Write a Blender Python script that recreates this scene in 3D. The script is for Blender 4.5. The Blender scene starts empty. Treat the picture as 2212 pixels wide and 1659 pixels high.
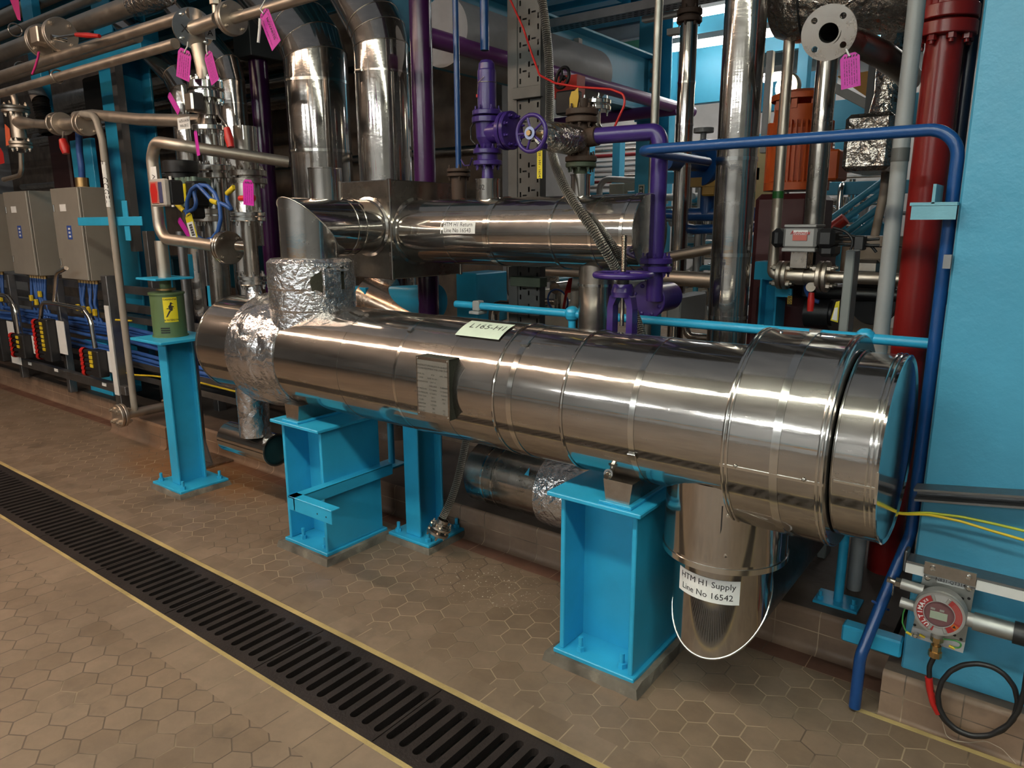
import bpy, bmesh, math, random
from math import pi, sin, cos, tan, atan2, sqrt, radians
from mathutils import Vector, Matrix
from mathutils.geometry import tessellate_polygon
random.seed(7)
SC = bpy.context.scene
COL = SC.collection
V = Vector
# ------------------------------------------------------------------ camera
FPX, PITCH, YAW, ROLL = 1565.27, -0.21823, -0.64938, -0.0037945
CAMP = V((0, 0, 1.6))
fwd = V((sin(YAW)*cos(PITCH), cos(YAW)*cos(PITCH), sin(PITCH)))
_r = V((cos(YAW), -sin(YAW), 0)); _u = _r.cross(fwd)
rgt = _r*cos(ROLL) + _u*sin(ROLL); upv = _u*cos(ROLL) - _r*sin(ROLL)
cam = bpy.data.cameras.new('camera'); cam_o = bpy.data.objects.new('camera', cam); COL.objects.link(cam_o)
m = Matrix((rgt, upv, -fwd)).transposed().to_4x4(); m.translation = CAMP
cam_o.matrix_world = m
cam.sensor_fit = 'HORIZONTAL'; cam.sensor_width = 36; cam.lens = 36*FPX/2212
cam.clip_start = 0.02; cam.clip_end = 200
SC.camera = cam_o

def P(px, py, Y=None, X=None, Z=None):
    """the point of the plane Y / X / Z = const that shows at pixel px,py"""
    d = fwd + rgt*((px-1106)/FPX) - upv*((py-829.5)/FPX)
    if Y is not None: t = (Y-CAMP.y)/d.y
    elif X is not None: t = (X-CAMP.x)/d.x
    else: t = (Z-CAMP.z)/d.z
    return CAMP + d*t
def PW(xl, xr, y, Y):
    """axis point and radius of an upright pipe seen between xl and xr at row y"""
    a = []
    for x in (xl, xr):
        d = fwd + rgt*((x-1106)/FPX) - upv*((y-829.5)/FPX); a.append(atan2(d.x, d.y))
    mm = (a[0]+a[1])/2; h = (a[1]-a[0])/2
    return Y*tan(mm), abs(Y/cos(mm)*sin(h))

# ------------------------------------------------------------------ materials
MATS = {}
def nmat(name):
    if name in MATS: return MATS[name], None, None, None
    mt = bpy.data.materials.new(name); mt.use_nodes = True
    nt = mt.node_tree; bs = nt.nodes['Principled BSDF']; MATS[name] = mt
    return mt, nt, nt.nodes, bs
def ln(nt, a, b): nt.links.new(a, b)
def texco(nt, sc=(1,1,1)):
    tc = nt.nodes.new('ShaderNodeTexCoord'); mp = nt.nodes.new('ShaderNodeMapping'); mp.inputs['Scale'].default_value = sc
    ln(nt, tc.outputs['Object'], mp.inputs['Vector']); return mp.outputs['Vector']
def noise(nt, vec, scale, detail=4, rough=.55):
    n = nt.nodes.new('ShaderNodeTexNoise'); n.inputs['Scale'].default_value = scale
    n.inputs['Detail'].default_value = detail; n.inputs['Roughness'].default_value = rough
    ln(nt, vec, n.inputs['Vector']); return n.outputs['Fac']
def ramp(nt, fac, stops):
    r = nt.nodes.new('ShaderNodeValToRGB'); e = r.color_ramp.elements
    while len(e) > 1: e.remove(e[-1])
    for i, (p, c) in enumerate(stops):
        if i == 0: x = e[0]; x.position = p
        else: x = e.new(p)
        x.color = (c, c, c, 1) if isinstance(c, (int, float)) else (*c, 1)
    ln(nt, fac, r.inputs['Fac']); return r.outputs['Color']
def mixc(nt, fac, a, b, mode='MIX'):
    n = nt.nodes.new('ShaderNodeMix'); n.data_type = 'RGBA'; n.blend_type = mode
    for s, v in ((n.inputs[0], fac), (n.inputs[6], a), (n.inputs[7], b)):
        if hasattr(v, 'links'): ln(nt, v, s)
        elif isinstance(v, (int, float)): s.default_value = v
        else: s.default_value = (*v, 1)
    return n.outputs[2]
def math_(nt, op, a, b=0.0, c=None):
    n = nt.nodes.new('ShaderNodeMath'); n.operation = op
    for s, v in zip(n.inputs, (a, b, c) if c is not None else (a, b)):
        if hasattr(v, 'links'): ln(nt, v, s)
        else: s.default_value = v
    return n.outputs[0]
def bump(nt, bs, h, strength=.3, dist=.01):
    b = nt.nodes.new('ShaderNodeBump'); b.inputs['Strength'].default_value = strength; b.inputs['Distance'].default_value = dist
    ln(nt, h, b.inputs['Height']); ln(nt, b.outputs['Normal'], bs.inputs['Normal'])
def srgb(r, g, b):
    f = lambda c: (c/255/12.92) if c/255 <= .04045 else ((c/255+.055)/1.055)**2.4
    return (f(r), f(g), f(b))
def paint(name, col, rough=.35, var=.12, bumpy=.15, bscale=60, metal=0, dirt=None):
    mt, nt, ns, bs = nmat(name)
    if nt is None: return mt
    v = texco(nt); n = noise(nt, v, 5)
    d = tuple(c*(1-var) for c in col); l = tuple(min(1, c*(1+var)) for c in col)
    c = ramp(nt, n, [(.3, d), (.7, l)])
    if dirt:
        n2 = ramp(nt, noise(nt, v, 9, 6, .65), [(.56, 0.0), (.72, .7)])
        c = mixc(nt, n2, c, dirt)
    ln(nt, c, bs.inputs['Base Color'])
    bs.inputs['Roughness'].default_value = rough; bs.inputs['Metallic'].default_value = metal
    if bumpy: bump(nt, bs, noise(nt, v, bscale, 3), bumpy, .004)
    return mt
def metal(name, col, rough=.25, rvar=.12, bumpy=.05, bscale=30, stretch=(1,1,1), scratch=False, haze=0):
    mt, nt, ns, bs = nmat(name)
    if nt is None: return mt
    v = texco(nt, stretch)
    n = noise(nt, v, 6, 5)
    c = ramp(nt, n, [(.3, tuple(x*.82 for x in col)), (.7, col)])
    ln(nt, c, bs.inputs['Base Color']); bs.inputs['Metallic'].default_value = 1
    r = ramp(nt, noise(nt, v, 14, 6, .7), [(.3, max(.04, rough-rvar)), (.75, rough+rvar)])
    ln(nt, r, bs.inputs['Roughness'])
    if bumpy:
        h = noise(nt, v, bscale, 3)
        if scratch:     # fine dents and hairline scratches
            v2 = texco(nt, (2, 30, 30)); v3 = texco(nt, (24, 3, 3))
            sc = math_(nt, 'ADD', ramp(nt, noise(nt, v2, 4, 3), [(.66, 0.0), (.70, 1.0)]), ramp(nt, noise(nt, v3, 5, 3), [(.68, 0.0), (.72, 1.0)]))
            h = math_(nt, 'ADD', h, math_(nt, 'MULTIPLY', sc, .35))
        bump(nt, bs, h, bumpy, .004)
    if haze:            # handled sheet metal: a sharp mirror lobe under a brushed, hazy one
        b2 = nt.nodes.new('ShaderNodeBsdfPrincipled'); b2.inputs['Metallic'].default_value = 1; b2.inputs['Roughness'].default_value = .40
        ln(nt, c, b2.inputs['Base Color']); ln(nt, bs.inputs['Normal'].links[0].from_socket, b2.inputs['Normal'])
        mx = nt.nodes.new('ShaderNodeMixShader'); f = ramp(nt, noise(nt, v, 3, 6, .7), [(.3, haze*.6), (.7, min(1, haze*1.4))]); ln(nt, f, mx.inputs[0])
        ln(nt, bs.outputs[0], mx.inputs[1]); ln(nt, b2.outputs[0], mx.inputs[2]); ln(nt, mx.outputs[0], nt.nodes['Material Output'].inputs['Surface'])
    return mt
def flat(name, col, rough=.6, metal=0, emit=0, ecol=None):
    mt, nt, ns, bs = nmat(name)
    if nt is None: return mt
    v = texco(nt); c = ramp(nt, noise(nt, v, 25, 2), [(.3, tuple(x*.93 for x in col)), (.7, col)])
    ln(nt, c, bs.inputs['Base Color']); bs.inputs['Roughness'].default_value = rough; bs.inputs['Metallic'].default_value = metal
    if emit:
        bs.inputs['Emission Color'].default_value = (*(ecol or col), 1); bs.inputs['Emission Strength'].default_value = emit
    return mt

# ------------------------------------------------------------------ mesh builder
def frame(ax, up=None):
    a = V(ax).normalized(); h = V(up) if up is not None else (V((0,0,1)) if abs(a.z) < .9 else V((1,0,0)))
    x = (h - a*h.dot(a)).normalized(); return x, a.cross(x).normalized(), a
class MB:
    def __init__(s): s.v = []; s.f = []; s.sm = []; s.mi = []; s.cur = 0
    def add(s, vs, fs, smooth=False):
        b = len(s.v); s.v.extend(V(x) for x in vs)
        for f in fs: s.f.append([b+i for i in f]); s.sm.append(smooth); s.mi.append(s.cur)
        return s
    def box(s, x0, x1, y0, y1, z0, z1, c=0):
        return s.obox(((x0+x1)/2, (y0+y1)/2, (z0+z1)/2), (abs(x1-x0)/2, abs(y1-y0)/2, abs(z1-z0)/2), c=c)
    def obox(s, ce, h, ax=None, c=0):
        ce = V(ce); X, Y, Z = ax if ax else (V((1,0,0)), V((0,1,0)), V((0,0,1)))
        c = min(c, min(h)*.9)
        if c <= 0:
            vs = [ce+X*(h[0]*i)+Y*(h[1]*j)+Z*(h[2]*k) for k in (-1,1) for j in (-1,1) for i in (-1,1)]
            return s.add(vs, [(0,2,3,1),(4,5,7,6),(0,1,5,4),(2,6,7,3),(0,4,6,2),(1,3,7,5)])
        vs = []; idx = {}
        for i in (-1,1):
            for j in (-1,1):
                for k in (-1,1):
                    for a in range(3):
                        d = [h[0]-c, h[1]-c, h[2]-c]; d[a] = h[a]
                        idx[i,j,k,a] = len(vs); vs.append(ce+X*(d[0]*i)+Y*(d[1]*j)+Z*(d[2]*k))
        fs = []
        for a in range(3):
            for sg in (-1,1):
                o = [q for q in range(3) if q != a]; L = []
                for p, q in ((-1,-1),(1,-1),(1,1),(-1,1)):
                    t = [0,0,0]; t[a] = sg; t[o[0]] = p; t[o[1]] = q; L.append(idx[(*t, a)])
                fs.append(L)
        for a in range(3):
            o = [q for q in range(3) if q != a]
            for p in (-1,1):
                for q in (-1,1):
                    L = []
                    for e, w in ((-1,o[0]),(1,o[0]),(1,o[1]),(-1,o[1])):
                        t = [0,0,0]; t[a] = e; t[o[0]] = p; t[o[1]] = q; L.append(idx[(*t, w)])
                    fs.append(L)
        for i in (-1,1):
            for j in (-1,1):
                for k in (-1,1): fs.append([idx[i,j,k,a] for a in range(3)])
        return s.add(vs, fs)
    def lathe(s, o, ax, prof, n=32, smooth=True, up=None, a0=0, a1=2*pi):
        """prof: (along axis, radius); sharp edges where a point is repeated"""
        o = V(o); x, y, a = frame(ax, up); full = abs(a1-a0-2*pi) < 1e-6; m = n if full else n+1
        for (h0, r0), (h1, r1) in zip(prof[:-1], prof[1:]):
            if abs(h0-h1)+abs(r0-r1) < 1e-9: continue
            vs = []
            for h, r in ((h0, r0), (h1, r1)):
                for i in range(m):
                    t = a0+(a1-a0)*i/n; vs.append(o+a*h+(x*cos(t)+y*sin(t))*r)
            fs = []
            for i in range(n):
                j = (i+1) % m
                if r0 < 1e-7: fs.append((i, m+j, m+i))
                elif r1 < 1e-7: fs.append((i, j, m+i))
                else: fs.append((i, j, m+j, m+i))
            s.add(vs, fs, smooth)
        return s
    def cyl(s, p0, p1, r0, r1=None, n=24, caps=True):
        p0 = V(p0); p1 = V(p1); r1 = r0 if r1 is None else r1; L = (p1-p0).length
        if L < 1e-9: return s
        pr = [(0, r0), (L, r1)]
        if caps: pr = [(0, 0)]+pr+[(L, 0)]
        return s.lathe(p0, p1-p0, pr, n)
    def tube(s, pts, r, n=12, bend=0, seg=6, caps=True, rad=None):
        pts = [V(p) for p in pts]
        if bend > 0 and len(pts) > 2:
            q = [pts[0]]
            for i in range(1, len(pts)-1):
                a, b, c = pts[i-1], pts[i], pts[i+1]; d0 = (a-b); d1 = (c-b); l0 = d0.length; l1 = d1.length; d0.normalize(); d1.normalize()
                ang = d0.angle(d1)
                if ang > pi-.02: q.append(b); continue
                t = min(bend/tan(ang/2), l0*.49, l1*.49); R = t*tan(ang/2)
                cn = b+(d0+d1).normalized()*(R/sin(ang/2)); s0 = b+d0*t-cn; s1 = b+d1*t-cn; th = pi-ang
                nrm = s0.cross(s1).normalized()
                for k in range(seg+1): q.append(cn+Matrix.Rotation(th*k/seg, 3, nrm) @ s0)
            q.append(pts[-1]); pts = q
        N = len(pts); tg = []
        for i in range(N):
            d = V((0,0,0))
            if i > 0: d += (pts[i]-pts[i-1]).normalized()
            if i < N-1: d += (pts[i+1]-pts[i]).normalized()
            tg.append(d.normalized())
        x, y, a = frame(tg[0]); vs = []
        for i in range(N):
            if i > 0:
                x = (x-tg[i]*x.dot(tg[i])).normalized(); y = tg[i].cross(x)
            rr = rad[i] if rad else r
            k = 1
            if 0 < i < N-1:
                ca = (pts[i]-pts[i-1]).normalized().dot(tg[i]); k = 1/max(.5, ca)
            for j in range(n):
                t = 2*pi*j/n; vs.append(pts[i]+(x*cos(t)+y*sin(t))*rr*(1 if bend else 1))
        fs = [(i*n+j, i*n+(j+1) % n, (i+1)*n+(j+1) % n, (i+1)*n+j) for i in range(N-1) for j in range(n)]
        s.add(vs, fs, True)
        if caps:
            for i in (0, N-1):
                s.add([vs[i*n+j] for j in range(n)], [tuple(range(n))[::(-1 if i == 0 else 1)]])
        return s
    def torus(s, c, ax, R, r, n=40, k=10, a0=0, a1=2*pi):
        c = V(c); x, y, a = frame(ax); full = abs(a1-a0-2*pi) < 1e-6; m = n if full else n+1; vs = []
        for i in range(m):
            t = a0+(a1-a0)*i/n; d = x*cos(t)+y*sin(t)
            for j in range(k):
                u = 2*pi*j/k; vs.append(c+d*(R+r*cos(u))+a*(r*sin(u)))
        return s.add(vs, [(i*k+j, ((i+1) % m)*k+j, ((i+1) % m)*k+(j+1) % k, i*k+(j+1) % k) for i in range(n) for j in range(k)], True)
    def hexn(s, p, ax, r, h, n=6):
        p = V(p); x, y, a = frame(ax); vs = [p+a*(h*k)+(x*cos(2*pi*i/n)+y*sin(2*pi*i/n))*r for k in (0, 1) for i in range(n)]
        return s.add(vs, [(i, (i+1) % n, n+(i+1) % n, n+i) for i in range(n)]+[tuple(range(n))[::-1], tuple(range(n, 2*n))])
    def plate(s, outer, holes, fr, t, wall=True):
        """flat plate with holes: outline in the plane of fr = (origin, x, y), thickness t along x cross y"""
        o, x, y = V(fr[0]), V(fr[1]).normalized(), V(fr[2]).normalized(); z = x.cross(y)
        loops = [outer]+list(holes); flatp = [p for L in loops for p in L]
        tris = tessellate_polygon([[V((p[0], p[1], 0)) for p in L] for L in loops])
        n = len(flatp); vs = [o+x*p[0]+y*p[1] for p in flatp]; vs2 = [v+z*t for v in vs]
        fs = []
        for a, b, c in tris:
            p, q, r = flatp[a], flatp[b], flatp[c]
            if (q[0]-p[0])*(r[1]-p[1])-(q[1]-p[1])*(r[0]-p[0]) < 0: a, c = c, a
            fs.append((n+a, n+b, n+c))
            if t: fs.append((c, b, a))
        if not t: s.add(vs, [tuple(i-n for i in f) for f in fs]); return s
        k = 0
        for L in loops:
            m_ = len(L)
            for i in range(m_): fs.append((k+i, k+(i+1) % m_, n+k+(i+1) % m_, n+k+i))
            k += m_
        return s.add(vs+vs2, fs)
    def flange(s, p, ax, r, t, nb=8, br=None, pcd=None, n=32, nuts=(1, 1), studl=.012):
        """bolted disc from p along ax, thickness t"""
        p = V(p); x, y, a = frame(ax); e = min(.003, t*.15)
        s.lathe(p, a, [(0, 0), (0, r-e), (e, r), (t-e, r), (t, r-e), (t, 0)], n)
        br = br or r*.11; pcd = pcd or r*.78
        for i in range(nb):
            u = 2*pi*(i+.5)/nb; q = p+(x*cos(u)+y*sin(u))*pcd
            if nuts[0]: s.hexn(q-a*(br*1.1), a, br, br*1.1); s.cyl(q-a*(br*1.1+studl), q, br*.55, n=8)
            if nuts[1]: s.hexn(q+a*t, a, br, br*1.1); s.cyl(q+a*t, q+a*(t+br*1.1+studl), br*.55, n=8)
        return s
    def pair(s, p, ax, r, t, nb=8, gap=.006, **k):
        """two mated flanges centred on p"""
        p = V(p); a = V(ax).normalized()
        s.flange(p+a*gap/2, a, r, t, nb, nuts=(0, 1), **k); s.flange(p-a*(gap/2+t), a, r, t, nb, nuts=(1, 0), **k)
        return s.cyl(p-a*gap/2, p+a*gap/2, r*.72, n=24, caps=False)

SHIFT = {}
def mesh_obj(name, mb, mat, shift):
    me = bpy.data.meshes.new(name); me.from_pydata([tuple(v-shift) for v in mb.v], [], mb.f)
    for m_ in (mat if isinstance(mat, (list, tuple)) else [mat]): me.materials.append(m_)
    me.polygons.foreach_set('use_smooth', mb.sm)
    if any(mb.mi): me.polygons.foreach_set('material_index', mb.mi)
    me.update()
    o = bpy.data.objects.new(name, me); COL.objects.link(o); return o
def T(name, loc, label, cat, group=None):
    o = bpy.data.objects.new(name, None); COL.objects.link(o); o.location = V(loc); o.empty_display_size = .05
    o['label'] = label; o['category'] = cat
    if group: o['group'] = group
    SHIFT[o] = V(loc); return o
def part(name, mb, mat, parent, label=None, kind=None):
    o = mesh_obj(name, mb, mat, SHIFT[parent]); o.parent = parent; SHIFT[o] = SHIFT[parent]
    if label: o['label'] = label
    if kind: o['kind'] = kind
    return o
def solo(name, mb, mat, label, cat, group=None, kind=None):
    xs = [v.x for v in mb.v]; ys = [v.y for v in mb.v]; zs = [v.z for v in mb.v]
    c = V(((min(xs)+max(xs))/2, (min(ys)+max(ys))/2, min(zs)))
    o = mesh_obj(name, mb, mat, c); o.location = c; SHIFT[o] = c
    o['label'] = label; o['category'] = cat
    if group: o['group'] = group
    if kind: o['kind'] = kind
    return o
def struct(name, mb, mat, parent=None):
    o = mesh_obj(name, mb, mat, V((0,0,0))); o['kind'] = 'structure'; SHIFT[o] = V((0,0,0))
    if parent: o.parent = parent
    return o
_tc = {}
def text2d(s, size, bold=0.0, shear=0.0):
    k = (s, size, bold, shear)
    if k not in _tc:
        cu = bpy.data.curves.new('t', 'FONT'); cu.body = s; cu.size = size; cu.align_x = 'CENTER'; cu.align_y = 'CENTER'; cu.resolution_u = 2
        cu.offset = bold; cu.shear = shear
        o = bpy.data.objects.new('t', cu); COL.objects.link(o); dg = bpy.context.evaluated_depsgraph_get()
        me = o.evaluated_get(dg).to_mesh(); _tc[k] = ([(v.co.x, v.co.y) for v in me.vertices], [tuple(p.vertices) for p in me.polygons])
        o.evaluated_get(dg).to_mesh_clear(); bpy.data.objects.remove(o); bpy.data.curves.remove(cu)
    return _tc[k]
def fitsize(s, width, size0=.1, maxh=1e9):
    vs, _ = text2d(s, size0); w = max(v[0] for v in vs)-min(v[0] for v in vs); return min(size0*width/w, maxh)
def text(mb, s, size, o, x, y, off=.0006, bold=0.0, shear=0.0, sx=1.0):
    """flat lettering centred on o"""
    vs, fs = text2d(s, size, bold, shear); o = V(o); x = V(x).normalized(); y = V(y).normalized(); z = x.cross(y)
    mb.add([o+x*(a*sx)+y*b+z*off for a, b in vs], fs); return mb
def text_cyl(mb, s, size, o, ax, r, ang, along, up, off=.0008, sgn=1, bold=0.0):
    """lettering wrapped on a cylinder; reads along the axis"""
    vs, fs = text2d(s, size, bold); x, y, a = frame(ax, up); o = V(o)
    mb.add([o+a*(along+sgn*u)+(x*cos(ang-w/r*1)+y*sin(ang-w/r*1))*(r+off) for u, w in vs], fs); return mb
# ------------------------------------------------------------------ palette
STEEL = metal('stainless_jacket', (.52, .49, .46), .09, .05, .035, 9, (1, 6, 6), scratch=True, haze=.2)
STEEL2 = metal('stainless_bright', (.54, .50, .46), .10, .05, .025, 8, haze=.14)
STEELD = metal('stainless_dull', (.46, .42, .375), .17, .08, .04, 30, haze=.3)
PIPE = metal('stainless_pipe', (.60, .53, .45), .46, .1, .05, 50)
GALV = metal('galvanised_steel', (.25, .25, .255), .48, .12, .08, 40)
CHROME = metal('polished_steel', (.72, .70, .66), .16, .06, .02, 30)
BRASS = metal('brass', (.55, .36, .16), .38, .1, .05)
TURQ = paint('turquoise_paint', (.026, .355, .60), .34, .1, .12, 45)
TURQW = paint('turquoise_wall_paint', (.060, .29, .45), .36, .06, .45, 32)
TURQH = paint('turquoise_hall_paint', (.06, .36, .53), .45, .06, .08, 30)
PURP = paint('purple_paint', (.038, .016, .145), .28, .14, .15, 60)
PLUM = paint('plum_paint', (.052, .008, .066), .22, .12, .08, 60)
PLUM_LIT = paint('hall_lit_plum_paint', (.20, .05, .24), .3, .1, .08, 60)  # plum paint again, with the brightness of the hall lamps put into its colour
BLUE = paint('blue_paint', (.008, .058, .205), .28, .1, .12, 60)
RED = paint('red_paint', (.26, .012, .010), .28, .1, .06, 50)
REDH = paint('red_handle', (.45, .015, .012), .38, .08, .03)
GREEN = paint('sage_green_paint', (.095, .15, .062), .4, .1, .1, 50)
GREY = paint('grey_paint', (.30, .31, .31), .42, .08, .1, 50)
CABG = paint('cabinet_steel', (.33, .305, .26), .42, .06, .05, 60, .35)
CONC = paint('rough_concrete', (.125, .11, .088), .9, .6, 1.0, 30, 0, (.28, .25, .20))
RUST = paint('rusty_iron', (.060, .034, .022), .7, .3, .5, 40)
DGREEN = paint('dark_green_iron', (.06, .08, .05), .6, .25, .4, 40)
BLACK = paint('black_plastic', (.012, .012, .013), .42, .1, .05)
DARK = paint('dark_void', (.01, .009, .008), .8, .1, 0)
WHITE = flat('white_plastic', (.72, .72, .70), .45)
LABEL = flat('white_label', (.80, .81, .80), .5)
LABELG = flat('pale_green_label', (.62, .72, .60), .5)
INK = flat('black_ink', (.012, .012, .014), .6)
YEL = flat('yellow_label', (.75, .62, .02), .5)
YELLOW = paint('yellow_plastic', (.65, .48, .02), .45, .1, .05)
MAG = flat('magenta_tag', (.50, .012, .33), .5)
ORANGE = paint('orange_paint', (.62, .11, .018), .45, .15, .05)
CBLUE = paint('blue_cable_sheath', (.03, .10, .34), .42, .2, .05)
IRON = paint('cast_iron', (.028, .021, .019), .5, .3, .5, 90, .35)
FILL = paint('mineral_wool', (.03, .03, .02), .95, .4, 1, 60)
SILICONE = paint('silicone_sealant', (.50, .48, .42), .5, .1, .6, 60)

def foil_mat(name, col, scale, st, warm=None):
    mt, nt, ns, bs = nmat(name)
    if nt is None: return mt
    v = texco(nt)
    w = nt.nodes.new('ShaderNodeTexVoronoi'); w.feature = 'DISTANCE_TO_EDGE'; w.inputs['Scale'].default_value = scale
    nv = nt.nodes.new('ShaderNodeTexNoise'); nv.inputs['Scale'].default_value = scale*.7; nv.inputs['Detail'].default_value = 5; ln(nt, v, nv.inputs['Vector'])
    mx = mixc(nt, .22, v, nv.outputs['Color'], 'MIX'); ln(nt, mx, w.inputs['Vector'])
    h = math_(nt, 'ADD', math_(nt, 'MULTIPLY', w.outputs['Distance'], 1.2), math_(nt, 'MULTIPLY', noise(nt, v, scale*1.6, 4, .55), .6))
    ln(nt, ramp(nt, noise(nt, v, 8), [(.3, tuple(c*.8 for c in col)), (.7, col)]), bs.inputs['Base Color'])
    bs.inputs['Metallic'].default_value = .95; bs.inputs['Roughness'].default_value = .22
    bump(nt, bs, h, st, .02); return mt
FOIL = foil_mat('crumpled_foil', (.74, .74, .76), 15, .5)
FOILS = foil_mat('taped_foil', (.66, .66, .68), 9, .65)
FOILW = foil_mat('wrinkled_foil_wrap', (.50, .46, .42), 12, .8)

# braided hose: small crossing ridges, from the object's own coordinates
def braid_mat():
    mt, nt, ns, bs = nmat('steel_braid')
    if nt is None: return mt
    tc = nt.nodes.new('ShaderNodeTexCoord'); sx = nt.nodes.new('ShaderNodeSeparateXYZ'); ln(nt, tc.outputs['UV'], sx.inputs[0])
    a = math_(nt, 'SINE', math_(nt, 'MULTIPLY', math_(nt, 'ADD', sx.outputs[0], sx.outputs[1]), 2*pi))
    b = math_(nt, 'SINE', math_(nt, 'MULTIPLY', math_(nt, 'SUBTRACT', sx.outputs[0], sx.outputs[1]), 2*pi))
    h = math_(nt, 'MULTIPLY', a, b)
    ln(nt, ramp(nt, math_(nt, 'MULTIPLY_ADD', h, .5, .5), [(.22, (.03, .028, .025)), (.62, (.60, .57, .51))]), bs.inputs['Base Color'])
    bs.inputs['Metallic'].default_value = 1; bs.inputs['Roughness'].default_value = .32
    bump(nt, bs, h, 1.0, .008); return mt
BRAID = braid_mat()
def hose_part(name, pts, r, parent, n=20, nu=9, pitch=.022):
    """braided hose tube with a UV map for the weave"""
    mb = MB(); P_ = [V(p) for p in pts]
    Q = []
    for i in range(len(P_)-1):          # Catmull-Rom
        p0 = P_[max(0, i-1)]; p1 = P_[i]; p2 = P_[i+1]; p3 = P_[min(len(P_)-1, i+2)]
        for k in range(8):
            t = k/8; Q.append(.5*((2*p1)+(p2-p0)*t+(2*p0-5*p1+4*p2-p3)*t*t+(3*p1-p0-3*p2+p3)*t**3))
    Q.append(P_[-1]); mb.tube(Q, r, n, caps=False)
    o = part(name, mb, BRAID, parent)
    L = [0]
    for a, b in zip(Q[:-1], Q[1:]): L.append(L[-1]+(b-a).length)
    uv = o.data.uv_layers.new(name='weave')
    for k, pl in enumerate(o.data.polygons):
        i, j = divmod(k, n)
        for li, (ii, jj) in zip(pl.loop_indices, ((i, j), (i, j+1), (i+1, j+1), (i+1, j))): uv.data[li].uv = (jj/n*nu, L[ii]/pitch)
    return o

# ------------------------------------------------------------------ floor
HX, HY, HW = -2.362, 1.970, .1075
def tile_common(nt, bs, grout_mask, tint, base_a, base_b, grout):
    v = texco(nt)
    c = ramp(nt, tint, [(0, base_a), (1, base_b)])
    n1 = ramp(nt, noise(nt, v, 1.3, 5, .6), [(.3, .78), (.7, 1.12)]); c = mixc(nt, 1, c, n1, 'MULTIPLY')
    n2 = ramp(nt, noise(nt, v, 7, 6, .7), [(.35, .85), (.62, 1.05)]); c = mixc(nt, 1, c, n2, 'MULTIPLY')
    st = ramp(nt, noise(nt, v, 2.1, 5, .62), [(.60, 0.0), (.70, .55)]); c = mixc(nt, st, c, (.060, .044, .030))
    # rust run-off near the drain of the spring pillar
    sx = nt.nodes.new('ShaderNodeSeparateXYZ'); ln(nt, v, sx.inputs[0])
    dx = math_(nt, 'MULTIPLY', math_(nt, 'ADD', sx.outputs[0], 4.45), .75); dy = math_(nt, 'ADD', sx.outputs[1], -2.38)
    rr = math_(nt, 'SQRT', math_(nt, 'ADD', math_(nt, 'MULTIPLY', dx, dx), math_(nt, 'MULTIPLY', dy, math_(nt, 'MULTIPLY', dy, 5.0))))
    rr = math_(nt, 'ADD', rr, math_(nt, 'MULTIPLY', noise(nt, v, 4, 5, .6), .5))
    c = mixc(nt, ramp(nt, rr, [(.55, .75), (1.0, 0.0)]), c, (.20, .085, .022))
    # dirty grout in places
    g = mixc(nt, ramp(nt, math_(nt, 'ADD', noise(nt, v, 2.6, 4), math_(nt, 'MULTIPLY', math_(nt, 'LESS_THAN', sx.outputs[1], 1.25), .13)), [(.44, 0.0), (.60, 1.0)]), grout, (.085, .062, .042))
    c = mixc(nt, grout_mask, c, g)
    # flakes of white scale under the vessel
    dx = math_(nt, 'ADD', sx.outputs[0], 1.93); dy = math_(nt, 'ADD', sx.outputs[1], -2.33)
    r2 = math_(nt, 'ADD', math_(nt, 'MULTIPLY', dx, dx), math_(nt, 'MULTIPLY', dy, math_(nt, 'MULTIPLY', dy, 3.5)))
    near = ramp(nt, r2, [(0, 1.0), (.16, 0.0)])
    fl = ramp(nt, noise(nt, v, 75, 2, .5), [(.66, 0.0), (.68, 1.0)])
    c = mixc(nt, math_(nt, 'MULTIPLY', near, fl), c, (.62, .60, .50))
    ln(nt, c, bs.inputs['Base Color'])
    ln(nt, ramp(nt, noise(nt, v, 5, 5), [(.3, .42), (.7, .7)]), bs.inputs['Roughness'])
    h = math_(nt, 'SUBTRACT', math_(nt, 'MULTIPLY', noise(nt, v, 60, 4), .25), grout_mask)
    bump(nt, bs, h, .35, .004)
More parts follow.
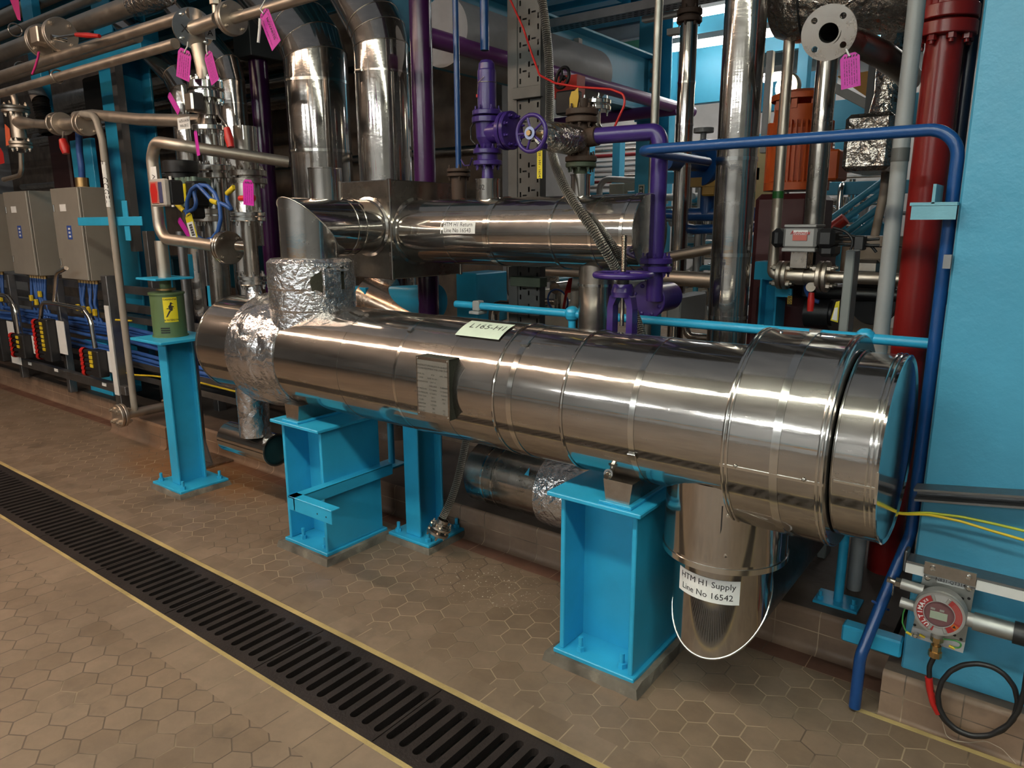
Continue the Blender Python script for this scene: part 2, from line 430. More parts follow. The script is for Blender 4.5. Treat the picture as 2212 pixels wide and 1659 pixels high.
def hex_mat():
    mt, nt, ns, bs = nmat('hexagonal_floor_tile')
    v = texco(nt); vm = lambda op, a, b: (lambda n: ([ln(nt, x, s) if hasattr(x, 'links') else setattr(s, 'default_value', x) for x, s in ((a, n.inputs[0]), (b, n.inputs[1]))], n)[1])(nt.nodes.new('ShaderNodeVectorMath'))
    def V2(op, a, b, o='Vector'):
        n = vm(op, a, b); n.operation = op; return n.outputs[o]
    p = V2('SUBTRACT', v, (HX, HY, 0)); s = 1/HW
    p = V2('MULTIPLY', p, (s, s*.955, 0)); p = V2('ADD', p, (200.0, 200*sqrt(3), 0))
    r = (1.0, sqrt(3), 1.0); h = (.5, sqrt(3)/2, 0)
    a = V2('SUBTRACT', V2('MODULO', V2('ADD', p, h), r), h)
    b = V2('SUBTRACT', V2('MODULO', p, r), h)
    la = V2('DOT_PRODUCT', a, a, 'Value'); lb = V2('DOT_PRODUCT', b, b, 'Value')
    pick = math_(nt, 'LESS_THAN', la, lb)
    mx = nt.nodes.new('ShaderNodeMix'); mx.data_type = 'VECTOR'; ln(nt, pick, mx.inputs[0]); ln(nt, b, mx.inputs[4]); ln(nt, a, mx.inputs[5]); g = mx.outputs[1]
    ag = nt.nodes.new('ShaderNodeVectorMath'); ag.operation = 'ABSOLUTE'; ln(nt, g, ag.inputs[0])
    sx = nt.nodes.new('ShaderNodeSeparateXYZ'); ln(nt, ag.outputs[0], sx.inputs[0])
    d = math_(nt, 'MAXIMUM', sx.outputs[0], math_(nt, 'ADD', math_(nt, 'MULTIPLY', sx.outputs[0], .5), math_(nt, 'MULTIPLY', sx.outputs[1], sqrt(3)/2)))
    gm = ramp(nt, d, [(.474, 0.0), (.486, 1.0)])
    wn = nt.nodes.new('ShaderNodeTexWhiteNoise'); ln(nt, V2('SUBTRACT', p, g), wn.inputs['Vector'])
    tile_common(nt, bs, gm, wn.outputs['Value'], (.165, .116, .077), (.205, .148, .102), (.31, .24, .155)); return mt
def rect_mat(name, ox, oy, px, py, a, b, grout, gw=.018, axes='XY'):
    mt, nt, ns, bs = nmat(name); v = texco(nt); sx = nt.nodes.new('ShaderNodeSeparateXYZ'); ln(nt, v, sx.inputs[0]); ax = dict(X=0, Y=1, Z=2)
    def cell(o, off, pitch):
        q = math_(nt, 'DIVIDE', math_(nt, 'ADD', o, 200*pitch-off), pitch)
        fr = math_(nt, 'FRACT', q); e = math_(nt, 'ABSOLUTE', math_(nt, 'SUBTRACT', fr, .5)); return math_(nt, 'FLOOR', q), math_(nt, 'GREATER_THAN', e, .5-gw*.1075/pitch*.5)
    ia, ga = cell(sx.outputs[ax[axes[0]]], ox, px); ib, gb = cell(sx.outputs[ax[axes[1]]], oy, py)
    cb = nt.nodes.new('ShaderNodeCombineXYZ'); ln(nt, ia, cb.inputs[0]); ln(nt, ib, cb.inputs[1])
    wn = nt.nodes.new('ShaderNodeTexWhiteNoise'); ln(nt, cb.outputs[0], wn.inputs['Vector'])
    tile_common(nt, bs, math_(nt, 'MAXIMUM', ga, gb), wn.outputs['Value'], a, b, grout); return mt
HEX = hex_mat()
BORD = rect_mat('border_floor_tile', -1.577, 1.672, .161, .30, (.170, .121, .081), (.210, .153, .106), (.31, .24, .155), .04)
QUAR = rect_mat('red_quarry_tile', -2.05, 2.545, .163, .30, (.120, .055, .036), (.155, .075, .050), (.36, .24, .16), .03)
COVE = rect_mat('kerb_tile', -2.04, .083, .163, .2, (.200, .128, .085), (.235, .155, .105), (.42, .31, .21), .035, 'XZ')
GROUT = paint('yellow_grout', (.36, .27, .11), .8, .25, .5, 60)

def strip(mb, x0, x1, y0, y1, z, mi, nx=1):
    mb.cur = mi; mb.add([(x0, y0, z), (x1, y0, z), (x1, y1, z), (x0, y1, z)], [(0, 1, 2, 3)])
D0, D1 = 1.315, 1.648
f = MB()
for y0, y1, mi in ((-9, 1.145, 0), (1.145, 1.297, 1), (1.297, D0, 2), (D1, 1.672, 2), (1.672, 1.768, 1), (1.768, 2.545, 0), (2.545, 2.70, 3), (2.70, 12.5, 0)):
    strip(f, -15, 6, y0, y1, 0, mi)
f.cur = 4      # sides and bottom of the drain channel
f.add([(-15, D0, 0), (6, D0, 0), (6, D0, -.28), (-15, D0, -.28), (-15, D1, 0), (6, D1, 0), (6, D1, -.28), (-15, D1, -.28)], [(0, 1, 2, 3), (5, 4, 7, 6), (3, 2, 6, 7)])
struct('floor', f, [HEX, BORD, GROUT, QUAR, DARK])

# ------------------------------------------------------------------ drain gratings (each a loose casting of eleven slots)
PIT = .0583; SECT = PIT*11
def stadium(cx, y0, y1, r, n=6):
    p = []
    for i in range(n+1): t = pi*i/n; p.append((cx+r*cos(t), y1-r+r*sin(t)))
    for i in range(n+1): t = pi+pi*i/n; p.append((cx+r*cos(t), y0+r+r*sin(t)))
    return p
gm = MB(); holes = [stadium(PIT*(i+.5), .044, .292, .0155) for i in range(11)]
gm.plate([(.002, .006), (SECT-.002, .006), (SECT-.002, .327), (.002, .327)], holes, ((0, 0, -.03), (1, 0, 0), (0, 1, 0)), .028)
gm.box(.002, SECT-.002, .006, .018, -.05, -.03); gm.box(.002, SECT-.002, .315, .327, -.05, -.03)
grate = None; gx0 = -2.206
for k in range(-14, 5):
    x = gx0+k*SECT
    if x > 1.0: continue
    if grate is None:
        grate = mesh_obj('drain_grate', gm, IRON, V((0, 0, 0))); o = grate
    else:
        o = grate.copy(); COL.objects.link(o)
    o.location = (x, D0, 0); o['category'] = 'drain grate'; o['group'] = 'slotted gratings over the floor drain'
    o['label'] = 'black cast iron slotted grating section laid end to end along the floor drain'
GR = MB()
for y in (D0+.003, D1-.003): GR.box(-15, 6, y-.003, y+.003, -.05, -.001)
struct('trim_1', GR, IRON)

# ------------------------------------------------------------------ kerbs
def kerb_profile(x0, x1, yf, yb, h, mb, cove=.03):
    pr = [(yf-cove, 0)]
    for i in range(1, 6): t = i/5*pi/2; pr.append((yf-cove+cove*sin(t), cove-cove*cos(t)))
    pr += [(yf, h-.018)]
    for i in range(1, 5): t = i/4*pi/2; pr.append((yf+.018-.018*cos(t), h-.018+.018*sin(t)))
    pr += [(yb, h), (yb, 0)]
    n = len(pr); vs = [(x, y, z) for x in (x0, x1) for y, z in pr]
    mb.cur = 0; mb.add(vs[:], [(i, n+i, n+i+1, i+1) for i in range(n-4+1)], True)
    mb.cur = 1; mb.add(vs[:], [(n-3, 2*n-3, 2*n-2, n-2), (n-2, 2*n-2, 2*n-1, n-1)])
    mb.cur = 0; mb.add(vs[:], [tuple(range(n)), tuple(range(2*n-1, n-1, -1))])
KTOP = paint('kerb_top_screed', (.085, .060, .045), .7, .3, .5, 30)
k1 = MB(); kerb_profile(-14, -.33, 2.665, 3.5, .163, k1); struct('trim_2', k1, [COVE, KTOP])
k2 = MB(); kerb_profile(-.315, 5, 2.43, 3.45, .155, k2, .012); struct('trim_3', k2, [COVE, KTOP])
k3 = MB(); kerb_profile(-5.9, -5.05, 2.5, 2.68, .17, k3); struct('trim_4', k3, [COVE, KTOP])
yl = MB(); yl.box(-.39, 5, 2.395, 2.412, -.004, .003); struct('trim_5', yl, GROUT)

# ------------------------------------------------------------------ right-hand column wall
w = MB(); w.box(-.272, 4.5, 2.49, 3.35, .15, 5.2, c=.006); struct('wall_right', w, TURQW)
# ------------------------------------------------------------------ steel supports
def hbeam(mb, x0, x1, y0, y1, z0, z1, t=.016, w=.012, fl='x', web=None):
    if fl == 'x':
        mb.box(x0, x0+t, y0, y1, z0, z1, c=.003); mb.box(x1-t, x1, y0, y1, z0, z1, c=.003)
        q = web if web is not None else (y0+y1)/2; mb.box(x0+t*.6, x1-t*.6, q-w/2, q+w/2, z0, z1)
    else:
        mb.box(x0, x1, y0, y0+t, z0, z1, c=.003); mb.box(x0, x1, y1-t, y1, z0, z1, c=.003)
        q = web if web is not None else (x0+x1)/2; mb.box(q-w/2, q+w/2, y0+t*.6, y1-t*.6, z0, z1)
def anchor(root, x, y, z, m, h=.055):
    b = MB(); b.hexn((x, y, z), (0, 0, 1), .0165, .018); b.cyl((x, y, z), (x, y, z+h), .009, n=10); part('anchor_bolt', b, m, root)
def pad(root, x0, x1, y0, y1, z):
    b = MB(); n = 9; rnd = random.Random(int(x0*1000)); c = ((x0+x1)/2, (y0+y1)/2)
    ring = [(x0+(x1-x0)*i/n, y0) for i in range(n)]+[(x1, y0+(y1-y0)*i/n) for i in range(n)]+[(x1-(x1-x0)*i/n, y1) for i in range(n)]+[(x0, y1-(y1-y0)*i/n) for i in range(n)]
    lo = []; hi = []
    for x, y in ring:
        j = lambda s: 1+rnd.uniform(-s, s); lo.append((c[0]+(x-c[0])*j(.012), c[1]+(y-c[1])*j(.012), 0)); k = .955*j(.02); hi.append((c[0]+(x-c[0])*k, c[1]+(y-c[1])*k, z*j(.12)))
    N = len(ring); b.add(lo+hi, [(i, (i+1) % N, N+(i+1) % N, N+i) for i in range(N)]); b.add(hi, [tuple(range(N))])
    part('grout_pad', b, CONC, root, 'rough concrete pad under the base plate')
def saddle_support(x0, x1, label):
    root = T('steel_support', ((x0+x1)/2, 2.22, 0), label, 'support', None)
    pad(root, x0-.05, x1+.045, 2.0, 2.45, .034)
    b = MB(); b.box(x0-.018, x1+.014, 2.03, 2.425, .032, .05, c=.003); part('base_plate', b, TURQ, root)
    b = MB(); hbeam(b, x0, x1, 2.045, 2.405, .05, .657, .018, .012, 'x', 2.19); part('column', b, TURQ, root)
    b = MB(); b.box(x0-.035, x1+.03, 2.005, 2.44, .657, .673, c=.003); part('top_plate', b, TURQ, root)
    for x, y in ((x0+.075, 2.075), (x1-.055, 2.075), (x0+.075, 2.385), (x1-.055, 2.385)): anchor(root, x, y, .05, TURQ)
    return root
saddle_support(-1.335, -1.032, 'deep turquoise steel stool under the large drum end of the vessel')
SL = saddle_support(-2.975, -2.675, 'turquoise steel stool with a welded angle bracket, under the foil-wrapped end of the vessel')
b = MB(); zb = .40          # bracket: arm back along the flange, return across the front
b.box(-2.677, -2.628, 1.845, 2.445, zb-.005, zb+.003, c=.002); b.box(-2.636, -2.628, 1.845, 2.445, zb-.055, zb)
b.box(-2.677, -2.375, 1.845, 1.895, zb-.005, zb+.003, c=.002); b.box(-2.677, -2.375, 1.845, 1.853, zb-.062, zb, c=.002)
ab = part('angle_bracket', b, TURQ, SL)
for x in (-2.47, -2.41): b = MB(); b.cyl((x, 1.8444, zb-.034), (x, 1.846, zb-.034), .004, n=8); part('hole', b, BLACK, ab)

# ------------------------------------------------------------------ column behind the vessel
def flange_column(x0, x1, y0, y1, ztop, label, padx, bx=.04):
    root = T('steel_column', ((x0+x1)/2, (y0+y1)/2, 0), label, 'column')
    pad(root, padx[0], padx[1], padx[2], padx[3], .03)
    b = MB(); b.box(padx[0]+.012, padx[1]-.012, padx[2]+.012, padx[3]-.012, .028, .044, c=.003); part('base_plate', b, TURQ, root)
    b = MB(); hbeam(b, x0, x1, y0, y1, .044, ztop, .013, .01, 'y'); part('post', b, TURQ, root)
    for x in (padx[0]+.05, padx[1]-.05):
        for y in (padx[2]+.05, padx[3]-.05): anchor(root, x, y, .044, TURQ, .05)
    return root
flange_column(-2.54, -2.44, 2.44, 2.62, 1.0, 'turquoise steel column behind the vessel beside the loose braided hose flange', (-2.64, -2.33, 2.385, 2.70))

# ------------------------------------------------------------------ spring hanger pillar
PL = flange_column(-4.243, -4.155, 2.11, 2.29, .932, 'slim turquoise steel pillar carrying the green spring can', (-4.375, -4.02, 2.035, 2.375))
b = MB(); b.box(-4.375, -4.02, 2.02, 2.37, .932, .948, c=.002); part('top_plate', b, TURQ, PL)
cx, cy = -4.245, 2.2
sc = T('spring_can', (cx, cy, .948), 'sage green spring support can with yellow bird label on turquoise pillar', 'pipe support')
b = MB(); b.lathe((cx, cy, .948), (0, 0, 1), [(0, 0), (0, .10), (.008, .10), (.008, .094), (.25, .094), (.25, .10), (.262, .10), (.262, .03)], 40); part('casing', b, GREEN, sc)
b = MB(); b.cyl((cx, cy, 1.205), (cx, cy, 1.285), .032, n=24); part('load_column', b, GREEN, sc)
b = MB(); b.cyl((cx, cy, 1.222), (cx, cy, 1.232), .055, n=24); part('load_flange', b, BRASS, sc, 'rusty yellow collar')
b = MB(); b.box(cx-.115, cx+.115, cy-.115, cy+.115, 1.285, 1.297, c=.002); part('load_plate', b, TURQ, sc)
b = MB()
for k in range(3):
    z = .975+k*.013
    for i in range(6):
        a = -1.02+i*.09; a2 = a+.085; R = .0955
        b.add([(cx+R*cos(q), cy+R*sin(q), zz) for q, zz in ((a, z), (a2, z), (a2, z+.008), (a, z+.008))], [(0, 1, 2, 3)])
part('scale_slot', b, BLACK, sc)
lab = MB(); R = .0958; a0, a1 = -.74, .08
N = 10
for i in range(N):
    p, q = a0+(a1-a0)*i/N, a0+(a1-a0)*(i+1)/N
    lab.add([(cx+R*cos(t), cy+R*sin(t), z) for t, z in ((p, 1.04), (q, 1.04), (q, 1.185), (p, 1.185))], [(0, 1, 2, 3)], True)
o = part('sign', lab, YEL, sc, 'yellow label with a black bird on a branch')
ink = MB(); am = (a0+a1)/2; Rk = R+.0006
def onlab(u, w): t = am+u/R; return (cx+Rk*cos(t), cy+Rk*sin(t), 1.1125+w)
def polyl(mb, pts): mb.add([onlab(u, w) for u, w in pts], [tuple(range(len(pts)))])
polyl(ink, [(-.010, .004), (-.012, .020), (-.004, .030), (.004, .026), (.012, .010), (.010, -.004), (0, -.008)])
polyl(ink, [(-.004, .030), (-.001, .042), (.006, .044), (.010, .038), (.004, .026)]); polyl(ink, [(.008, .040), (.020, .034), (.009, .034)])
polyl(ink, [(-.010, .004), (-.026, .006), (-.014, .012)]); polyl(ink, [(-.008, -.002), (-.030, -.044), (-.020, -.040), (0, -.008)]); polyl(ink, [(.004, .026), (.021, .018), (.012, .012)])
polyl(ink, [(-.026, -.046), (-.018, -.040), (.022, .010), (.018, .010)])
for s, z in (('CARPENTER', .060), ('& PATERSON', -.060)):
    vs, fs = text2d(s, .0135, .0003); ink.add([onlab(u, w+z) for u, w in vs], fs)
for u0, u1, w0, w1 in ((-.033, .033, .0695, .0703), (-.033, .033, -.0703, -.0695)): polyl(ink, [(u0, w0), (u1, w0), (u1, w1), (u0, w1)])
part('lettering', ink, INK, o)

# ------------------------------------------------------------------ the heat exchanger
YV, ZV, RV = 2.22, .974, .25
hx = T('heat_exchanger', (-1.9, YV, .673), 'long horizontal stainless-clad heat exchanger vessel lying on two turquoise stools', 'heat exchanger')
AX = (1, 0, 0); UP = (0, 0, 1)
def ringX(px, r, lo=-4.2, hi=.2):
    """X of the ring of radius r whose left edge shows at px"""
    def left(X):
        best = 1e9
        for i in range(72):
            t = 2*pi*i/72; d = V((X, YV+r*cos(t), ZV+r*sin(t)))-CAMP; best = min(best, 1106+FPX*d.dot(rgt)/d.dot(fwd))
        return best
    for _ in range(40):
        m_ = (lo+hi)/2
        if left(m_) < px: lo = m_
        else: hi = m_
    return (lo+hi)/2
XE, XC0, XC1, XD0, XD1, XK0, XK1 = -3.56, -3.245, -2.925, -.715, -.435, -.43, -.318
def ring(mb, X, r, w=.012, h=.004):
    mb.lathe((X, YV, ZV), AX, [(-w/2, r), (-w/2, r+h), (0, r+h*1.3), (w/2, r+h), (w/2, r)], 96, True, UP)
SEG = [XC1]+[ringX(p, RV) for p in (668, 727, 851, 958, 1064, 1098, 1211, 1362, 1470)]+[XD0]
b = MB()
for i, (xa, xb) in enumerate(zip(SEG[:-1], SEG[1:])):   # overlapping cladding sheets, a hair different in girth
    r = RV+(.0012 if i % 2 else 0)
    b.lathe((xa, YV, ZV), AX, [(0, r-.003), (0, r), (xb-xa, r), (xb-xa, r-.003)], 128, True, UP)
part('cladding', b, STEEL, hx)
b = MB(); b.lathe((XE, YV, ZV), AX, [(0, 0), (0, RV-.002), (.002, RV), (XC0-XE+.02, RV)], 128, True, UP); ring(b, XE+.005, RV, .008, .003); part('end_jacket', b, STEEL, hx)
for X in (SEG[5], SEG[7]): b = MB(); ring(b, X, RV, .010, .0045); part('bead', b, STEEL2, hx)
for X, w in ((SEG[3], .014), (SEG[6], .022), (SEG[8], .020)):
    b = MB(); b.lathe((X-w/2, YV, ZV), AX, [(0, RV), (0, RV+.0022), (w, RV+.0022), (w, RV)], 128, True, UP)
    a = 1.98 if X > -1.3 else .62
    c = V((X, YV-sin(a)*(RV+.006), ZV+cos(a)*(RV+.006))); n = V((0, -sin(a), cos(a)))
    b.obox(c, (w*.75, .012, .004), (V(AX), n.cross(V(AX)), n), c=.001); part('clamp_band', b, CHROME, hx)
# foil collar round the channel end
b = MB(); RC = .287
b.lathe((XC0, YV, ZV), AX, [(0, RV), (0, RC-.01), (.012, RC), (.13, RC+.002), (.19, RC-.004), (.245, RC-.018), (XC1-XC0-.02, RV+.012), (XC1-XC0+.03, RV+.0045), (XC1-XC0+.03, RV)], 128, True, UP)
part('foil_collar', b, FOILS, hx, 'crumpled foil collar near the far end')
b = MB(); b.cyl((-3.235, YV-.26, ZV+.10), (-3.23, YV-.272, ZV+.105), .008, n=8); part('hole', b, BLACK, hx) if False else None
# drum head
RD = .308
b = MB(); b.lathe((XD0, YV, ZV), AX, [(0, RV), (0, RD-.003), (.003, RD), (XD1-XD0-.003, RD), (XD1-XD0, RD-.003), (XD1-XD0, .26)], 160, True, UP); part('drum_jacket', b, STEEL, hx)
for X in (XD0+.006, XD0+.018, XD1-.006, XD1-.018):
    b = MB(); ring(b, X, RD, .007, .003); part('bead', b, CHROME, hx)
XM = (XD0+XD1)/2+.01
b = MB(); b.lathe((XM-.011, YV, ZV), AX, [(0, RD), (0, RD+.0025), (.022, RD+.0025), (.022, RD)], 128, True, UP)
c = V((XM, YV, ZV+RD+.006)); b.obox(c, (.016, .012, .005), c=.001); part('clamp_band', b, CHROME, hx)
def seam(mb, r, x0, x1, a, w=.004):
    n = V((0, -sin(a), cos(a))); mb.obox(V(((x0+x1)/2, YV, ZV))+n*(r+.001), (abs(x1-x0)/2, w, .0016), (V(AX), n.cross(V(AX)), n))
def screw(mb, X, r, a):
    n = V((0, -sin(a), cos(a))); p = V((X, YV, ZV))+n*r; mb.lathe(p, n, [(0, .006), (.003, .005), (.005, 0)], 12)
b = MB(); seam(b, RD, XD0, XD1, 1.715); sp_ = part('seam_strip', b, CHROME, hx)
for X, r_, a in ((XD0+.045, RD+.002, 1.70), (XD1-.05, RD+.002, 1.70), (XD0+.06, RD, .1), (XD1-.02, RD, .1), (XD0+.04, RD, 2.9), (XD1-.03, RD, 2.9)): b = MB(); screw(b, X, r_, a); part('screw', b, CHROME, sp_)
# end cover and mirror-like end plate
RK = .268
b = MB(); b.lathe((XK0, YV, ZV-.004), AX, [(0, RK-.012), (0, RK), (XK1-XK0, RK)], 160, True, UP); part('end_cover', b, STEEL, hx)
b = MB(); b.lathe((XK1, YV, ZV-.004), AX, [(-.004, RK+.001), (.003, RK+.003), (.005, RK-.001), (.001, RK-.012), (.001, RK-.02), (.0015, 0)], 160, True, UP)
part('end_plate', b, metal('mirror_end_plate', (.60, .62, .62), .10, .03, .012, 4), hx, 'mirror-bright flat end disc')
for X in (XK0+.004, XK1-.012, XK1-.024): b = MB(); ring(b, X, RK, .005, .002); part('bead', b, CHROME, hx)
b = MB(); seam(b, RK, XK0+.01, XK1, 1.72, .003); part('seam_strip', b, CHROME, hx)
a = 1.70; n = V((0, -sin(a), cos(a))); b = MB(); b.obox(V((XK1+.002, YV, ZV-.004))+n*RK*.985, (.003, .045, .006), (V(AX), n.cross(V(AX)), n)); part('edge_clip', b, CHROME, hx)
# sealant where the jackets meet
b = MB(); rnd = random.Random(3); pts = []; rd = []
for i in range(40):
    a = 1.1+1.9*i/39; pts.append((XD0-.004, YV-sin(a)*(RV+.012+.02*(a > 2.2)), ZV+cos(a)*(RV+.012+.02*(a > 2.2)))); rd.append(rnd.uniform(.003, .008)+(.006 if a > 2.4 else 0))
b.tube(pts, .006, 8, rad=rd); part('sealant', b, SILICONE, hx)
# saddles
for xs in (-1.105, -2.87):
    b = MB(); yf, yb = 2.025, 2.40
    q = [(xs-.045, .683), (xs+.045, .683), (xs+.055, .757), (xs-.055, .757)]
    b.add([(x, y, z) for y in (yf+.012, yb) for x, z in q], [(0, 1, 2, 3), (7, 6, 5, 4), (0, 4, 5, 1), (1, 5, 6, 2), (2, 6, 7, 3), (3, 7, 4, 0)]); sd = part('saddle', b, STEELD, hx)
    b = MB(); b.box(xs-.062, xs+.062, yf-.006, yb+.01, .673, .684, c=.002); part('foot', b, TURQ, sd, 'turquoise saddle foot plate')
b = MB(); b.cyl((-1.135, 2.01, .775), (-1.135, 2.06, .79), .009, n=12); b.lathe((-1.135, 2.03, .78), (0, -1, .25), [(0, .017), (.006, .017), (.006, .010)], 20); part('earth_stud', b, CHROME, hx)
# hand-lettered tag
lab = MB(); A0, A1, X0, X1 = .18, .62, -1.848, -1.634
n_ = 24
for i in range(n_):
    p, q = A0+(A1-A0)*i/n_, A0+(A1-A0)*(i+1)/n_; R = RV+.0055
    lab.add([(X, YV-sin(t)*R, ZV+cos(t)*R) for t, X in ((p, X0), (q, X0), (q, X1), (p, X1))], [(0, 1, 2, 3)], True)
o = part('sign', lab, LABELG, hx, 'pale hand-lettered L165-H1 label')
ink = MB(); text_cyl(ink, 'L165-H1', fitsize('L165-H1', .165), ((X0+X1)/2+.012, YV, ZV), AX, RV+.0055, .36, 0, UP, .0012, bold=-.0004); part('lettering', ink, INK, o)
# riveted nameplate on its bracket
def npl(px, py): return P(px, py, Y=1.948)
a, c = npl(899, 768), npl(972, 917); x0, x1, z1, z0 = a.x, c.x, a.z, c.z+.012
b = MB(); b.box(x0, x1, 1.946, 1.950, z0, z1); pl = part('nameplate', b, STEELD, hx, 'grey engraved data plate')
b = MB(); b.box(x0+.002, x1-.002, 1.950, 2.06, z1-.003, z1); b.box(x0+.004, x0+.008, 1.950, 2.05, z0, z1-.003); b.box(x1-.008, x1-.004, 1.950, 2.05, z0, z1-.003); part('nameplate_bracket', b, FILL, hx)
EN = flat('etched_plate', (.20, .19, .17), .45, .3)
b = MB(); b.add([(x0+.006, 1.9455, z0+.018), (x1-.006, 1.9455, z0+.018), (x1-.006, 1.9455, z1-.012), (x0+.006, 1.9455, z1-.012)], [(0, 1, 2, 3)]); part('etched_panel', b, EN, pl)
tx = MB(); cx_ = (x0+x1)/2; zt = z1-.032; W_ = x1-x0
def row(s, dx, z, sz): text(tx, s, sz, (cx_+dx, 1.9450, z), (1, 0, 0), (0, 0, 1))
row('CONSTRUCT SPECIALISTS IN QUALITY', 0, zt, .0095); row('COOLING EQUIPMENT FOR OVER YEARS', 0, zt-.012, .0092)
for k, (l_, m_, r_) in enumerate((('SERIAL No.', '4724', 'APPL 1999'), ('CODE', 'ASME VIII DIV 1', ''), ('PLANT LOCATION', 'UNIT H', ''), ('', 'SHELLSIDE', 'TUBESIDE'), ('TEST PRESSURE', '9.75 BARG', '15.0 BARG'), ('DESIGN PRESSURE', '6.5 BARG', '10 BARG'), ('DESIGN TEMP', '200 C', '300 C'), ('FLUID', 'WATER', 'OIL'), ('INSPECTOR', 'LLOYDS', ''), ('EMPTY WT', '485', 'KG'), ('FULL WT', '610', 'KG'), ('DATE', '1998', ''), ('VOLUME', '165', 'L'))):
    z = zt-.034-k*.0145
    for s, dx in ((l_, -.058), (m_, .004), (r_, .058)):
        if s: row(s, dx, z, .0085)
part('lettering', tx, flat('plate_letters', (.045, .042, .04), .5), pl)
for x in (x0+.008, x1-.008):
    for z in (z0+.01, z1-.008): rv = MB(); rv.lathe((x, 1.946, z), (0, -1, 0), [(0, .004), (.002, .0035), (.003, 0)], 10); part('rivet', rv, CHROME, pl)
# top nozzle in crumpled foil, torn at the side
XN = -2.895
b = MB(); b.lathe((XN, YV, 1.10), (0, 0, 1), [(0, .205), (.10, .203), (.11, .206), (.20, .203), (.21, .206), (.325, .203), (.342, .185), (.342, .13)], 72, True); part('nozzle_foil', b, FOIL, hx, 'crumpled foil round the top nozzle')
b = MB(); cxn = XN+.03
rt = random.Random(9); N_ = 22
for i in range(N_):         # ragged hole, bent to the round of the nozzle
    vs = []
    for k in (i, i+1):
        u = k/N_; a = -.74+.87*u; R_ = .2078
        lo = 1.292+.012*math.sin(u*9)+(.05 if u < .08 else 0); hi = 1.335+.066*min(1, u*3)+.008*math.sin(u*14)
        vs += [(XN+R_*cos(a), YV+R_*sin(a), lo), (XN+R_*cos(a), YV+R_*sin(a), hi)]
    b.add(vs, [(0, 2, 3, 1)])
part('torn_gap', b, FILL, hx, 'dark torn gap in the foil')
b = MB(); b.obox((XN+.218, YV-.055, 1.335), (.008, .05, .068), c=.003); b.obox((XN+.20, YV-.02, 1.392), (.03, .06, .006), c=.002); part('loose_foil', b, FOIL, hx)
# bottom drain nozzle in foil
XB = -3.475
b = MB(); b.lathe((XB, YV, .46), (0, 0, 1), [(0, .085), (.1, .083), (.2, .085), (.30, .085)], 40, True); part('drain_nozzle', b, FOILS, hx)
# ------------------------------------------------------------------ generic pipework
def mitre(mb, pts, r, n=40, bead=0.0, beadmb=None, caps=True, mats=False):
    """straight pieces cut to the bisecting plane at every corner"""
    pts = [V(p) for p in pts]; D = [(b-a).normalized() for a, b in zip(pts[:-1], pts[1:])]; N = len(pts)
    nr = [D[0]]+[(a+b).normalized() for a, b in zip(D[:-1], D[1:])]+[D[-1]]
    for i in range(N-1):
        x, y, a = frame(D[i]); vs = []
        if mats: mb.cur = i
        for k in (i, i+1):
            for j in range(n):
                t = 2*pi*j/n; c = pts[i]+(x*cos(t)+y*sin(t))*r
                s = (pts[k]-c).dot(nr[k])/D[i].dot(nr[k]); vs.append(c+D[i]*s)
        mb.add(vs, [(j, (j+1) % n, n+(j+1) % n, n+j) for j in range(n)], True)
        if caps and i == 0: mb.add(vs[:n], [tuple(range(n))[::-1]])
        if caps and i == N-2: mb.add(vs[n:], [tuple(range(n))])
        if beadmb is not None and i < N-2: beadmb.tube(vs[n:]+[vs[n]], bead, 6, caps=False)
    return mb
def hoop(mb, p, ax, r, w=.012, h=.004, n=64):
    mb.lathe(V(p)-V(ax).normalized()*w/2, ax, [(0, r), (0, r+h), (w, r+h), (w, r)], n); return mb
def wheel(mb, c, ax, R, r, spokes=5, hub=.02, dish=.0):
    c = V(c); x, y, a = frame(ax); mb.torus(c, a, R, r, 48, 10); mb.cyl(c-a*(dish+r), c+a*(r-dish), hub, n=20)
    for i in range(spokes):
        t = 2*pi*i/spokes+.3; d = x*cos(t)+y*sin(t); mb.tube([c-a*dish+d*hub*.7, c-a*dish*.6+d*R*.5, c+d*R], r*.62, 8)
    return mb
def vpipe(name, mat, xl, xr, py, Y, zt, zb, label, cat='pipe', group=None, n=28, seams=(), smat=None, sm_h=.0025, sw=.012):
    X, r = PW(xl, xr, py, Y); root = T(name, (X, Y, zb), label, cat, group)
    b = MB(); b.cyl((X, Y, zb), (X, Y, zt), r, n=n, caps=False); part('tube' if not seams else 'cladding', b, mat, root)
    for s in seams:
        z = P((xl+xr)/2, s, Y=Y).z; b = MB(); hoop(b, (X, Y, z), (0, 0, 1), r, sw, sm_h, 40); part('band', b, smat or CHROME, root)
    return root, X, r
Zc = V((0, 0, 1))

# ------------------------------------------------------------------ HTM return line
bx = T('insulation_box', (-2.955, 2.87, 1.322), 'square stainless insulation box joining the mitred elbow to the return line', 'insulation box')
b = MB(); b.box(-3.19, -2.735, 2.60, 3.13, 1.322, 1.815, c=.004); part('casing', b, STEELD, bx)
b = MB()
for y in (2.599, ): b.box(-2.745, -2.728, y-.004, y+.012, 1.32, 1.818)
b.box(-2.742, -2.728, 3.118, 3.136, 1.32, 1.818); part('corner_trim', b, CHROME, bx) if False else None
for y0 in (2.594, 3.118):
    b = MB(); b.box(-2.749, -2.729, y0, y0+.018, 1.318, 1.819, c=.003); part('corner_trim', b, STEEL2, bx)
b = MB(); b.box(-3.19, -2.735, 2.597, 2.601, 1.566, 1.571); part('seam', b, STEEL2, bx)
b = MB(); b.obox((-2.731, 2.655, 1.60), (.005, .022, .018), c=.003); b.obox((-2.731, 2.655, 1.565), (.005, .022, .012), c=.003); part('latch', b, CHROME, bx)
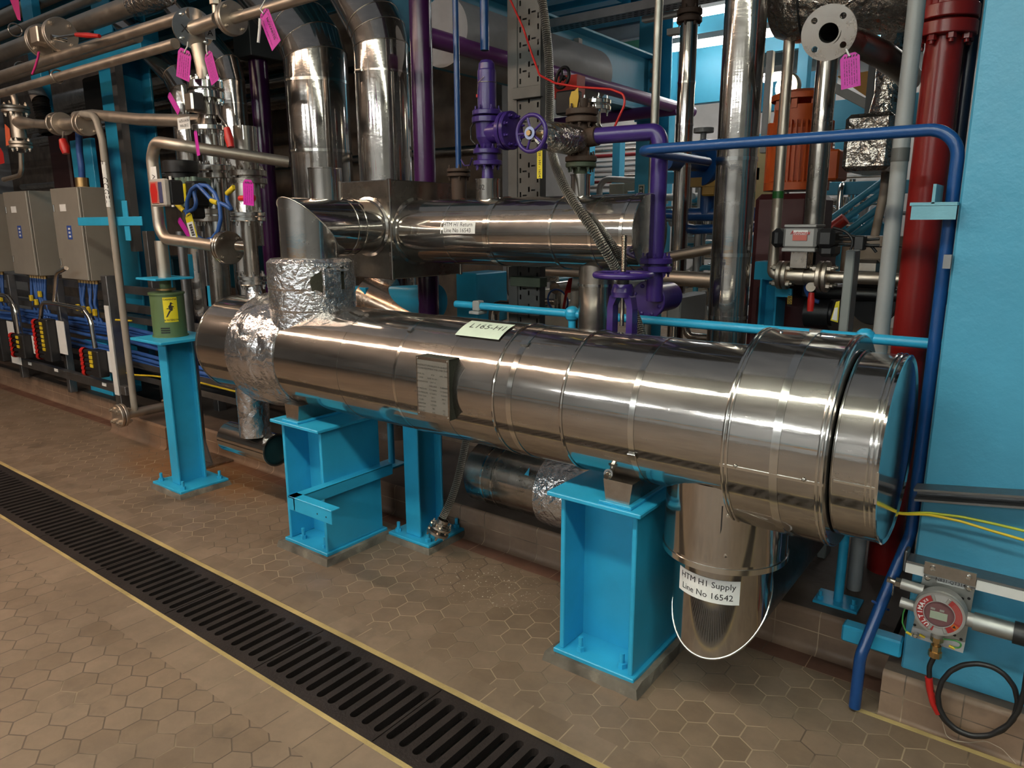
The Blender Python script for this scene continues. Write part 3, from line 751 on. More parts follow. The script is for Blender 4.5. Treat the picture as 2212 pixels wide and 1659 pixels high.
el = T('mitred_elbow', (XN, YV, 1.435), 'bright mitred stainless elbow rising from the foil-wrapped top nozzle', 'pipe elbow')
b = MB(); be = MB(); mitre(b, [(XN, YV, 1.437), (XN, YV, 1.585), (XN, 2.60, 1.585)], .135, 64, .0035, be); part('cladding', b, STEEL, el); part('bead', be, CHROME, el)
for y, w in ((2.425, .016), (2.475, .010)):
    b = MB(); hoop(b, (XN, y, 1.585), (0, 1, 0), .135, w, .003); part('band', b, CHROME, el)
b = MB(); b.lathe((XN, 2.598, 1.585), (0, -1, 0), [(0, .15), (.004, .15), (.008, .136)], 48); part('collar', b, CHROME, el)
st = T('vent_stub', (-2.925, 2.36, 1.70), 'short open stainless stub standing behind the mitred elbow', 'pipe stub')
b = MB(); b.lathe((-2.925, 2.36, 1.68), Zc, [(0, .079), (.178, .079), (.18, .081), (.184, .081), (.184, .074), (.02, .074), (.02, 0)], 40); part('cladding', b, STEEL2, st)
YR, ZR, RR = 2.78, 1.56, .158
rp = T('return_pipe', (-2.0, YR, 1.40), 'fat stainless-clad horizontal return pipe labelled HTM H1 Return', 'pipe')
XR = P(1386, 500, Y=2.70).x
b = MB(); b.lathe((-2.735, YR, ZR), AX, [(0, RR), (XR+2.735-.003, RR), (XR+2.735, RR-.003), (XR+2.735, 0)], 96, True, UP); part('cladding', b, STEEL, rp)
for px, w, h in ((955, .010, .0018), (1045, .022, .003), (1052, .008, .005), (1186, .010, .005), (1272, .014, .0025), (1340, .014, .003)):
    X = P(px, 500, Y=YR-RR).x; b = MB(); hoop(b, (X, YR, ZR), AX, RR, w, h, 72); part('band', b, CHROME, rp)
b = MB(); b.lathe((-2.734, YR, ZR), AX, [(0, RR+.014), (.004, RR+.014), (.008, RR)], 64, True, UP); part('collar', b, CHROME, rp)
X0 = P(951, 490, Y=YR-RR).x; X1 = P(1026, 490, Y=YR-RR).x; b = MB(); R = RR+.001
for i in range(6):
    p, q = 1.25+.36*i/6, 1.25+.36*(i+1)/6
    b.add([(X, YR-sin(t)*R, ZR+cos(t)*R) for t, X in ((p, X0), (q, X0), (q, X1), (p, X1))], [(0, 1, 2, 3)], True)
o = part('sign', b, LABEL, rp, 'white label reading HTM H1 Return Line No 16543')
b = MB(); text_cyl(b, 'HTM H1 Return', fitsize('HTM H1 Return', (X1-X0)*.84), ((X0+X1)/2, YR, ZR), AX, R, 1.35, 0, UP, .0007); text_cyl(b, 'Line No 16543', fitsize('HTM H1 Return', (X1-X0)*.84), ((X0+X1)/2, YR, ZR), AX, R, 1.52, 0, UP, .0007); part('lettering', b, INK, o)
XD_, rD_ = PW(1250, 1326, 620, YR)
b = MB(); b.cyl((XD_, YR, .16), (XD_, YR, ZR), rD_, n=40, caps=False); dl = part('downcomer', b, STEELD, rp)
b = MB(); hoop(b, (XD_, YR, P(1290, 618, Y=YR-.07).z), Zc, rD_, .012, .004); part('band', b, CHROME, dl)
XS_, rS_ = PW(1028, 1080, 405, YR); XB_, rB_ = PW(1233, 1275, 405, YR)
for X, r, zt in ((XS_, rS_, 1.80), (XB_, rB_, 1.80)):
    b = MB(); b.lathe((X, YR, ZR+.1), Zc, [(0, r), (zt-ZR-.1, r), (zt-ZR-.1, r+.003), (zt-ZR-.094, r+.003), (zt-ZR-.094, 0)], 36); part('branch', b, STEEL2, rp)
b = MB(); text(b, '.502', .034, (XS_-.004, YR-rS_-.001, 1.765), (1, 0, 0), Zc, 0, -.0004); part('lettering', b, INK, rp)
# ------------------------------------------------------------------ HTM supply line under the drum
sp = T('supply_pipe', (-.796, YV, .21), 'mitred stainless supply pipe dropping from the drum end with HTM H1 Supply label', 'pipe')
XSu = -.796
b = MB(); b.lathe((XSu, YV, .545), Zc, [(0, .160), (.004, .200), (.02, .199), (.27, .197)], 64); part('reducer', b, STEEL2, sp)
b = MB(); b.lathe((XSu, YV, .538), Zc, [(0, .19), (0, .203), (.018, .203), (.018, .196)], 64); part('bead', b, CHROME, sp)
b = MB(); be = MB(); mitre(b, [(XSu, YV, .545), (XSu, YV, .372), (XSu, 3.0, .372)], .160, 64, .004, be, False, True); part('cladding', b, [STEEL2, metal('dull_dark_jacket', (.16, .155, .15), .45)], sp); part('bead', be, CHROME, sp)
b = MB(); a = -1.30; R = .198
b.box(0, 0, 0, 0, 0, 0) if False else None
b.add([(XSu+R*cos(t), YV+R*sin(t), z) for t, z in ((a, .565), (a+.02, .565), (a+.02, .76), (a, .76))], [(0, 1, 2, 3)]); part('seam', b, DARK, sp)
for z in (.60, .73):
    b = MB(); t = a+.10; d = V((cos(t), sin(t), 0)); b.lathe(V((XSu, YV, z))+d*.196, d, [(0, .007), (.003, .006), (.004, 0)], 12); part('screw', b, CHROME, sp)
R = .161; p0 = P(1472, 1262, Y=2.1); p1 = P(1602, 1340, Y=2.1)
A0 = -2.22; A1 = -.87; b = MB(); z1, z0 = .497, .415
for i in range(10):
    p, q = A0+(A1-A0)*i/10, A0+(A1-A0)*(i+1)/10
    b.add([(XSu+R*cos(t), YV+R*sin(t), z) for t, z in ((p, z0), (q, z0), (q, z1), (p, z1))], [(0, 1, 2, 3)], True)
o = part('sign', b, LABEL, sp, 'white label reading HTM H1 Supply Line No 16542')
b = MB()
for s, w in (('HTM H1 Supply', .020), ('Line No 16542', -.018)):
    vs, fs = text2d(s, fitsize('Line No 16542', .175)); b.add([(XSu+(R+.0007)*cos((A0+A1)/2+u/R), YV+(R+.0007)*sin((A0+A1)/2+u/R), (z0+z1)/2+w+v) for u, v in vs], fs)
part('lettering', b, INK, o)
# ------------------------------------------------------------------ foil elbow below the far end
fe = T('drain_elbow', (-3.55, 2.26, .29), 'stainless stub with an open dark end under the foil drain nozzle', 'pipe stub')
ze = .385; pA = P(492, 945, Y=2.42); b = MB(); b.lathe((-3.80, 2.26, ze), AX, [(0, 0), (0, .085), (.005, .088), (.46, .088), (.46, .082), (.03, .082), (.03, 0)], 48, True, UP); part('cladding', b, STEEL2, fe)
b = MB(); b.lathe((-3.36, 2.26, ze), AX, [(0, .0815), (.002, .07), (.004, 0)], 40); part('end_plate', b, paint('dark_teal_plate', (.012, .04, .045), .35), fe)
b = MB(); hoop(b, (-3.345, 2.26, ze), AX, .088, .008, .003); part('bead', b, CHROME, fe)
# ------------------------------------------------------------------ low insulated pipe on the kerb
lp = T('insulated_pipe', (-1.9, 2.79, .18), 'low horizontal stainless-clad pipe on the kerb with a crumpled foil end', 'pipe')
x0, x1 = P(1003, 1050, Y=2.64).x, P(1150, 1080, Y=2.62).x
b = MB(); b.lathe((x0, 2.79, .335), AX, [(0, .0), (0, .155), (.004, .158), (x1-x0+.02, .158)], 72, True, UP); part('cladding', b, STEELD, lp)
for px in (1040, 1062):
    b = MB(); hoop(b, (P(px, 1050, Y=2.64).x, 2.79, .335), AX, .158, .010, .003, 64); part('band', b, CHROME, lp)
b = MB(); b.lathe((x1, 2.79, .335), AX, [(0, .158), (.004, .178), (.05, .182), (.26, .180), (.55, .175), (.56, 0)], 72, True, UP); part('foil_wrap', b, FOIL, lp)
ar = MB(); c = P(1137, 1018, Y=2.66); ar.add([c+V((-.012, -.001, -.02)), c+V((.014, -.001, -.02)), c+V((.010, -.001, .012)), c+V((.018, .001, .022))], [(0, 1, 2, 3)]); part('paint_mark', ar, TURQ, lp, 'turquoise paint smear')
# ------------------------------------------------------------------ turquoise hand rail
rl = T('hand_rail', (-1.4, 2.80, .163), 'turquoise tubular hand rail with ball joints running behind the vessel', 'rail')
b = MB(); b.cyl((P(985, 658, Y=2.8).x, 2.8, 1.195), (-.285, 2.8, 1.195), .0185, n=20); part('top_rail', b, TURQ, rl)
for px in (1236, 1869):
    x = P(px, 680 if px < 1500 else 728, Y=2.8).x
    s_ = MB(); s_.cyl((x, 2.8, .163), (x, 2.8, 1.195), .0175, n=18, caps=False); s_.lathe((x, 2.8, 1.16), Zc, [(0, 0), (.003, .018), (.012, .028), (.028, .034), (.045, .034), (.058, .028), (.068, .016), (.071, 0)], 24); q = part('post', s_, TURQ, rl)
    s_ = MB(); s_.box(x-.08, x+.08, 2.74, 2.86, .160, .172, c=.002); q2 = part('foot', s_, TURQ, q)
    for dx in (-.06, .06):
        s_ = MB(); s_.hexn((x+dx, 2.77, .172), Zc, .013, .014); s_.cyl((x+dx, 2.77, .172), (x+dx, 2.77, .205), .007, n=8); part('bolt', s_, TURQ, rl)
pc = P(1033, 660, Y=2.8)
b = MB(); b.box(pc.x-.022, pc.x+.022, 2.775, 2.825, 1.17, 1.222, c=.006); b.box(pc.x-.035, pc.x+.03, 2.765, 2.835, 1.155, 1.17, c=.003); part('pipe_clip', b, GREY, rl)
b = MB(); x = P(845, 960, Y=2.92).x; b.cyl((x, 2.92, .163), (x, 2.92, .80), .02, n=16); b.box(x-.07, x+.07, 2.86, 2.98, .161, .173); st_ = solo('stanchion', b, TURQ, 'turquoise post bolted to the kerb between the stool and the column', 'post')
# ------------------------------------------------------------------ purple gate valve in front of the rail
gv = T('gate_valve', (P(1345, 640, Y=2.54).x, 2.54, 1.0), 'purple rising-stem gate valve with a flat handwheel behind the vessel', 'valve')
cx, cy = gv.location.x, 2.54; zw = P(1345, 594, Y=2.54).z
b = MB(); wheel(b, (cx, cy, zw), Zc, .108, .0125, 3, .026, .0); part('handwheel', b, PURP, gv)
b = MB(); zt = P(1347, 510, Y=2.54).z; n_ = int((zt-zw)/.006); b.cyl((cx, cy, zw-.2), (cx, cy, zt), .0085, n=14)
for k in range(n_): b.lathe((cx, cy, zw+.01+k*.006), Zc, [(0, .0085), (.003, .0125), (.006, .0085)], 14)
part('stem', b, STEELD, gv)
b = MB(); b.lathe((cx, cy, zw-.035), Zc, [(0, 0), (0, .024), (.02, .024), (.026, .018), (.034, .018)], 20); part('gland', b, BLACK, gv)
b = MB(); zb = 1.02; b.lathe((cx, cy, zw-.085), Zc, [(0, 0), (0, .043), (.02, .046), (.035, .042), (.05, .036), (.05, 0)], 24)
for s in (-1, 1):
    q = [(cx+s*.020, zw-.05), (cx+s*.047, zw-.085), (cx+s*.056, zw-.13), (cx+s*.058, zb), (cx+s*.030, zb), (cx+s*.030, zw-.12), (cx+s*.014, zw-.085)]
    if s > 0: q = q[::-1]
    b.plate([(x-cx, z-zb) for x, z in q], [], ((cx, cy+.022, zb), (1, 0, 0), (0, 0, 1)), .044)
part('yoke', b, PURP, gv)
b = MB(); b.flange((cx, cy, .93), Zc, .075, .02, 8); b.cyl((cx, cy, .55), (cx, cy, .93), .05, n=24); b.cyl((cx, cy, .95), (cx, cy, 1.02), .05, .058, n=24); part('body', b, PURP, gv)
# ------------------------------------------------------------------ safety relief valve
rv_ = T('relief_valve', (XS_, YR, 1.80), 'purple spring safety relief valve with lead seal wire on the return pipe', 'valve')
zf = lambda y, px=1050: P(px, y, Y=YR).z
b = MB(); b.pair((XS_, YR, zf(340)), Zc, .068, .022, 8, .030); part('inlet_flange', b, PURP, rv_)
b = MB(); b.lathe((XS_, YR, 1.80), Zc, [(0, .03), (zf(352)-1.80, .024)], 24); part('inlet_neck', b, PURP, rv_)
b = MB(); za, zb = zf(322), zf(262); b.lathe((XS_, YR, za), Zc, [(0, .032), (.02, .036), ((zb-za)*.4, .052), (zb-za, .056)], 32); b.cyl((XS_, YR, (za+zb)/2+.01), (XS_+.10, YR, (za+zb)/2+.01), .05, n=28); part('body', b, PURP, rv_)
b = MB(); b.flange((XS_, YR, zf(266)), Zc, .072, .026, 6, nuts=(0, 0)); b.flange((XS_, YR, zf(250)), Zc, .070, .022, 6, nuts=(0, 1)); part('bonnet_flange', b, PURP, rv_)
b = MB(); za, zb = zf(242), zf(128); b.lathe((XS_, YR, za), Zc, [(0, .046), (.01, .044), (zb-za-.05, .043), (zb-za-.045, .039), (zb-za-.02, .037), (zb-za-.006, .026), (zb-za, 0)], 32); bn = part('bonnet', b, PURP, rv_)
b = MB(); zz = zf(180); b.torus((XS_, YR, zz), Zc, .045, .0015, 30, 6); b.tube([(XS_+.02, YR-.046, zz+.02), (XS_-.01, YR-.049, zz), (XS_-.02, YR-.046, zz-.05)], .0013, 6); part('seal_wire', b, STEELD, bn)
b = MB(); b.obox((XS_-.030, YR-.034, zf(208)), (.004, .006, .007), c=.002); part('seal', b, REDH, bn)
b = MB(); b.pair((XS_+.125, YR, (zf(322)+zf(262))/2+.01), AX, .085, .02, 8, .006); part('outlet_flange', b, PURP, rv_)
b = MB(); b.tube([(XS_-.055, YR-.02, zf(258)), (XS_-.085, YR-.02, zf(275)), (XS_-.085, YR-.02, zf(300)), (XS_-.055, YR-.02, zf(312))], .004, 8); part('lifting_cable', b, BLACK, rv_)
xb, rb = PW(1037, 1056, 60, 3.0)
b = MB(); b.cyl((xb, 3.0, zf(128)+.1), (xb, 3.0, 4.4), rb, n=16); solo('blue_pipe', b, BLUE, 'dark blue vertical pipe coming down behind the relief valve bonnet', 'pipe')
xb, rb = PW(981, 994, 200, 3.0)
b = MB(); zt = P(988, 365, Y=3.0).z; b.cyl((xb, 3.0, zt), (xb, 3.0, 4.4), rb, n=16); r_ = T('drop_pipe', (xb, 3.0, 1.7), 'thin dark blue drop pipe ending in a small rusty flange', 'pipe'); part('tube', b, BLUE, r_)
b = MB(); b.pair((xb, 3.0, zt-.02), Zc, .062, .016, 4, .008); b.cyl((xb, 3.0, zt-.16), (xb, 3.0, zt-.02), .04, n=20); part('flange', b, RUST, r_)
ch = MB(); pts = [P(996, 345, Y=2.85), P(1003, 358, Y=2.85), P(1015, 357, Y=2.8), P(1020, 342, Y=2.76)]; ch.tube(pts, .0035, 8, bend=.02); solo('chain', ch, PURP, 'purple looped chain hanging beside the relief valve inlet flange', 'chain')
# ------------------------------------------------------------------ brown spool, globe valve and purple branch
bs_ = T('spool_piece', (XB_, YR, 1.80), 'rusty brown flanged spool piece rising from the return pipe', 'pipe')
zf2 = lambda y: P(1250, y, Y=YR).z
b = MB(); b.lathe((XB_, YR, 1.80), Zc, [(0, .03), (.03, .026), (zf2(352)-1.80, .03)], 24); b.flange((XB_, YR, zf2(362)), Zc, .066, .02, 8, nuts=(1, 0)); part('lower_flange', b, DGREEN, bs_)
b = MB(); b.flange((XB_, YR, zf2(350)), Zc, .068, .022, 8, nuts=(0, 1)); part('middle_flange', b, RUST, bs_)
b = MB(); b.cyl((XB_, YR, zf2(345)), (XB_, YR, zf2(262)), .037, n=28); b.cyl((XB_, YR, zf2(300)), (XB_+.08, YR, zf2(297)), .04, n=24); part('body', b, RUST, bs_)
b = MB(); b.pair((XB_, YR, zf2(252)), Zc, .068, .024, 8, .008); part('upper_flange', b, RUST, bs_)
b = MB(); b.cyl((XB_, YR, zf2(240)), (XB_, YR, zf2(215)), .028, n=20); b.hexn((XB_-.03, YR, zf2(222)), Zc, .022, .03); part('cap', b, RUST, bs_)
yt = MB(); c = P(1240, 213, Y=2.74); yt.plate([(-.020, -.035), (.016, -.04), (.024, .0), (.020, .04), (.004, .03), (-.012, .03), (-.022, .005)], [], (c, (1, 0, .1), (0, 0, 1)), .002); t_ = solo('yellow_tag', yt, paint('ochre_tag', (.42, .26, .01), .5), 'small ochre plastic tag leaning on the brown spool flange', 'tag')
sv = T('blanked_branch', (P(1285, 240, Y=2.9).x, 2.9, 2.0), 'stainless branch with a bolted blank flange beside the brown spool', 'pipe branch')
c = P(1287, 228, Y=2.9); b = MB(); b.pair(c, Zc, .066, .02, 4, .006); part('flange', b, CHROME, sv)
b = MB(); b.tube([c, c-V((0, 0, .11)), c+V((.10, 0, -.13)), c+V((.16, 0, -.13))], .022, 18, bend=.05); part('tube', b, STEELD, sv)
cw = P(1148, 288, X=XB_)
gb = T('globe_valve', (XB_, cw.y+.2, cw.z-.06), 'globe valve wrapped in foil with a small purple handwheel facing the viewer', 'valve')
b = MB(); wheel(b, cw, (0, -1, 0), .068, .0085, 5, .017); part('handwheel', b, PURP, gb)
b = MB(); b.cyl(cw+V((0, -.012, 0)), cw+V((0, .07, 0)), .009, n=12); b.hexn(cw+V((0, -.022, 0)), (0, 1, 0), .011, .012); part('stem', b, BRASS, gb)
b = MB(); b.lathe(cw+V((0, -.012, 0)), (0, -1, 0), [(0, .024), (.002, .024), (.002, .013)], 24); part('position_disc', b, flat('pale_blue_disc', (.3, .36, .6), .5), gb)
b = MB(); dy = YR-cw.y; b.lathe(cw+V((0, .06, 0)), (0, 1, 0), [(0, 0), (.005, .035), (.03, .05), (.08, .058), (dy-.16, .062), (dy-.10, .055), (dy-.06, .03)], 36); part('foil_wrap', b, FOILW, gb, 'silver foil wrap round the valve body')
b = MB(); b.obox(cw+V((.02, .05, -.045)), (.012, .018, .012), c=.004); part('yoke', b, PURP, gb)
pb = T('purple_branch', (P(1350, 290, Y=YR).x, YR, 2.0), 'purple branch pipe turning down from the brown spool beside the grey conduit', 'pipe')
xv, rv2 = PW(1404, 1437, 450, YR+.06)
b = MB(); z_ = zf2(297); b.tube([(XB_+.06, YR, z_), (xv-.02, YR+.06, z_+.005), (xv, YR+.06, z_-.03), (xv, YR+.06, 1.42)], .034, 20, bend=.075, seg=10); part('tube', b, PURP, pb)
b = MB(); zc = P(1412, 572, Y=YR+.06).z; b.pair((xv, YR+.06, zc), Zc, .070, .024, 8, .010); part('flange', b, PURP, pb)
cv = T('check_valve', (xv, YR+.15, 1.25), 'short purple check valve body with a bolted round face behind the handwheel', 'valve')
c = P(1398, 648, Y=2.86); b = MB(); b.cyl((xv, YR+.06, c.z), (xv, YR+.06, zc-.02), .035, n=20); b.lathe(c+V((0, .02, 0)), (0, 1, 0), [(0, .06), (.02, .064), (.2, .064), (.23, .04), (.23, 0)], 32); part('body', b, PURP, cv)
b = MB(); b.flange(c+V((0, 0, 0)), (0, 1, 0), .082, .022, 8, nuts=(0, 0)); x_, y_, a_ = frame((0, 1, 0))
for i in range(8):
    u = 2*pi*(i+.5)/8; q = c+(x_*cos(u)+y_*sin(u))*.064; b.lathe(q, (0, -1, 0), [(0, .009), (.004, .009), (.007, .004), (.008, 0)], 12)
part('face_flange', b, PURP, cv)
# ------------------------------------------------------------------ hoses
h1 = T('braided_hose', P(1240, 440, Y=2.6), 'long braided steel hose sagging across the front of the return pipe', 'hose')
hp = [(1160, -60, 3.06), (1174, 20, 3.04), (1184, 110, 3.02), (1188, 200, 2.98), (1187, 280, 2.90), (1194, 335, 2.76), (1213, 390, 2.625), (1242, 440, 2.590), (1277, 490, 2.588), (1307, 540, 2.605), (1332, 585, 2.655), (1356, 640, 2.68), (1374, 690, 2.66), (1392, 745, 2.62), (1400, 800, 2.6)]
hose_part('braid', [P(x, y, Y=Y) for x, y, Y in hp], .0205, h1, 24, 10, .020)
h2 = T('flexible_hose', P(950, 1150, Y=2.40), 'short braided hose with a loose flange resting on the column base', 'hose')
hp = [(1012, 930, 2.60), (1003, 970, 2.56), (990, 1030, 2.50), (974, 1080, 2.45), (956, 1118, 2.42)]
hq = [P(x, y, Y=Y) for x, y, Y in hp]; hose_part('braid', hq, .0185, h2, 22, 9, .018)
d = (hq[-2]-hq[-1]).normalized(); c = P(949, 1142, Y=2.41)
b = MB(); b.lathe(c, d, [(0, .03), (.05, .03), (.05, .026), (.01, .026)], 28); part('ferrule', b, STEEL2, h2)
b = MB(); b.flange(c+d*.004, d, .056, .014, 4, br=.009, pcd=.043); part('flange', b, CHROME, h2)
b = MB(); b.flange(c-d*.026, d, .056, .014, 4, br=.009, pcd=.043); part('blank_flange', b, STEELD, h2)
b = MB(); b.torus(c+d*.022+V((.02, -.01, 0)), d, .034, .002, 28, 6); part('lifting_ring', b, STEELD, h2)
# ------------------------------------------------------------------ big mitred risers
def riser(xl, xr, py, Y, pts2, zb, label, bands, mat=STEEL):
    X, r = PW(xl, xr, py, Y); root = T('mitred_riser', (X, Y, zb), label, 'insulated pipe')
    pts = [V((X, Y, zb))]+[P(x, y, Y=Y) for x, y in pts2]; pts[1].x = X
    b = MB(); be = MB(); mitre(b, pts, r, 56, .004, be, False); part('cladding', b, mat, root); part('bead', be, STEELD, root)
    for s, w in bands:
        z = P((xl+xr)/2, s, Y=Y).z; c_ = MB(); hoop(c_, (X, Y, z), Zc, r, w, .003, 56); bd = part('band', c_, CHROME, root)
        c_ = MB(); c_.obox((X-.02, Y-r-.004, z), (.03, .005, .009), c=.002); part('buckle', c_, CHROME, bd)
    return root
riser(620, 757, 250, 3.55, [(683, 128), (672, 98), (650, 64), (560, -40)], .163, 'left of two fat mitred stainless risers behind the insulation box', [(180, .02), (330, .02)])
riser(770, 887, 250, 3.40, [(823, 102), (817, 72), (806, 48), (745, -60)], .163, 'right of two fat mitred stainless risers behind the insulation box', [(160, .012)])
# ------------------------------------------------------------------ plum and purple pipes
vpipe('plum_riser', PLUM, 888, 936, 177, 3.2, 4.6, .163, 'plum painted vertical pipe right of the two fat stainless risers', n=36)
vpipe('plum_pipe', PLUM, 541, 583, 200, 3.75, P(560, 128, Y=3.75).z, .163, 'plum painted vertical pipe ending under a dark sleeve left of the risers', n=32)
Xp, rp_ = PW(888, 936, 177, 3.2); zpl = P(945, 85, X=Xp).z
b = MB(); b.cyl((Xp, 3.2, zpl), (Xp, 6.9, zpl), .052, n=28); solo('plum_branch', b, PLUM_LIT, 'plum pipe coloured lighter as hall-lit, running back into the hall from the plum riser', 'pipe')
b = MB(); q = P(1290, 262, Y=6.5); q2 = P(1464, 235, Y=6.5); b.cyl((q.x-2, 6.5, q.z), (q2.x, 6.5, q2.z), .055, n=24); solo('hall_plum_pipe', b, PLUM_LIT, 'plum pipe coloured lighter as hall-lit, crossing below the longer plum pipe', 'pipe')
dk = MB(); q = P(560, 95, Y=3.75); dk.box(q.x-.13, q.x+.1, 3.6, 3.9, P(560, 130, Y=3.75).z, P(560, 40, Y=3.75).z, c=.005); solo('dark_sleeve', dk, paint('dark_sleeve_paint', (.02, .025, .024), .5), 'dark square sleeve on top of the plum pipe', 'sleeve')
# white-clad duct end
dr = T('duct', P(1260, 170, Y=6.0), 'pale grey insulated duct with a flat end above the plum pipe', 'duct')
c1 = P(1278, 166, Y=5.3); b = MB(); b.lathe(c1, (0, -1, 0), [(0, 0), (0, .185), (.02, .2), (1.75, .2), (1.75, 0)], 40); part('cladding', b, flat('grey_cladding', (.42, .42, .43), .5), dr)
# ------------------------------------------------------------------ cable tray riser
TRAY = paint('weathered_tray', (.115, .115, .11), .55, .2, .1, 40, .5)
ct = T('cable_tray', (P(1143, 200, Y=3.12).x, 3.12, .163), 'vertical perforated galvanised cable tray on a channel post behind the hose', 'cable tray')
xa, xb_ = P(1118, 200, Y=3.12).x, P(1168, 200, Y=3.12).x; wd_ = xb_-xa; seg = MB(); hs = []
for k, (u, vv) in enumerate(((.12, .015), (.5, .04), (.88, .015), (.31, .06), (.69, .085), (.12, .065), (.88, .065), (.5, .09))):
    if k in (3, 4): hs.append([(u*wd_-.013, vv-.004), (u*wd_+.013, vv-.004), (u*wd_+.013, vv+.004), (u*wd_-.013, vv+.004)])
    else: hs.append([(u*wd_-.005, vv-.0125), (u*wd_+.005, vv-.0125), (u*wd_+.005, vv+.0125), (u*wd_-.005, vv+.0125)])
hs = [[(max(.001, min(wd_-.001, x)), max(.001, min(.1185, z))) for x, z in h] for h in hs]
for k in range(30): seg.plate([(0, 0), (wd_, 0), (wd_, .12), (0, .12)], hs, ((xa, 3.12, .6+k*.12), (1, 0, 0), (0, 0, 1)), 0)
seg.box(xa, xa+.002, 3.12, 3.17, .163, 4.2); seg.box(xb_-.002, xb_, 3.12, 3.17, .163, 4.2); part('tray', seg, TRAY, ct)
b = MB(); b.box(xa+.006, xb_-.006, 3.15, 3.165, .3, 4.2); part('dark_backing', b, BLACK, ct)  # plain dark sheet added behind the tray so its slots read dark
b = MB(); xc = P(1096, 200, Y=3.12).x; b.box(xc, xa-.003, 3.12, 3.18, .163, 4.4, c=.003); part('channel_post', b, TRAY, ct)
b = MB(); c = P(1145, 200, Y=3.1); b.box(xa-.01, xb_+.02, 3.09, 3.115, c.z-.025, c.z+.03, c=.002); part('bracket', b, TRAY, ct)
b = MB(); c = P(1155, 606, Y=3.1); b.box(xa, xb_+.05, 3.05, 3.115, c.z-.03, c.z+.02, c=.002); part('lower_bracket', b, DGREEN, ct)
b = MB(); pts = [(1098, -10, 3.05), (1130, 60, 3.02), (1150, 120, 3.0), (1166, 163, 2.96), (1200, 180, 2.92), (1250, 188, 2.88), (1320, 193, 2.85), (1348, 204, 2.84), (1350, 225, 2.84), (1336, 255, 2.84), (1325, 280, 2.84)]
b.tube([P(x, y, Y=Y) for x, y, Y in pts], .005, 8, bend=.05); solo('red_cable', b, REDH, 'thin red cable looping past the tray and the brown spool', 'cable')
tg = T('valve_tag', P(1166, 355, Y=2.55), 'yellow vertical valve tag reading 120-HV-16547', 'tag')
q0, q1 = P(1160.5, 386, Y=2.6), P(1172, 325, Y=2.6); b = MB(); b.box(q0.x, q1.x, 2.598, 2.6, q0.z, q1.z); pt = part('plate', b, YEL, tg)
b = MB(); text(b, '120 - HV - 16547', .0165, ((q0.x+q1.x)/2, 2.5975, (q0.z+q1.z)/2), (0, 0, -1), (1, 0, 0), 0, .0002); part('lettering', b, INK, pt)
# ================================================================== left side
def mpp(p): return (V(p)-CAMP).dot(fwd)/FPX
def ptube(name, mat, pts, rpx, label, cat='pipe', bend=.05, n=16, group=None, Y=None, caps=True, seg=8):
    """pipe through image points of given depth; rpx = half width in pixels at its first point"""
    q = [P(x, y, Y=(yy if yy is not None else Y)) for x, y, *r in pts for yy in [(r[0] if r else Y)]]
    b = MB(); r = rpx*mpp(q[0]); b.tube(q, r, n, bend=bend, seg=seg, caps=caps)
    return solo(name, b, mat, label, cat, group), q, r
# ---------------- long pipes overhead
def longpipe(py, px, xend, Y, rpx, mat, label, name='overhead_pipe', x0=-15):
    p = P(px, py, Y=Y); x1 = P(xend, py, Y=Y).x; r = rpx*mpp(p); b = MB(); b.cyl((x0, Y, p.z), (x1, Y, p.z), r, n=24)
    return solo(name, b, mat, label, 'pipe'), V((x1, Y, p.z)), r
_, e1, r1 = longpipe(73, 280, 418, 2.40, 11.5, PIPE, 'stainless overhead pipe ending at the round X-marked flange')
longpipe(112, 190, 300, 2.62, 12, PIPE, 'stainless overhead pipe running just below the red-handled valve')
longpipe(148, 190, 384, 2.30, 9.5, PIPE, 'thinner lowest overhead pipe on the left, ending near the pink tags')
_, e4, r4 = longpipe(38, 215, 300, 2.75, 19, PIPE, 'thick clad overhead pipe whose end is packed in crumpled foil')
b = MB(); b.lathe(e4-V((.05, 0, 0)), AX, [(0, r4), (.01, r4*1.18), (.2, r4*1.25), (.42, r4*1.2), (.45, 0)], 36, True, UP); solo('foil_wrap', b, FOILW, 'crumpled foil wrapping on the end of the thick overhead pipe', 'foil wrap')
longpipe(30, 120, 215, 2.95, 9, PIPE, 'overhead pipe in the top left corner behind the thick clad one')
longpipe(14, 60, 330, 3.1, 14, PIPE, 'uppermost overhead pipe in the top left corner')
for px, Y, py in ((46, 2.62, 148), (125, 2.30, 165), (33, 2.40, 65)):
    p = P(px, py, Y=Y); b = MB(); r = 13*mpp(p); b.torus(p, AX, r, .006, 28, 6); solo('pipe_clip', b, STEELD, {46: 'round clip on the overhead pipe below the red-handled valve', 125: 'round clip on the lowest overhead pipe', 33: 'round clip at the left edge beside the red-handled valve'}[px], 'clip')
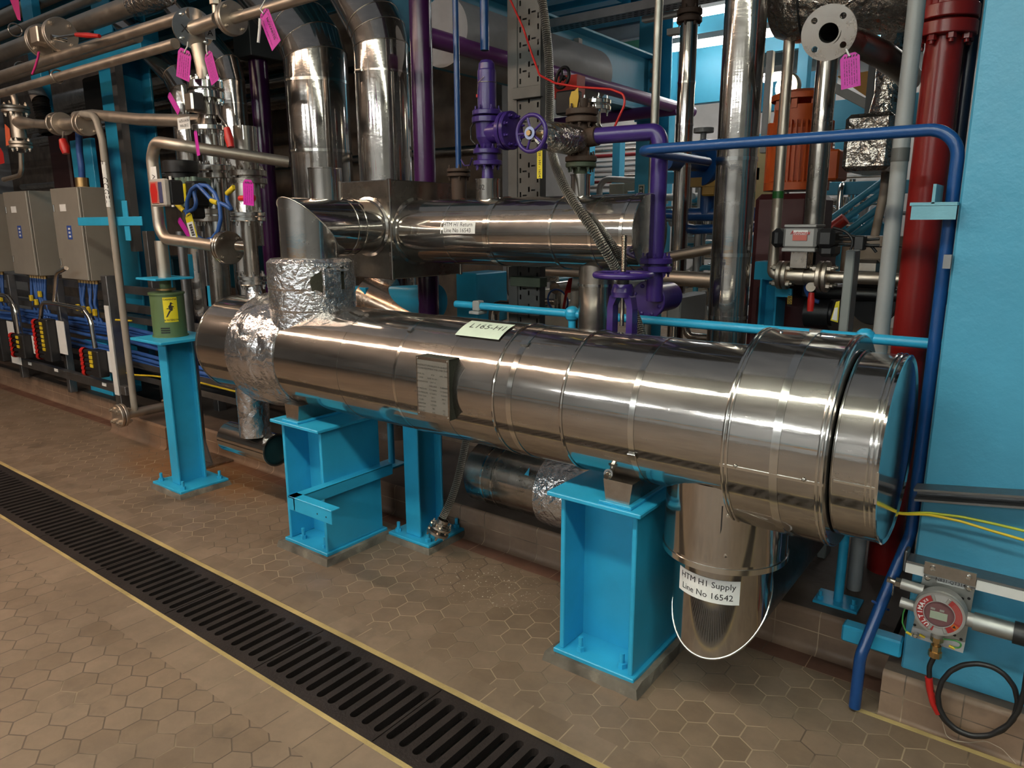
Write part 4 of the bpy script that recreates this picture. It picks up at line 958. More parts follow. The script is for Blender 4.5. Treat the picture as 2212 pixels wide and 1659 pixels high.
# ---------------- red handled valve on the top pipe
c = P(112, 82, Y=2.40); s = mpp(c)
v = T('ball_valve', c, 'flanged ball valve with a red lever on the top left overhead pipe', 'valve')
b = MB(); b.cyl(c-V((.10, 0, 0)), c+V((.10, 0, 0)), 17*s, n=24); b.obox(c+V((0, -.07, 0)), (.06, .045, .055), c=.008); part('body', b, PIPE, v)
for dx in (-.155, .135):
    b = MB(); b.pair(c+V((dx, 0, 0)), AX, 34*s, .022, 4, .006, br=.016); part('flange', b, PIPE, v)
b = MB(); a = P(118, 82, Y=2.26); q = P(165, 75, Y=2.26); w_ = P(215, 78, Y=2.27); b.cyl(a+V((0, .07, 0)), a-V((0, .02, 0)), .018, n=14); b.tube([a, q], .008, 8); lv = part('lever', b, CHROME, v)
b = MB(); b.tube([q, (q+w_)/2, w_], .016, 12, rad=[.013, .017, .011]); part('grip', b, REDH, lv, 'red plastic grip')
# ---------------- X-marked blank flange, tee and reducer
v = T('blank_flange', e1, 'big polished round flange marked X with a small A label', 'flange')
c = P(418, 61, Y=2.40); s = mpp(c); R = 42*s
b = MB(); b.lathe(c, (.94, -.34, 0), [(-.02, 0), (-.02, R), (0, R), (.0, 0)], 48); part('disc', b, CHROME, v)
fx, fy, fa = frame((.94, -.34, 0)); h = MB()
for a in (.7, 2.3, 3.9, 5.5): b = MB(); b.lathe(c+(fx*cos(a)+fy*sin(a))*R*.8, fa, [(0, .012), (.01, .012), (.012, 0)], 8); part('bolt', b, CHROME, v)
b = MB(); text(b, 'X', .06, c+fy*.045+fx*-.01, -fy, fx, .0015); part('lettering', b, INK, v)
o_ = c-fy*.085-fx*.015+fa*.002; lb = MB(); lb.add([o_-fy*u+fx*w for u, w in ((-.028, -.032), (.028, -.032), (.028, .032), (-.028, .032))], [(0, 1, 2, 3)]); q = part('sign', lb, LABEL, v)
b = MB(); text(b, 'A', .045, o_, -fy, fx, .002); part('lettering', b, INK, q)
b = MB(); e = P(470, 42, Y=2.40); t_ = P(470, 42, Y=2.40); b.cyl(c, e, 14*s, n=20); part('tee', b, PIPE, v)
b = MB(); b.pair(P(500, 40, Y=2.40), AX, 33*s, .02, 4, .006); part('reducer_flange', b, PIPE, v)
b = MB(); q = P(505, 40, Y=2.40); b.cyl(q, V((P(900, -18, Y=2.40).x, 2.40, q.z)), 10.5*s, n=20); solo('overhead_pipe', b, PIPE, 'thin overhead pipe running across the top above the mitred risers', 'pipe')
b = MB(); q = P(466, 10, Y=2.40); b.cyl(P(466, 40, Y=2.4), q+V((0, 0, .3)), 6*s, n=14); b.hexn(q, Zc, .03, .04); solo('vent_pipe', b, PIPE, 'thin vertical vent pipe above the X-marked flange tee', 'pipe')
# ---------------- centre-left valve stack N
YN = 2.40; XN2 = P(446, 200, Y=YN).x; zN = lambda y: P(446, y, Y=YN).z; s = mpp((XN2, YN, 2.2))
v = T('valve_stack', (XN2, YN, zN(285)), 'vertical stack of stainless flanges and a red-lever valve below the X flange', 'valve')
b = MB(); b.tube([P(430, 100, Y=YN), (XN2, YN, zN(150)), (XN2, YN, zN(186))], 17*s, 20, bend=.06); part('elbow', b, PIPE, v)
b = MB(); b.pair((XN2, YN, zN(196)), Zc, 37*s, .04, 8, .012, br=.014); part('upper_flange', b, CHROME, v)
b = MB(); b.cyl((XN2, YN, zN(206)), (XN2, YN, zN(250)), 22*s, n=24); b.obox((XN2+.04, YN-.10, zN(228)), (.04, .04, .05), c=.01); b.lathe((XN2, YN, zN(278)), Zc, [(0, 20*s), (.05, 14*s), (zN(250)-zN(278), 14*s)], 24); part('body', b, STEELD, v)
b = MB(); b.flange((XN2, YN, zN(284)), Zc, 36*s, .028, 8, nuts=(1, 0)); part('lower_flange', b, CHROME, v)
b = MB(); b.tube([P(468, 228, Y=2.28), P(475, 252, Y=2.22), P(490, 270, Y=2.2), P(492, 280, Y=2.2)], .007, 8, bend=.03); lv = part('lever', b, STEELD, v)
b = MB(); b.tube([P(490, 276, Y=2.2), P(495, 300, Y=2.2), P(499, 318, Y=2.2)], .02, 12, rad=[.015, .022, .018]); part('grip', b, REDH, lv, 'red plastic grip')
ptube('branch_pipe', PIPE, [(165, 252, 2.52), (200, 248, 2.50), (300, 258, 2.46), (440, 262, 2.40)], 11, 'stainless pipe running right from the cabinet-side valves to the flange stack', bend=.2)
p = P(405, 266, Y=2.36); b = MB(); b.box(p.x-.07, p.x+.06, 2.34, 2.342, p.z-.035, p.z+.03); q = solo('pipe_label', b, LABEL, 'white printed label on the stainless branch pipe beside the flange stack', 'label')
b = MB(); text(b, '1675-1/4 IN', .022, (p.x, 2.339, p.z+.01), (1, 0, 0), Zc); text(b, 'WA-3012', .022, (p.x, 2.339, p.z-.016), (1, 0, 0), Zc); part('lettering', b, INK, q)
# clad verticals behind
def cladpair(xl, xr, py, Y, zt, label, up):
    X, r = PW(xl, xr, py, Y); root = T('clad_riser', (X, Y, .163), label, 'insulated pipe')
    pts = [V((X, Y, .163)), V((X, Y, zt))]+[P(x, y, Y=Y) for x, y in up]; b = MB(); be = MB(); mitre(b, pts, r, 40, .004, be, False); part('cladding', b, STEEL, root); part('bead', be, STEELD, root)
    for py2 in (225, 372):
        b = MB(); hoop(b, (X, Y, P((xl+xr)/2, py2, Y=Y).z), Zc, r, .012, .004, 40); part('band', b, CHROME, root)
cladpair(372, 432, 260, 3.3, P(400, 195, Y=3.3).z, 'left clad stainless riser bending up left behind the flange stack', [(380, 165), (250, 30)])
cladpair(477, 536, 260, 3.3, P(505, 178, Y=3.3).z, 'right clad stainless riser bending up left behind the flange stack', [(490, 140), (360, -10)])
for px, py, lab in ((466, 372, 'upper flange pair on the left clad riser above the actuator'), (537, 383, 'flange on the right clad riser above the pink tag')):
    c = P(px, py, Y=2.75); b = MB(); b.pair(c, Zc, 38*mpp(c), .035, 8, .012); b.cyl(c-V((0, 0, .42)), c, 22*mpp(c), n=24); b.cyl(c, c+V((0, 0, .3)), 24*mpp(c), n=24); solo('flanged_pipe', b, CHROME if px < 500 else STEELD, lab, 'pipe')
c = P(462, 465, Y=2.75); b = MB(); b.pair(c, Zc, 42*mpp(c), .035, 8, .012); b.cyl(c-V((0, 0, .8)), c, 22*mpp(c), n=24); solo('flanged_pipe', b, STEELD, 'lower flange pair behind the coiled blue cable', 'pipe')
# ---------------- vent valve stack M on the vessel channel
YM = 2.22; XM2 = P(546, 600, Y=YM).x; zM = lambda y: P(546, y, Y=YM).z; s = mpp((XM2, YM, 1.5))
v = T('vent_stack', (XM2, YM, 1.2), 'stainless flanged vent stack standing on the far end of the vessel', 'valve')
b = MB(); b.lathe((XM2, YM, 1.2), Zc, [(0, .05), (zM(612)-1.2, .033)], 24); part('neck', b, FOILS, v)
b = MB(); b.pair((XM2, YM, zM(605)), Zc, 31*s, .020, 6, .005, br=.010); part('lower_flange', b, CHROME, v)
b = MB(); b.cyl((XM2, YM, zM(598)), (XM2, YM, zM(478)), 14*s, n=24); cT = V((XM2, YM, zM(535))); b.cyl(cT, cT-V((.10, 0, -.004)), 12*s, n=20); part('tee', b, STEELD, v)
b = MB(); b.pair((XM2, YM, zM(468)), Zc, 36*s, .020, 6, .005, br=.010); part('middle_flange', b, CHROME, v)
b = MB(); b.lathe((XM2, YM, zM(458)), Zc, [(0, 24*s), (.05, 22*s), (zM(395)-zM(458), 20*s), (zM(395)-zM(458), 0)], 24); part('body', b, STEELD, v)
b = MB(); q = P(533, 428, Y=2.12); b.tube([q-V((.055, 0, 0)), q, q+V((.05, 0, 0))], .016, 12, rad=[.014, .014, .018]); part('lever', b, REDH, v, 'red stubby lever')
b = MB(); cF = P(487, 535, Y=YM); b.pair(cF+V((.02, 0, 0)), AX, 37*s, .02, 4, .004, br=.011); part('side_flange', b, STEELD, v)
# pipe from spring can up and across
yk = 2.2; xk = -4.245
v = T('supported_pipe', (xk, yk, 1.297), 'stainless pipe rising from the green spring can with two bends to the right', 'pipe')
zA = P(342, 512, Y=yk).z; b = MB(); b.tube([(xk, yk, 1.297), (xk, yk, P(343, 520, Y=yk).z)], .036, 20); part('trunnion', b, PIPE, v)
b = MB(); b.tube([P(622, 350, Y=2.75), P(375, 312, Y=yk), P(336, 306, Y=yk), V((xk, yk, P(345, 340, Y=yk).z)), V((xk, yk, P(345, 515, Y=yk).z)), P(480, 533, Y=YM)], .032, 20, bend=.10, seg=8); part('tube', b, PIPE, v)
b = MB(); p = P(465, 527, Y=2.18); b.box(p.x-.05, p.x+.045, 2.182, 2.184, p.z-.03, p.z+.028, c=.0); q = part('sign', b, LABEL, v, 'handwritten XV1653 label'); b = MB(); text(b, 'XV1653', .032, (p.x, 2.181, p.z), (1, 0, .05), Zc, .0006, 0, .25); part('lettering', b, INK, q)
b = MB(); p = P(332, 380, Y=2.16); b.box(p.x-.03, p.x+.03, 2.162, 2.164, p.z-.09, p.z+.05); q = part('sign', b, LABEL, v, 'white handwritten strip'); b = MB(); text(b, 'XV', .045, (p.x, 2.161, p.z-.02), Zc, (-1, 0, 0)); part('lettering', b, INK, q)
# ---------------- actuator with indicator
c = P(398, 415, Y=2.45); s = mpp(c)
v = T('valve_actuator', c-V((0, 0, .15)), 'grey-green pneumatic valve actuator with a black round head', 'actuator')
xa, xb_ = P(381, 415, Y=2.38).x, P(413, 415, Y=2.38).x
b = MB(); b.box(xa, xb_, 2.38, 2.52, c.z-32*s, c.z+28*s, c=.012)
for k in range(4): b.cyl((xa+.02+.06*k, 2.385, c.z-32*s), (xa+.02+.06*k, 2.385, c.z+28*s), .018, n=12)
part('body', b, paint('pale_green_aluminium', (.20, .27, .22), .35, .08, .05, 40, .4), v)
b = MB(); b.lathe((c.x-.01, 2.45, c.z+28*s), Zc, [(0, .09), (.03, .09), (.035, .10), (.10, .10), (.105, .09), (.105, 0)], 28); part('head', b, BLACK, v)
b = MB(); q = P(426, 420, Y=2.38); b.obox(q, (.05, .05, 26*s), c=.012); b.obox(q+V((-.01, -.02, -.1)), (.045, .045, .04), c=.012); b.cyl(q+V((.03, -.05, 0)), q+V((.03, -.075, 0)), .02, n=12); part('solenoid', b, BLACK, v)
b = MB(); b.obox(q+V((-.035, -.055, .01)), (.012, .003, .05)); part('yellow_label', b, YEL, v)
b = MB(); b.obox(c+V((.015, -.088, 0)), (.012, .003, .09)); part('white_label', b, LABEL, v)
c = P(345, 416, Y=2.10); s = mpp(c)
v = T('position_indicator', c-V((0, 0, .16)), 'clear-fronted indicator box showing a red flag beside the actuator', 'indicator')
xa, xb_ = P(323, 416, Y=2.05).x, P(355, 416, Y=2.05).x; zt, zb = P(340, 386, Y=2.05).z, P(340, 446, Y=2.05).z; w_ = xb_-xa; h_ = zt-zb
b = MB(); b.box(xa+.01, xb_-.005, 2.085, 2.165, zb+.01, zt-.005, c=.010); part('case', b, BLACK, v)
b = MB(); b.box(xa, xb_, 2.05, 2.085, zb, zt, c=.008); part('cover', b, flat('clear_cover', (.42, .38, .34), .25), v)
b = MB(); b.box(xa+w_*.12, xa+w_*.62, 2.046, 2.051, zb+h_*.1, zt-h_*.1, c=.002); part('flag', b, paint('red_flag', (.42, .13, .10), .4), v, 'faded red flag')
cx_ = xa+w_*.37; cz_ = (zt+zb)/2; b = MB(); b.plate([(-.035, -h_*.36), (.02, -h_*.36), (.035, 0), (.02, h_*.34), (-.025, h_*.34), (-.04, .02)], [], ((cx_, 2.0455, cz_), (1, 0, 0), (0, 0, 1)), 0); part('arrow', b, REDH, v)
b = MB(); b.box(xa+w_*.66, xa+w_*.88, 2.046, 2.051, zb+h_*.12, zt-h_*.12, c=.002); part('scale', b, paint('indigo_scale', (.05, .05, .12), .4), v)
# coiled blue cable and tags on it
c = P(445, 452, Y=2.32); b = MB(); s = mpp(c)
pts = [P(378, 433, Y=2.34), P(388, 450, Y=2.32), P(405, 458, Y=2.3), P(428, 448, Y=2.3)]
for i in range(15): a = 2.2-2*pi*i/14*1.08; pts.append(c+V((0, 0, -.02))+V((cos(a)*.17, -.01-i*.001, sin(a)*.155)))
pts += [P(455, 430, Y=2.3), P(490, 445, Y=2.32), P(502, 455, Y=2.34), P(488, 430, Y=2.36), P(495, 410, Y=2.36), P(515, 402, Y=2.36)]
b.tube(pts, .0115, 8, bend=.04, seg=3); solo('blue_cable', b, CBLUE, 'blue cable coiled into a loop beside the actuator', 'cable')
for k, (pa, pb_, lab) in enumerate((((381, 440), (397, 456), 'yellow cable marker sleeve left of the cable loop'), ((457, 433), (470, 438), 'yellow cable marker sleeve on top of the cable loop'), ((491, 418), (506, 404), 'yellow cable marker sleeve at the upper right cable tail'))):
    b = MB(); b.tube([P(*pa, Y=2.30), P((pa[0]+pb_[0])/2-(1 if k else -1), (pa[1]+pb_[1])/2+1, Y=2.295), P(*pb_, Y=2.30)], .014, 8, bend=.02); solo('cable_marker', b, YELLOW, lab, 'cable marker')
def tag(corners, Y, label, mat=MAG, lines=5, title=None, name='magenta_tag', string=None, dy=0.0, hole=True):
    """corners: top-left, top-right, bottom-right, bottom-left pixels"""
    q = [P(x, y, Y=Y+(dy if i in (1, 2) else 0)) for i, (x, y) in enumerate(corners)]
    tl, tr, br, bl = q; Yv = (tl-bl+tr-br)*.5; H_ = Yv.length; Yv.normalize(); X_ = (tr-tl+br-bl)*.5; X_ = X_-Yv*X_.dot(Yv); W_ = X_.length; X_.normalize(); o = (tl+tr+br+bl)/4
    nrm = X_.cross(Yv); root = T(name, o-V((0, 0, H_/2)), label, 'tag')
    cut = min(W_*.22, H_*.15); w2, h2 = W_/2, H_/2
    out = [(-w2, -h2), (w2, -h2), (w2, h2-cut), (w2-cut, h2), (-w2+cut, h2), (-w2, h2-cut)]
    hl = [(W_*.06*cos(2*pi*i/10), h2-cut*.7+W_*.06*sin(2*pi*i/10)) for i in range(10)]
    b = MB(); b.plate(out, [hl] if hole else [], (o-nrm*.0012, X_, Yv), .0012); part('card', b, mat, root)
    b = MB(); rnd = random.Random(int(abs(o.x)*1e4))
    for k in range(lines):     # handwriting running down the card
        u = -w2*.62+W_*.62*k/max(1, lines-1)*1.0; y_ = h2-cut*1.6
        while y_ > -h2*.8:
            l_ = rnd.uniform(.04, .12)*H_; y2 = max(-h2*.85, y_-l_)
            b.add([o+X_*(u+rnd.uniform(-.02, .02)*W_)+Yv*y_+nrm*.0008, o+X_*(u+W_*.035)+Yv*y_+nrm*.0008, o+X_*(u+W_*.035)+Yv*y2+nrm*.0008, o+X_*u+Yv*y2+nrm*.0008], [(0, 3, 2, 1)]); y_ = y2-rnd.uniform(.01, .035)*H_
    if b.v: part('handwriting', b, flat('violet_ink', (.16, .01, .12), .6), root)
    b = MB()
    for k in range(5):
        u = -w2*.6+W_*.6*k/4; y_ = h2-cut*1.05; b.add([o+X_*u+Yv*y_+nrm*.0009, o+X_*(u+W_*.07)+Yv*y_+nrm*.0009, o+X_*(u+W_*.11)+Yv*(y_+cut*.5)+nrm*.0009, o+X_*(u+W_*.04)+Yv*(y_+cut*.5)+nrm*.0009], [(0, 1, 2, 3)])
    part('hatching', b, INK, root)
    if title: b = MB(); text(b, title, W_*.30, o+nrm*.001+X_*W_*.12-Yv*H_*.04, -Yv, X_, .0006, sx=1.0); part('lettering', b, INK, root)
    if string:
        b = MB(); b.tube([P(x, y, Y=Y-.004) for x, y in string]+[o+Yv*(h2-cut*.7)-nrm*-.002], .0035, 6); part('string', b, WHITE, root)
    return root
tag([(385, 105), (414, 108), (409, 174), (380, 168)], 2.22, 'magenta tag hanging left under the X-marked flange', string=[(406, 90), (405, 100)])
tag([(438, 114), (458, 113), (475, 180), (455, 176)], 2.20, 'magenta tag twisted to the right under the X-marked flange', string=[(446, 97), (446, 108)])
tag([(556, 27), (580, 22), (610, 95), (584, 103)], 2.28, 'magenta tag on a white string at the top, left of the risers', title='NOVARTIS', lines=2, string=[(556, -8), (575, -4), (562, 20)])
b = MB(); b.tube([P(x, y, Y=2.26) for x, y in ((562, 40), (561, 60), (558, 92))], .007, 8); solo('string', b, WHITE, 'loose white string end beside the upright magenta tag', 'string')
tag([(360, 204), (368, 202), (392, 240), (381, 246)], 2.26, 'small magenta tag seen edge-on left of the flange stack', lines=2)
tag([(418, 283), (425, 282), (432, 335), (426, 337)], 2.16, 'narrow magenta tag hanging below the flange stack', lines=1)
tag([(523, 389), (548, 387), (547, 444), (527, 443)], 2.10, 'magenta tag behind the stubby red lever', lines=4)
tag([(381, 476), (390, 470), (413, 508), (406, 514)], 2.28, 'magenta tag partly behind the yellow barcode label', lines=2)
r_ = tag([(398, 463), (413, 460), (427, 513), (413, 519)], 2.24, 'yellow barcode label hanging from the blue cable loop', mat=YEL, lines=0, name='barcode_label')
q = [P(x, y, Y=2.238) for x, y in ((403, 482), (416, 478), (424, 512), (413, 515))]; b = MB(); b.add(q, [(0, 3, 2, 1)]); pt = part('white_panel', b, LABEL, r_)
b = MB(); o = (q[0]+q[1]+q[2]+q[3])/4; xx = (q[1]-q[0]).normalized(); yy = (q[0]-q[3]).normalized(); n_ = xx.cross(yy)
for k in range(14): u = (q[0]-q[3]).length*(-.38+.76*k/14); w_ = .003+.003*(k*7 % 3 == 0); b.add([o+n_*.0008+yy*u-xx*.012, o+n_*.0008+yy*u+xx*.020, o+n_*.0008+yy*(u+w_)+xx*.020, o+n_*.0008+yy*(u+w_)-xx*.012], [(0, 1, 2, 3)])
part('lettering', b, INK, pt)
# ---------------- cabinets
def cab(x0, x1, k, label):
    z1, z0 = P(177, 402, Y=2.62).z, P(206, 609, Y=2.62).z; y0, y1 = 2.62, 2.83
    root = T('electrical_cabinet', ((x0+x1)/2, 2.73, z0), label, 'cabinet', None)
    b = MB(); b.box(x0, x1, y0+.022, y1, z0, z1, c=.004); part('body', b, CABG, root)
    b = MB(); b.box(x0, x1, y0, y0+.019, z0+.004, z1-.004, c=.004); dr_ = part('door', b, CABG, root)
    for z in (z1-.16, z0+.14):
        b = MB(); b.box(x0+.035, x0+.055, y0-.012, y0+.002, z-.03, z+.03, c=.003); part('hinge', b, CHROME, dr_)
    b = MB(); b.box(x0+.15, x0+.26, y0-.003, y0+.001, z1-.185, z1-.13); part('name_label', b, LABEL, dr_, 'small white label')
    b = MB(); zc = (z0+z1)/2+.01; b.box(x0+.23, x0+.31, y0-.0025, y0, zc-.05, zc+.06); lg = part('logo', b, flat('blue_logo', (.03, .08, .35), .4), dr_, 'blue logo sticker')
    b = MB()
    for dz in (.03, 0, -.03):
        for dx in (.035, .055): b.box(x0+.23+dx-.008, x0+.23+dx+.006, y0-.004, y0-.0026, zc+dz-.004, zc+dz+.012)
    part('lettering', b, LABEL, lg)
    for i in range(7):
        x = x0+.09+i*.052; b = MB(); b.hexn((x, 2.72, z0-.035), Zc, .017, .035); part('cable_gland', b, BRASS, root)
        b = MB(); rnd = random.Random(i+k*10); zt = z0-.03; zb_ = .78+rnd.uniform(-.02, .02)
        b.tube([(x, 2.72, zt), (x+rnd.uniform(-.02, .02), 2.70+rnd.uniform(-.02, .02), (zt+zb_)/2), (x+rnd.uniform(-.03, .05), 2.72, zb_)], .013, 8, bend=.08, seg=3)
        o = solo('cable', b, CBLUE, {0: 'blue cable dropping from a gland under the leftmost cabinet', 1: 'blue cable dropping from a gland under the middle cabinet', 2: 'blue cable dropping from a gland under the cabinet nearest the viewer'}[k], 'cable', 'blue cables under the %s cabinet' % ('far', 'middle', 'near')[k])
        if i % 2 == k % 2:
            b = MB(); zz = .86+rnd.uniform(0, .1); b.box(x-.02, x+.02, 2.665, 2.69, zz, zz+.055, c=.004); solo('cable_marker', b, YELLOW, 'yellow marker clipped on the blue cables under the %s cabinet' % ('leftmost', 'middle', 'nearest')[k], 'cable marker', 'yellow cable markers under the %s cabinet' % ('far', 'middle', 'near')[k])
    return root
cab(-8.80, -8.28, 0, 'grey steel electrical cabinet cut by the left edge')
cab(-7.78, -7.27, 1, 'grey steel electrical cabinet second from the left edge')
cab(-6.76, -6.26, 2, 'grey steel electrical cabinet nearest the viewer, beside the conduit with lettering')
# frame of channel below the cabinets
fr = T('cabinet_rack', (-7.0, 2.58, .163), 'galvanised channel frame carrying the cabinets and junction boxes', 'frame')
zr = P(252, 838, Y=2.55).z
b = MB(); b.box(-11, -5.66, 2.53, 2.58, zr-.035, zr+.035, c=.004); part('lower_rail', b, GALV, fr)
xs_ = P(246, 740, Y=2.55).x
b = MB(); b.box(xs_-.045, xs_+.045, 2.53, 2.60, .17, P(232, 610, Y=2.55).z+.05, c=.004); up_ = part('upright', b, GALV, fr)
b = MB(); b.box(xs_-.03, xs_+.038, 2.522, 2.531, .30, 1.0, c=.002); part('white_cover_strip', b, WHITE, up_)
for x in (-6.85, -7.9, -9.2):
    b = MB(); b.box(x-.03, x+.03, 2.59, 2.65, .163, 1.15, c=.004); part('upright', b, GALV, fr)
for z in (.93, 1.08):
    b = MB(); b.box(-11, -5.3, 2.84, 2.88, z-.03, z+.03); part('cross_rail', b, GALV, fr)
xg = P(340, 640, Y=2.9).x
for px, Y in ((322, 2.95), (440, 3.0)):
    x = P(px, 600, Y=Y).x; b = MB(); b.box(x-.035, x+.035, Y, Y+.07, .163, 1.55, c=.003); part('upright', b, GALV, fr)
for k, (px, py) in enumerate(((10, 771), (65, 786), (122, 800), (226, 831))):
    p = P(px, py, Y=2.528); b = MB(); b.box(p.x-.04, p.x+.03, 2.526, 2.529, p.z-.012, p.z+.014); part('white_label', b, LABEL, fr)
p = P(38, 776, Y=2.526); b = MB(); b.box(p.x-.13, p.x+.10, 2.520, 2.523, p.z-.045, p.z+.04); part('document_label', b, LABEL, fr)
# junction boxes with red capped plugs
def jbox(px, py, wpx, hpx, ncap, label, capx):
    c = P(px, py, Y=2.50); s = mpp(c); w_, h_ = .075, hpx*s/2
    root = T('junction_box', c-V((0, 0, h_)), label, 'junction box')
    b = MB(); b.box(c.x-w_, c.x+w_, 2.47, 2.55, c.z-h_, c.z+h_, c=.008); part('box', b, BLACK, root)
    b = MB(); b.box(c.x+w_+.01, c.x+w_+.16, 2.54, 2.545, c.z-h_*.6, c.z+h_*.95); part('white_panel', b, LABEL, root)
    for i in range(ncap):
        z = c.z+h_*.78-i*(h_*1.62/(max(1, ncap-1))); x = c.x-w_
        b = MB(); b.cyl((x, 2.50, z), (x-.09, 2.485, z), .02, n=12); pl_ = part('plug', b, BLACK, root)
        b = MB(); b.lathe((x-.09, 2.485, z), (-1, -.15, 0), [(0, .029), (.035, .031), (.055, .02), (.055, 0)], 14); part('red_cap', b, REDH, pl_)
        if i < ncap-2:
            b = MB(); b.box(x+.01, x+.06, 2.462, 2.472, z-.014, z+.014, c=.003); part('yellow_marker', b, YELLOW, root)
    return root
jbox(106, 735, 38, 92, 9, 'tall black junction box with a long column of red-capped plugs', 0)
jbox(52, 748, 26, 50, 5, 'small black junction box with red-capped plugs left of the tall one', 0)
jbox(212, 785, 36, 58, 6, 'black junction box with red-capped plugs beside the white strip upright', 0)
jbox(2, 735, 30, 90, 6, 'black junction box half cut by the left edge', 0)
for k, (pts, lab) in enumerate((([(143, 579), (122, 590), (117, 652)], 'polished conduit curving down from the nearest cabinet'), ([(88, 690), (91, 653), (117, 655), (180, 667), (196, 690), (206, 752)], 'polished conduit bridging the tall and the right junction boxes'), ([(-4, 636), (18, 641), (33, 665), (41, 720)], 'polished conduit dropping to the small junction box'))):
    o_, q, r = ptube('conduit', CHROME, pts, 4.6, lab, 'conduit', bend=.12, Y=2.50)
# horizontal cable bundles on trays
rnd = random.Random(5)
for k in range(10):
    z0_ = .80-.030*(k % 5)-(0 if k < 5 else .20); y_ = 2.72+.02*(k % 2); b = MB(); pts = []
    for i in range(14): pts.append((-11+i*.47, y_+rnd.uniform(-.01, .01), z0_+rnd.uniform(-.008, .008)-.02*(i > 11)))
    pts.append((-4.2, y_+.15, z0_-.08)); b.tube(pts, .016, 8, bend=.1, seg=2); solo('cable', b, CBLUE if k < 8 else BLACK, 'blue cable in the bundle running along the tray behind the junction boxes' if k < 8 else 'black cable at the bottom of the tray behind the junction boxes', 'cable', 'tray cables behind the junction boxes' if k < 8 else 'black tray cables')
for z in (.86, .50, .40):
    b = MB(); b.box(-11, -4.3, 2.70, 2.98, z-.012, z-.008); b.box(-11, -4.3, 2.70, 2.703, z-.012, z+.035); solo('cable_ladder', b, GALV, {.86: 'upper galvanised cable tray below the cabinets', .50: 'middle galvanised cable tray below the cabinets', .40: 'lowest galvanised cable tray behind the pillar'}[z], 'cable tray')
for k, pts in enumerate(([(265, 803), (290, 810), (330, 812), (380, 818), (430, 826), (510, 846)], [(250, 691), (284, 693)])):
    b = MB(); b.tube([P(x, y, Y=2.52 if k else 2.6) for x, y in pts], .007, 8, bend=.1); solo('earth_cable', b, YELLOW, ('yellow earth cable passing behind the turquoise pillar', 'short yellow earth tail beside the white strip upright')[k], 'cable')
# ---------------- conduit pole with flanged pipe at its foot
Xp2 = P(288, 860, Y=2.44).x; zt = P(215, 262, Y=2.44).z
v = T('conduit_pole', (Xp2, 2.44, .25), 'grey vertical pipe with a handwritten white strip in front of the cabinets', 'pipe')
b = MB(); b.tube([P(178, 246, Y=2.44), P(206, 250, Y=2.44), (Xp2, 2.44, zt-.12), (Xp2, 2.44, .26)], .0235, 18, bend=.09); part('tube', b, paint('grey_pipe_paint', (.30, .27, .23), .4, .08, .06), v)
z0_, z1_ = P(236, 447, Y=2.42).z, P(222, 350, Y=2.42).z; b = MB(); n_ = 8
for i in range(n_):
    p, q = -2.0+1.6*i/n_, -2.0+1.6*(i+1)/n_; R = .0243; b.add([(Xp2+R*cos(t), 2.44+R*sin(t), z) for t, z in ((p, z0_), (q, z0_), (q, z1_), (p, z1_))], [(0, 1, 2, 3)], True)
q = part('sign', b, LABEL, v, 'white strip with handwritten letters'); b = MB(); vs, fs = text2d('H / LCCGEAV', .058, 0, 0)
b.add([(Xp2+.0249*cos(-1.2-w/.0249*-1 if False else -1.2+w/.0249), 2.44+.0249*sin(-1.2+w/.0249), (z0_+z1_)/2-u*.95) for u, w in vs], fs); part('lettering', b, INK, q)
Xf = P(290, 885, Y=2.44).x; zf_ = .245
v = T('flanged_pipe', (Xf, 2.5, zf_-.08), 'short horizontal stainless pipe with two bolted flanges at the pole foot', 'pipe')
b = MB(); b.cyl((Xf, 2.33, zf_), (Xf, 2.80, zf_), .034, n=20); part('tube', b, PIPE, v)
b = MB(); b.pair((Xf, 2.34, zf_), (0, 1, 0), .085, .022, 4, .006, br=.018, pcd=.06); part('front_flange', b, PIPE, v)
b = MB(); b.pair((Xf, 2.72, zf_), (0, 1, 0), .075, .02, 4, .006, br=.015, pcd=.055); part('rear_flange', b, PIPE, v)
# turquoise T bracket
p = P(236, 478, Y=2.47); b = MB(); xa, xb_ = P(168, 478, Y=2.47).x, P(306, 478, Y=2.47).x; b.box(xa, xb_, 2.47, 2.478, p.z-.03, p.z+.03, c=.002)
q = P(268, 440, Y=2.48); q2 = P(276, 520, Y=2.48); b.box(q.x-.035, q.x+.035, 2.479, 2.487, q2.z, q.z+.02, c=.002); solo('pipe_bracket', b, TURQ, 'chipped turquoise cross-shaped bracket holding the grey pole', 'bracket')
# ---------------- galvanised post with a flared foot
x = P(448, 1000, Z=.0); Xq, rq = PW(420, 440, 900, x.y); v = T('galvanised_post', (Xq, x.y, 0), 'round galvanised post with a flared gusset foot behind the pillar', 'post')
b = MB(); b.cyl((Xq, x.y, .012), (Xq, x.y, P(388, 500, Y=x.y).z), rq, n=24); part('tube', b, GALV, v)
b = MB(); b.add([(Xq+rq*.6, x.y-.006, .22), (Xq+.11, x.y-.006, .014), (Xq, x.y-.006, .014), (Xq+rq*.6, x.y+.006, .22), (Xq+.11, x.y+.006, .014), (Xq, x.y+.006, .014)], [(0, 2, 1), (3, 4, 5), (0, 1, 4, 3)]); part('gusset', b, GALV, v)
b = MB(); b.box(Xq-.14, Xq+.16, x.y-.13, x.y+.13, 0, .013, c=.002); part('foot', b, STEELD, v)
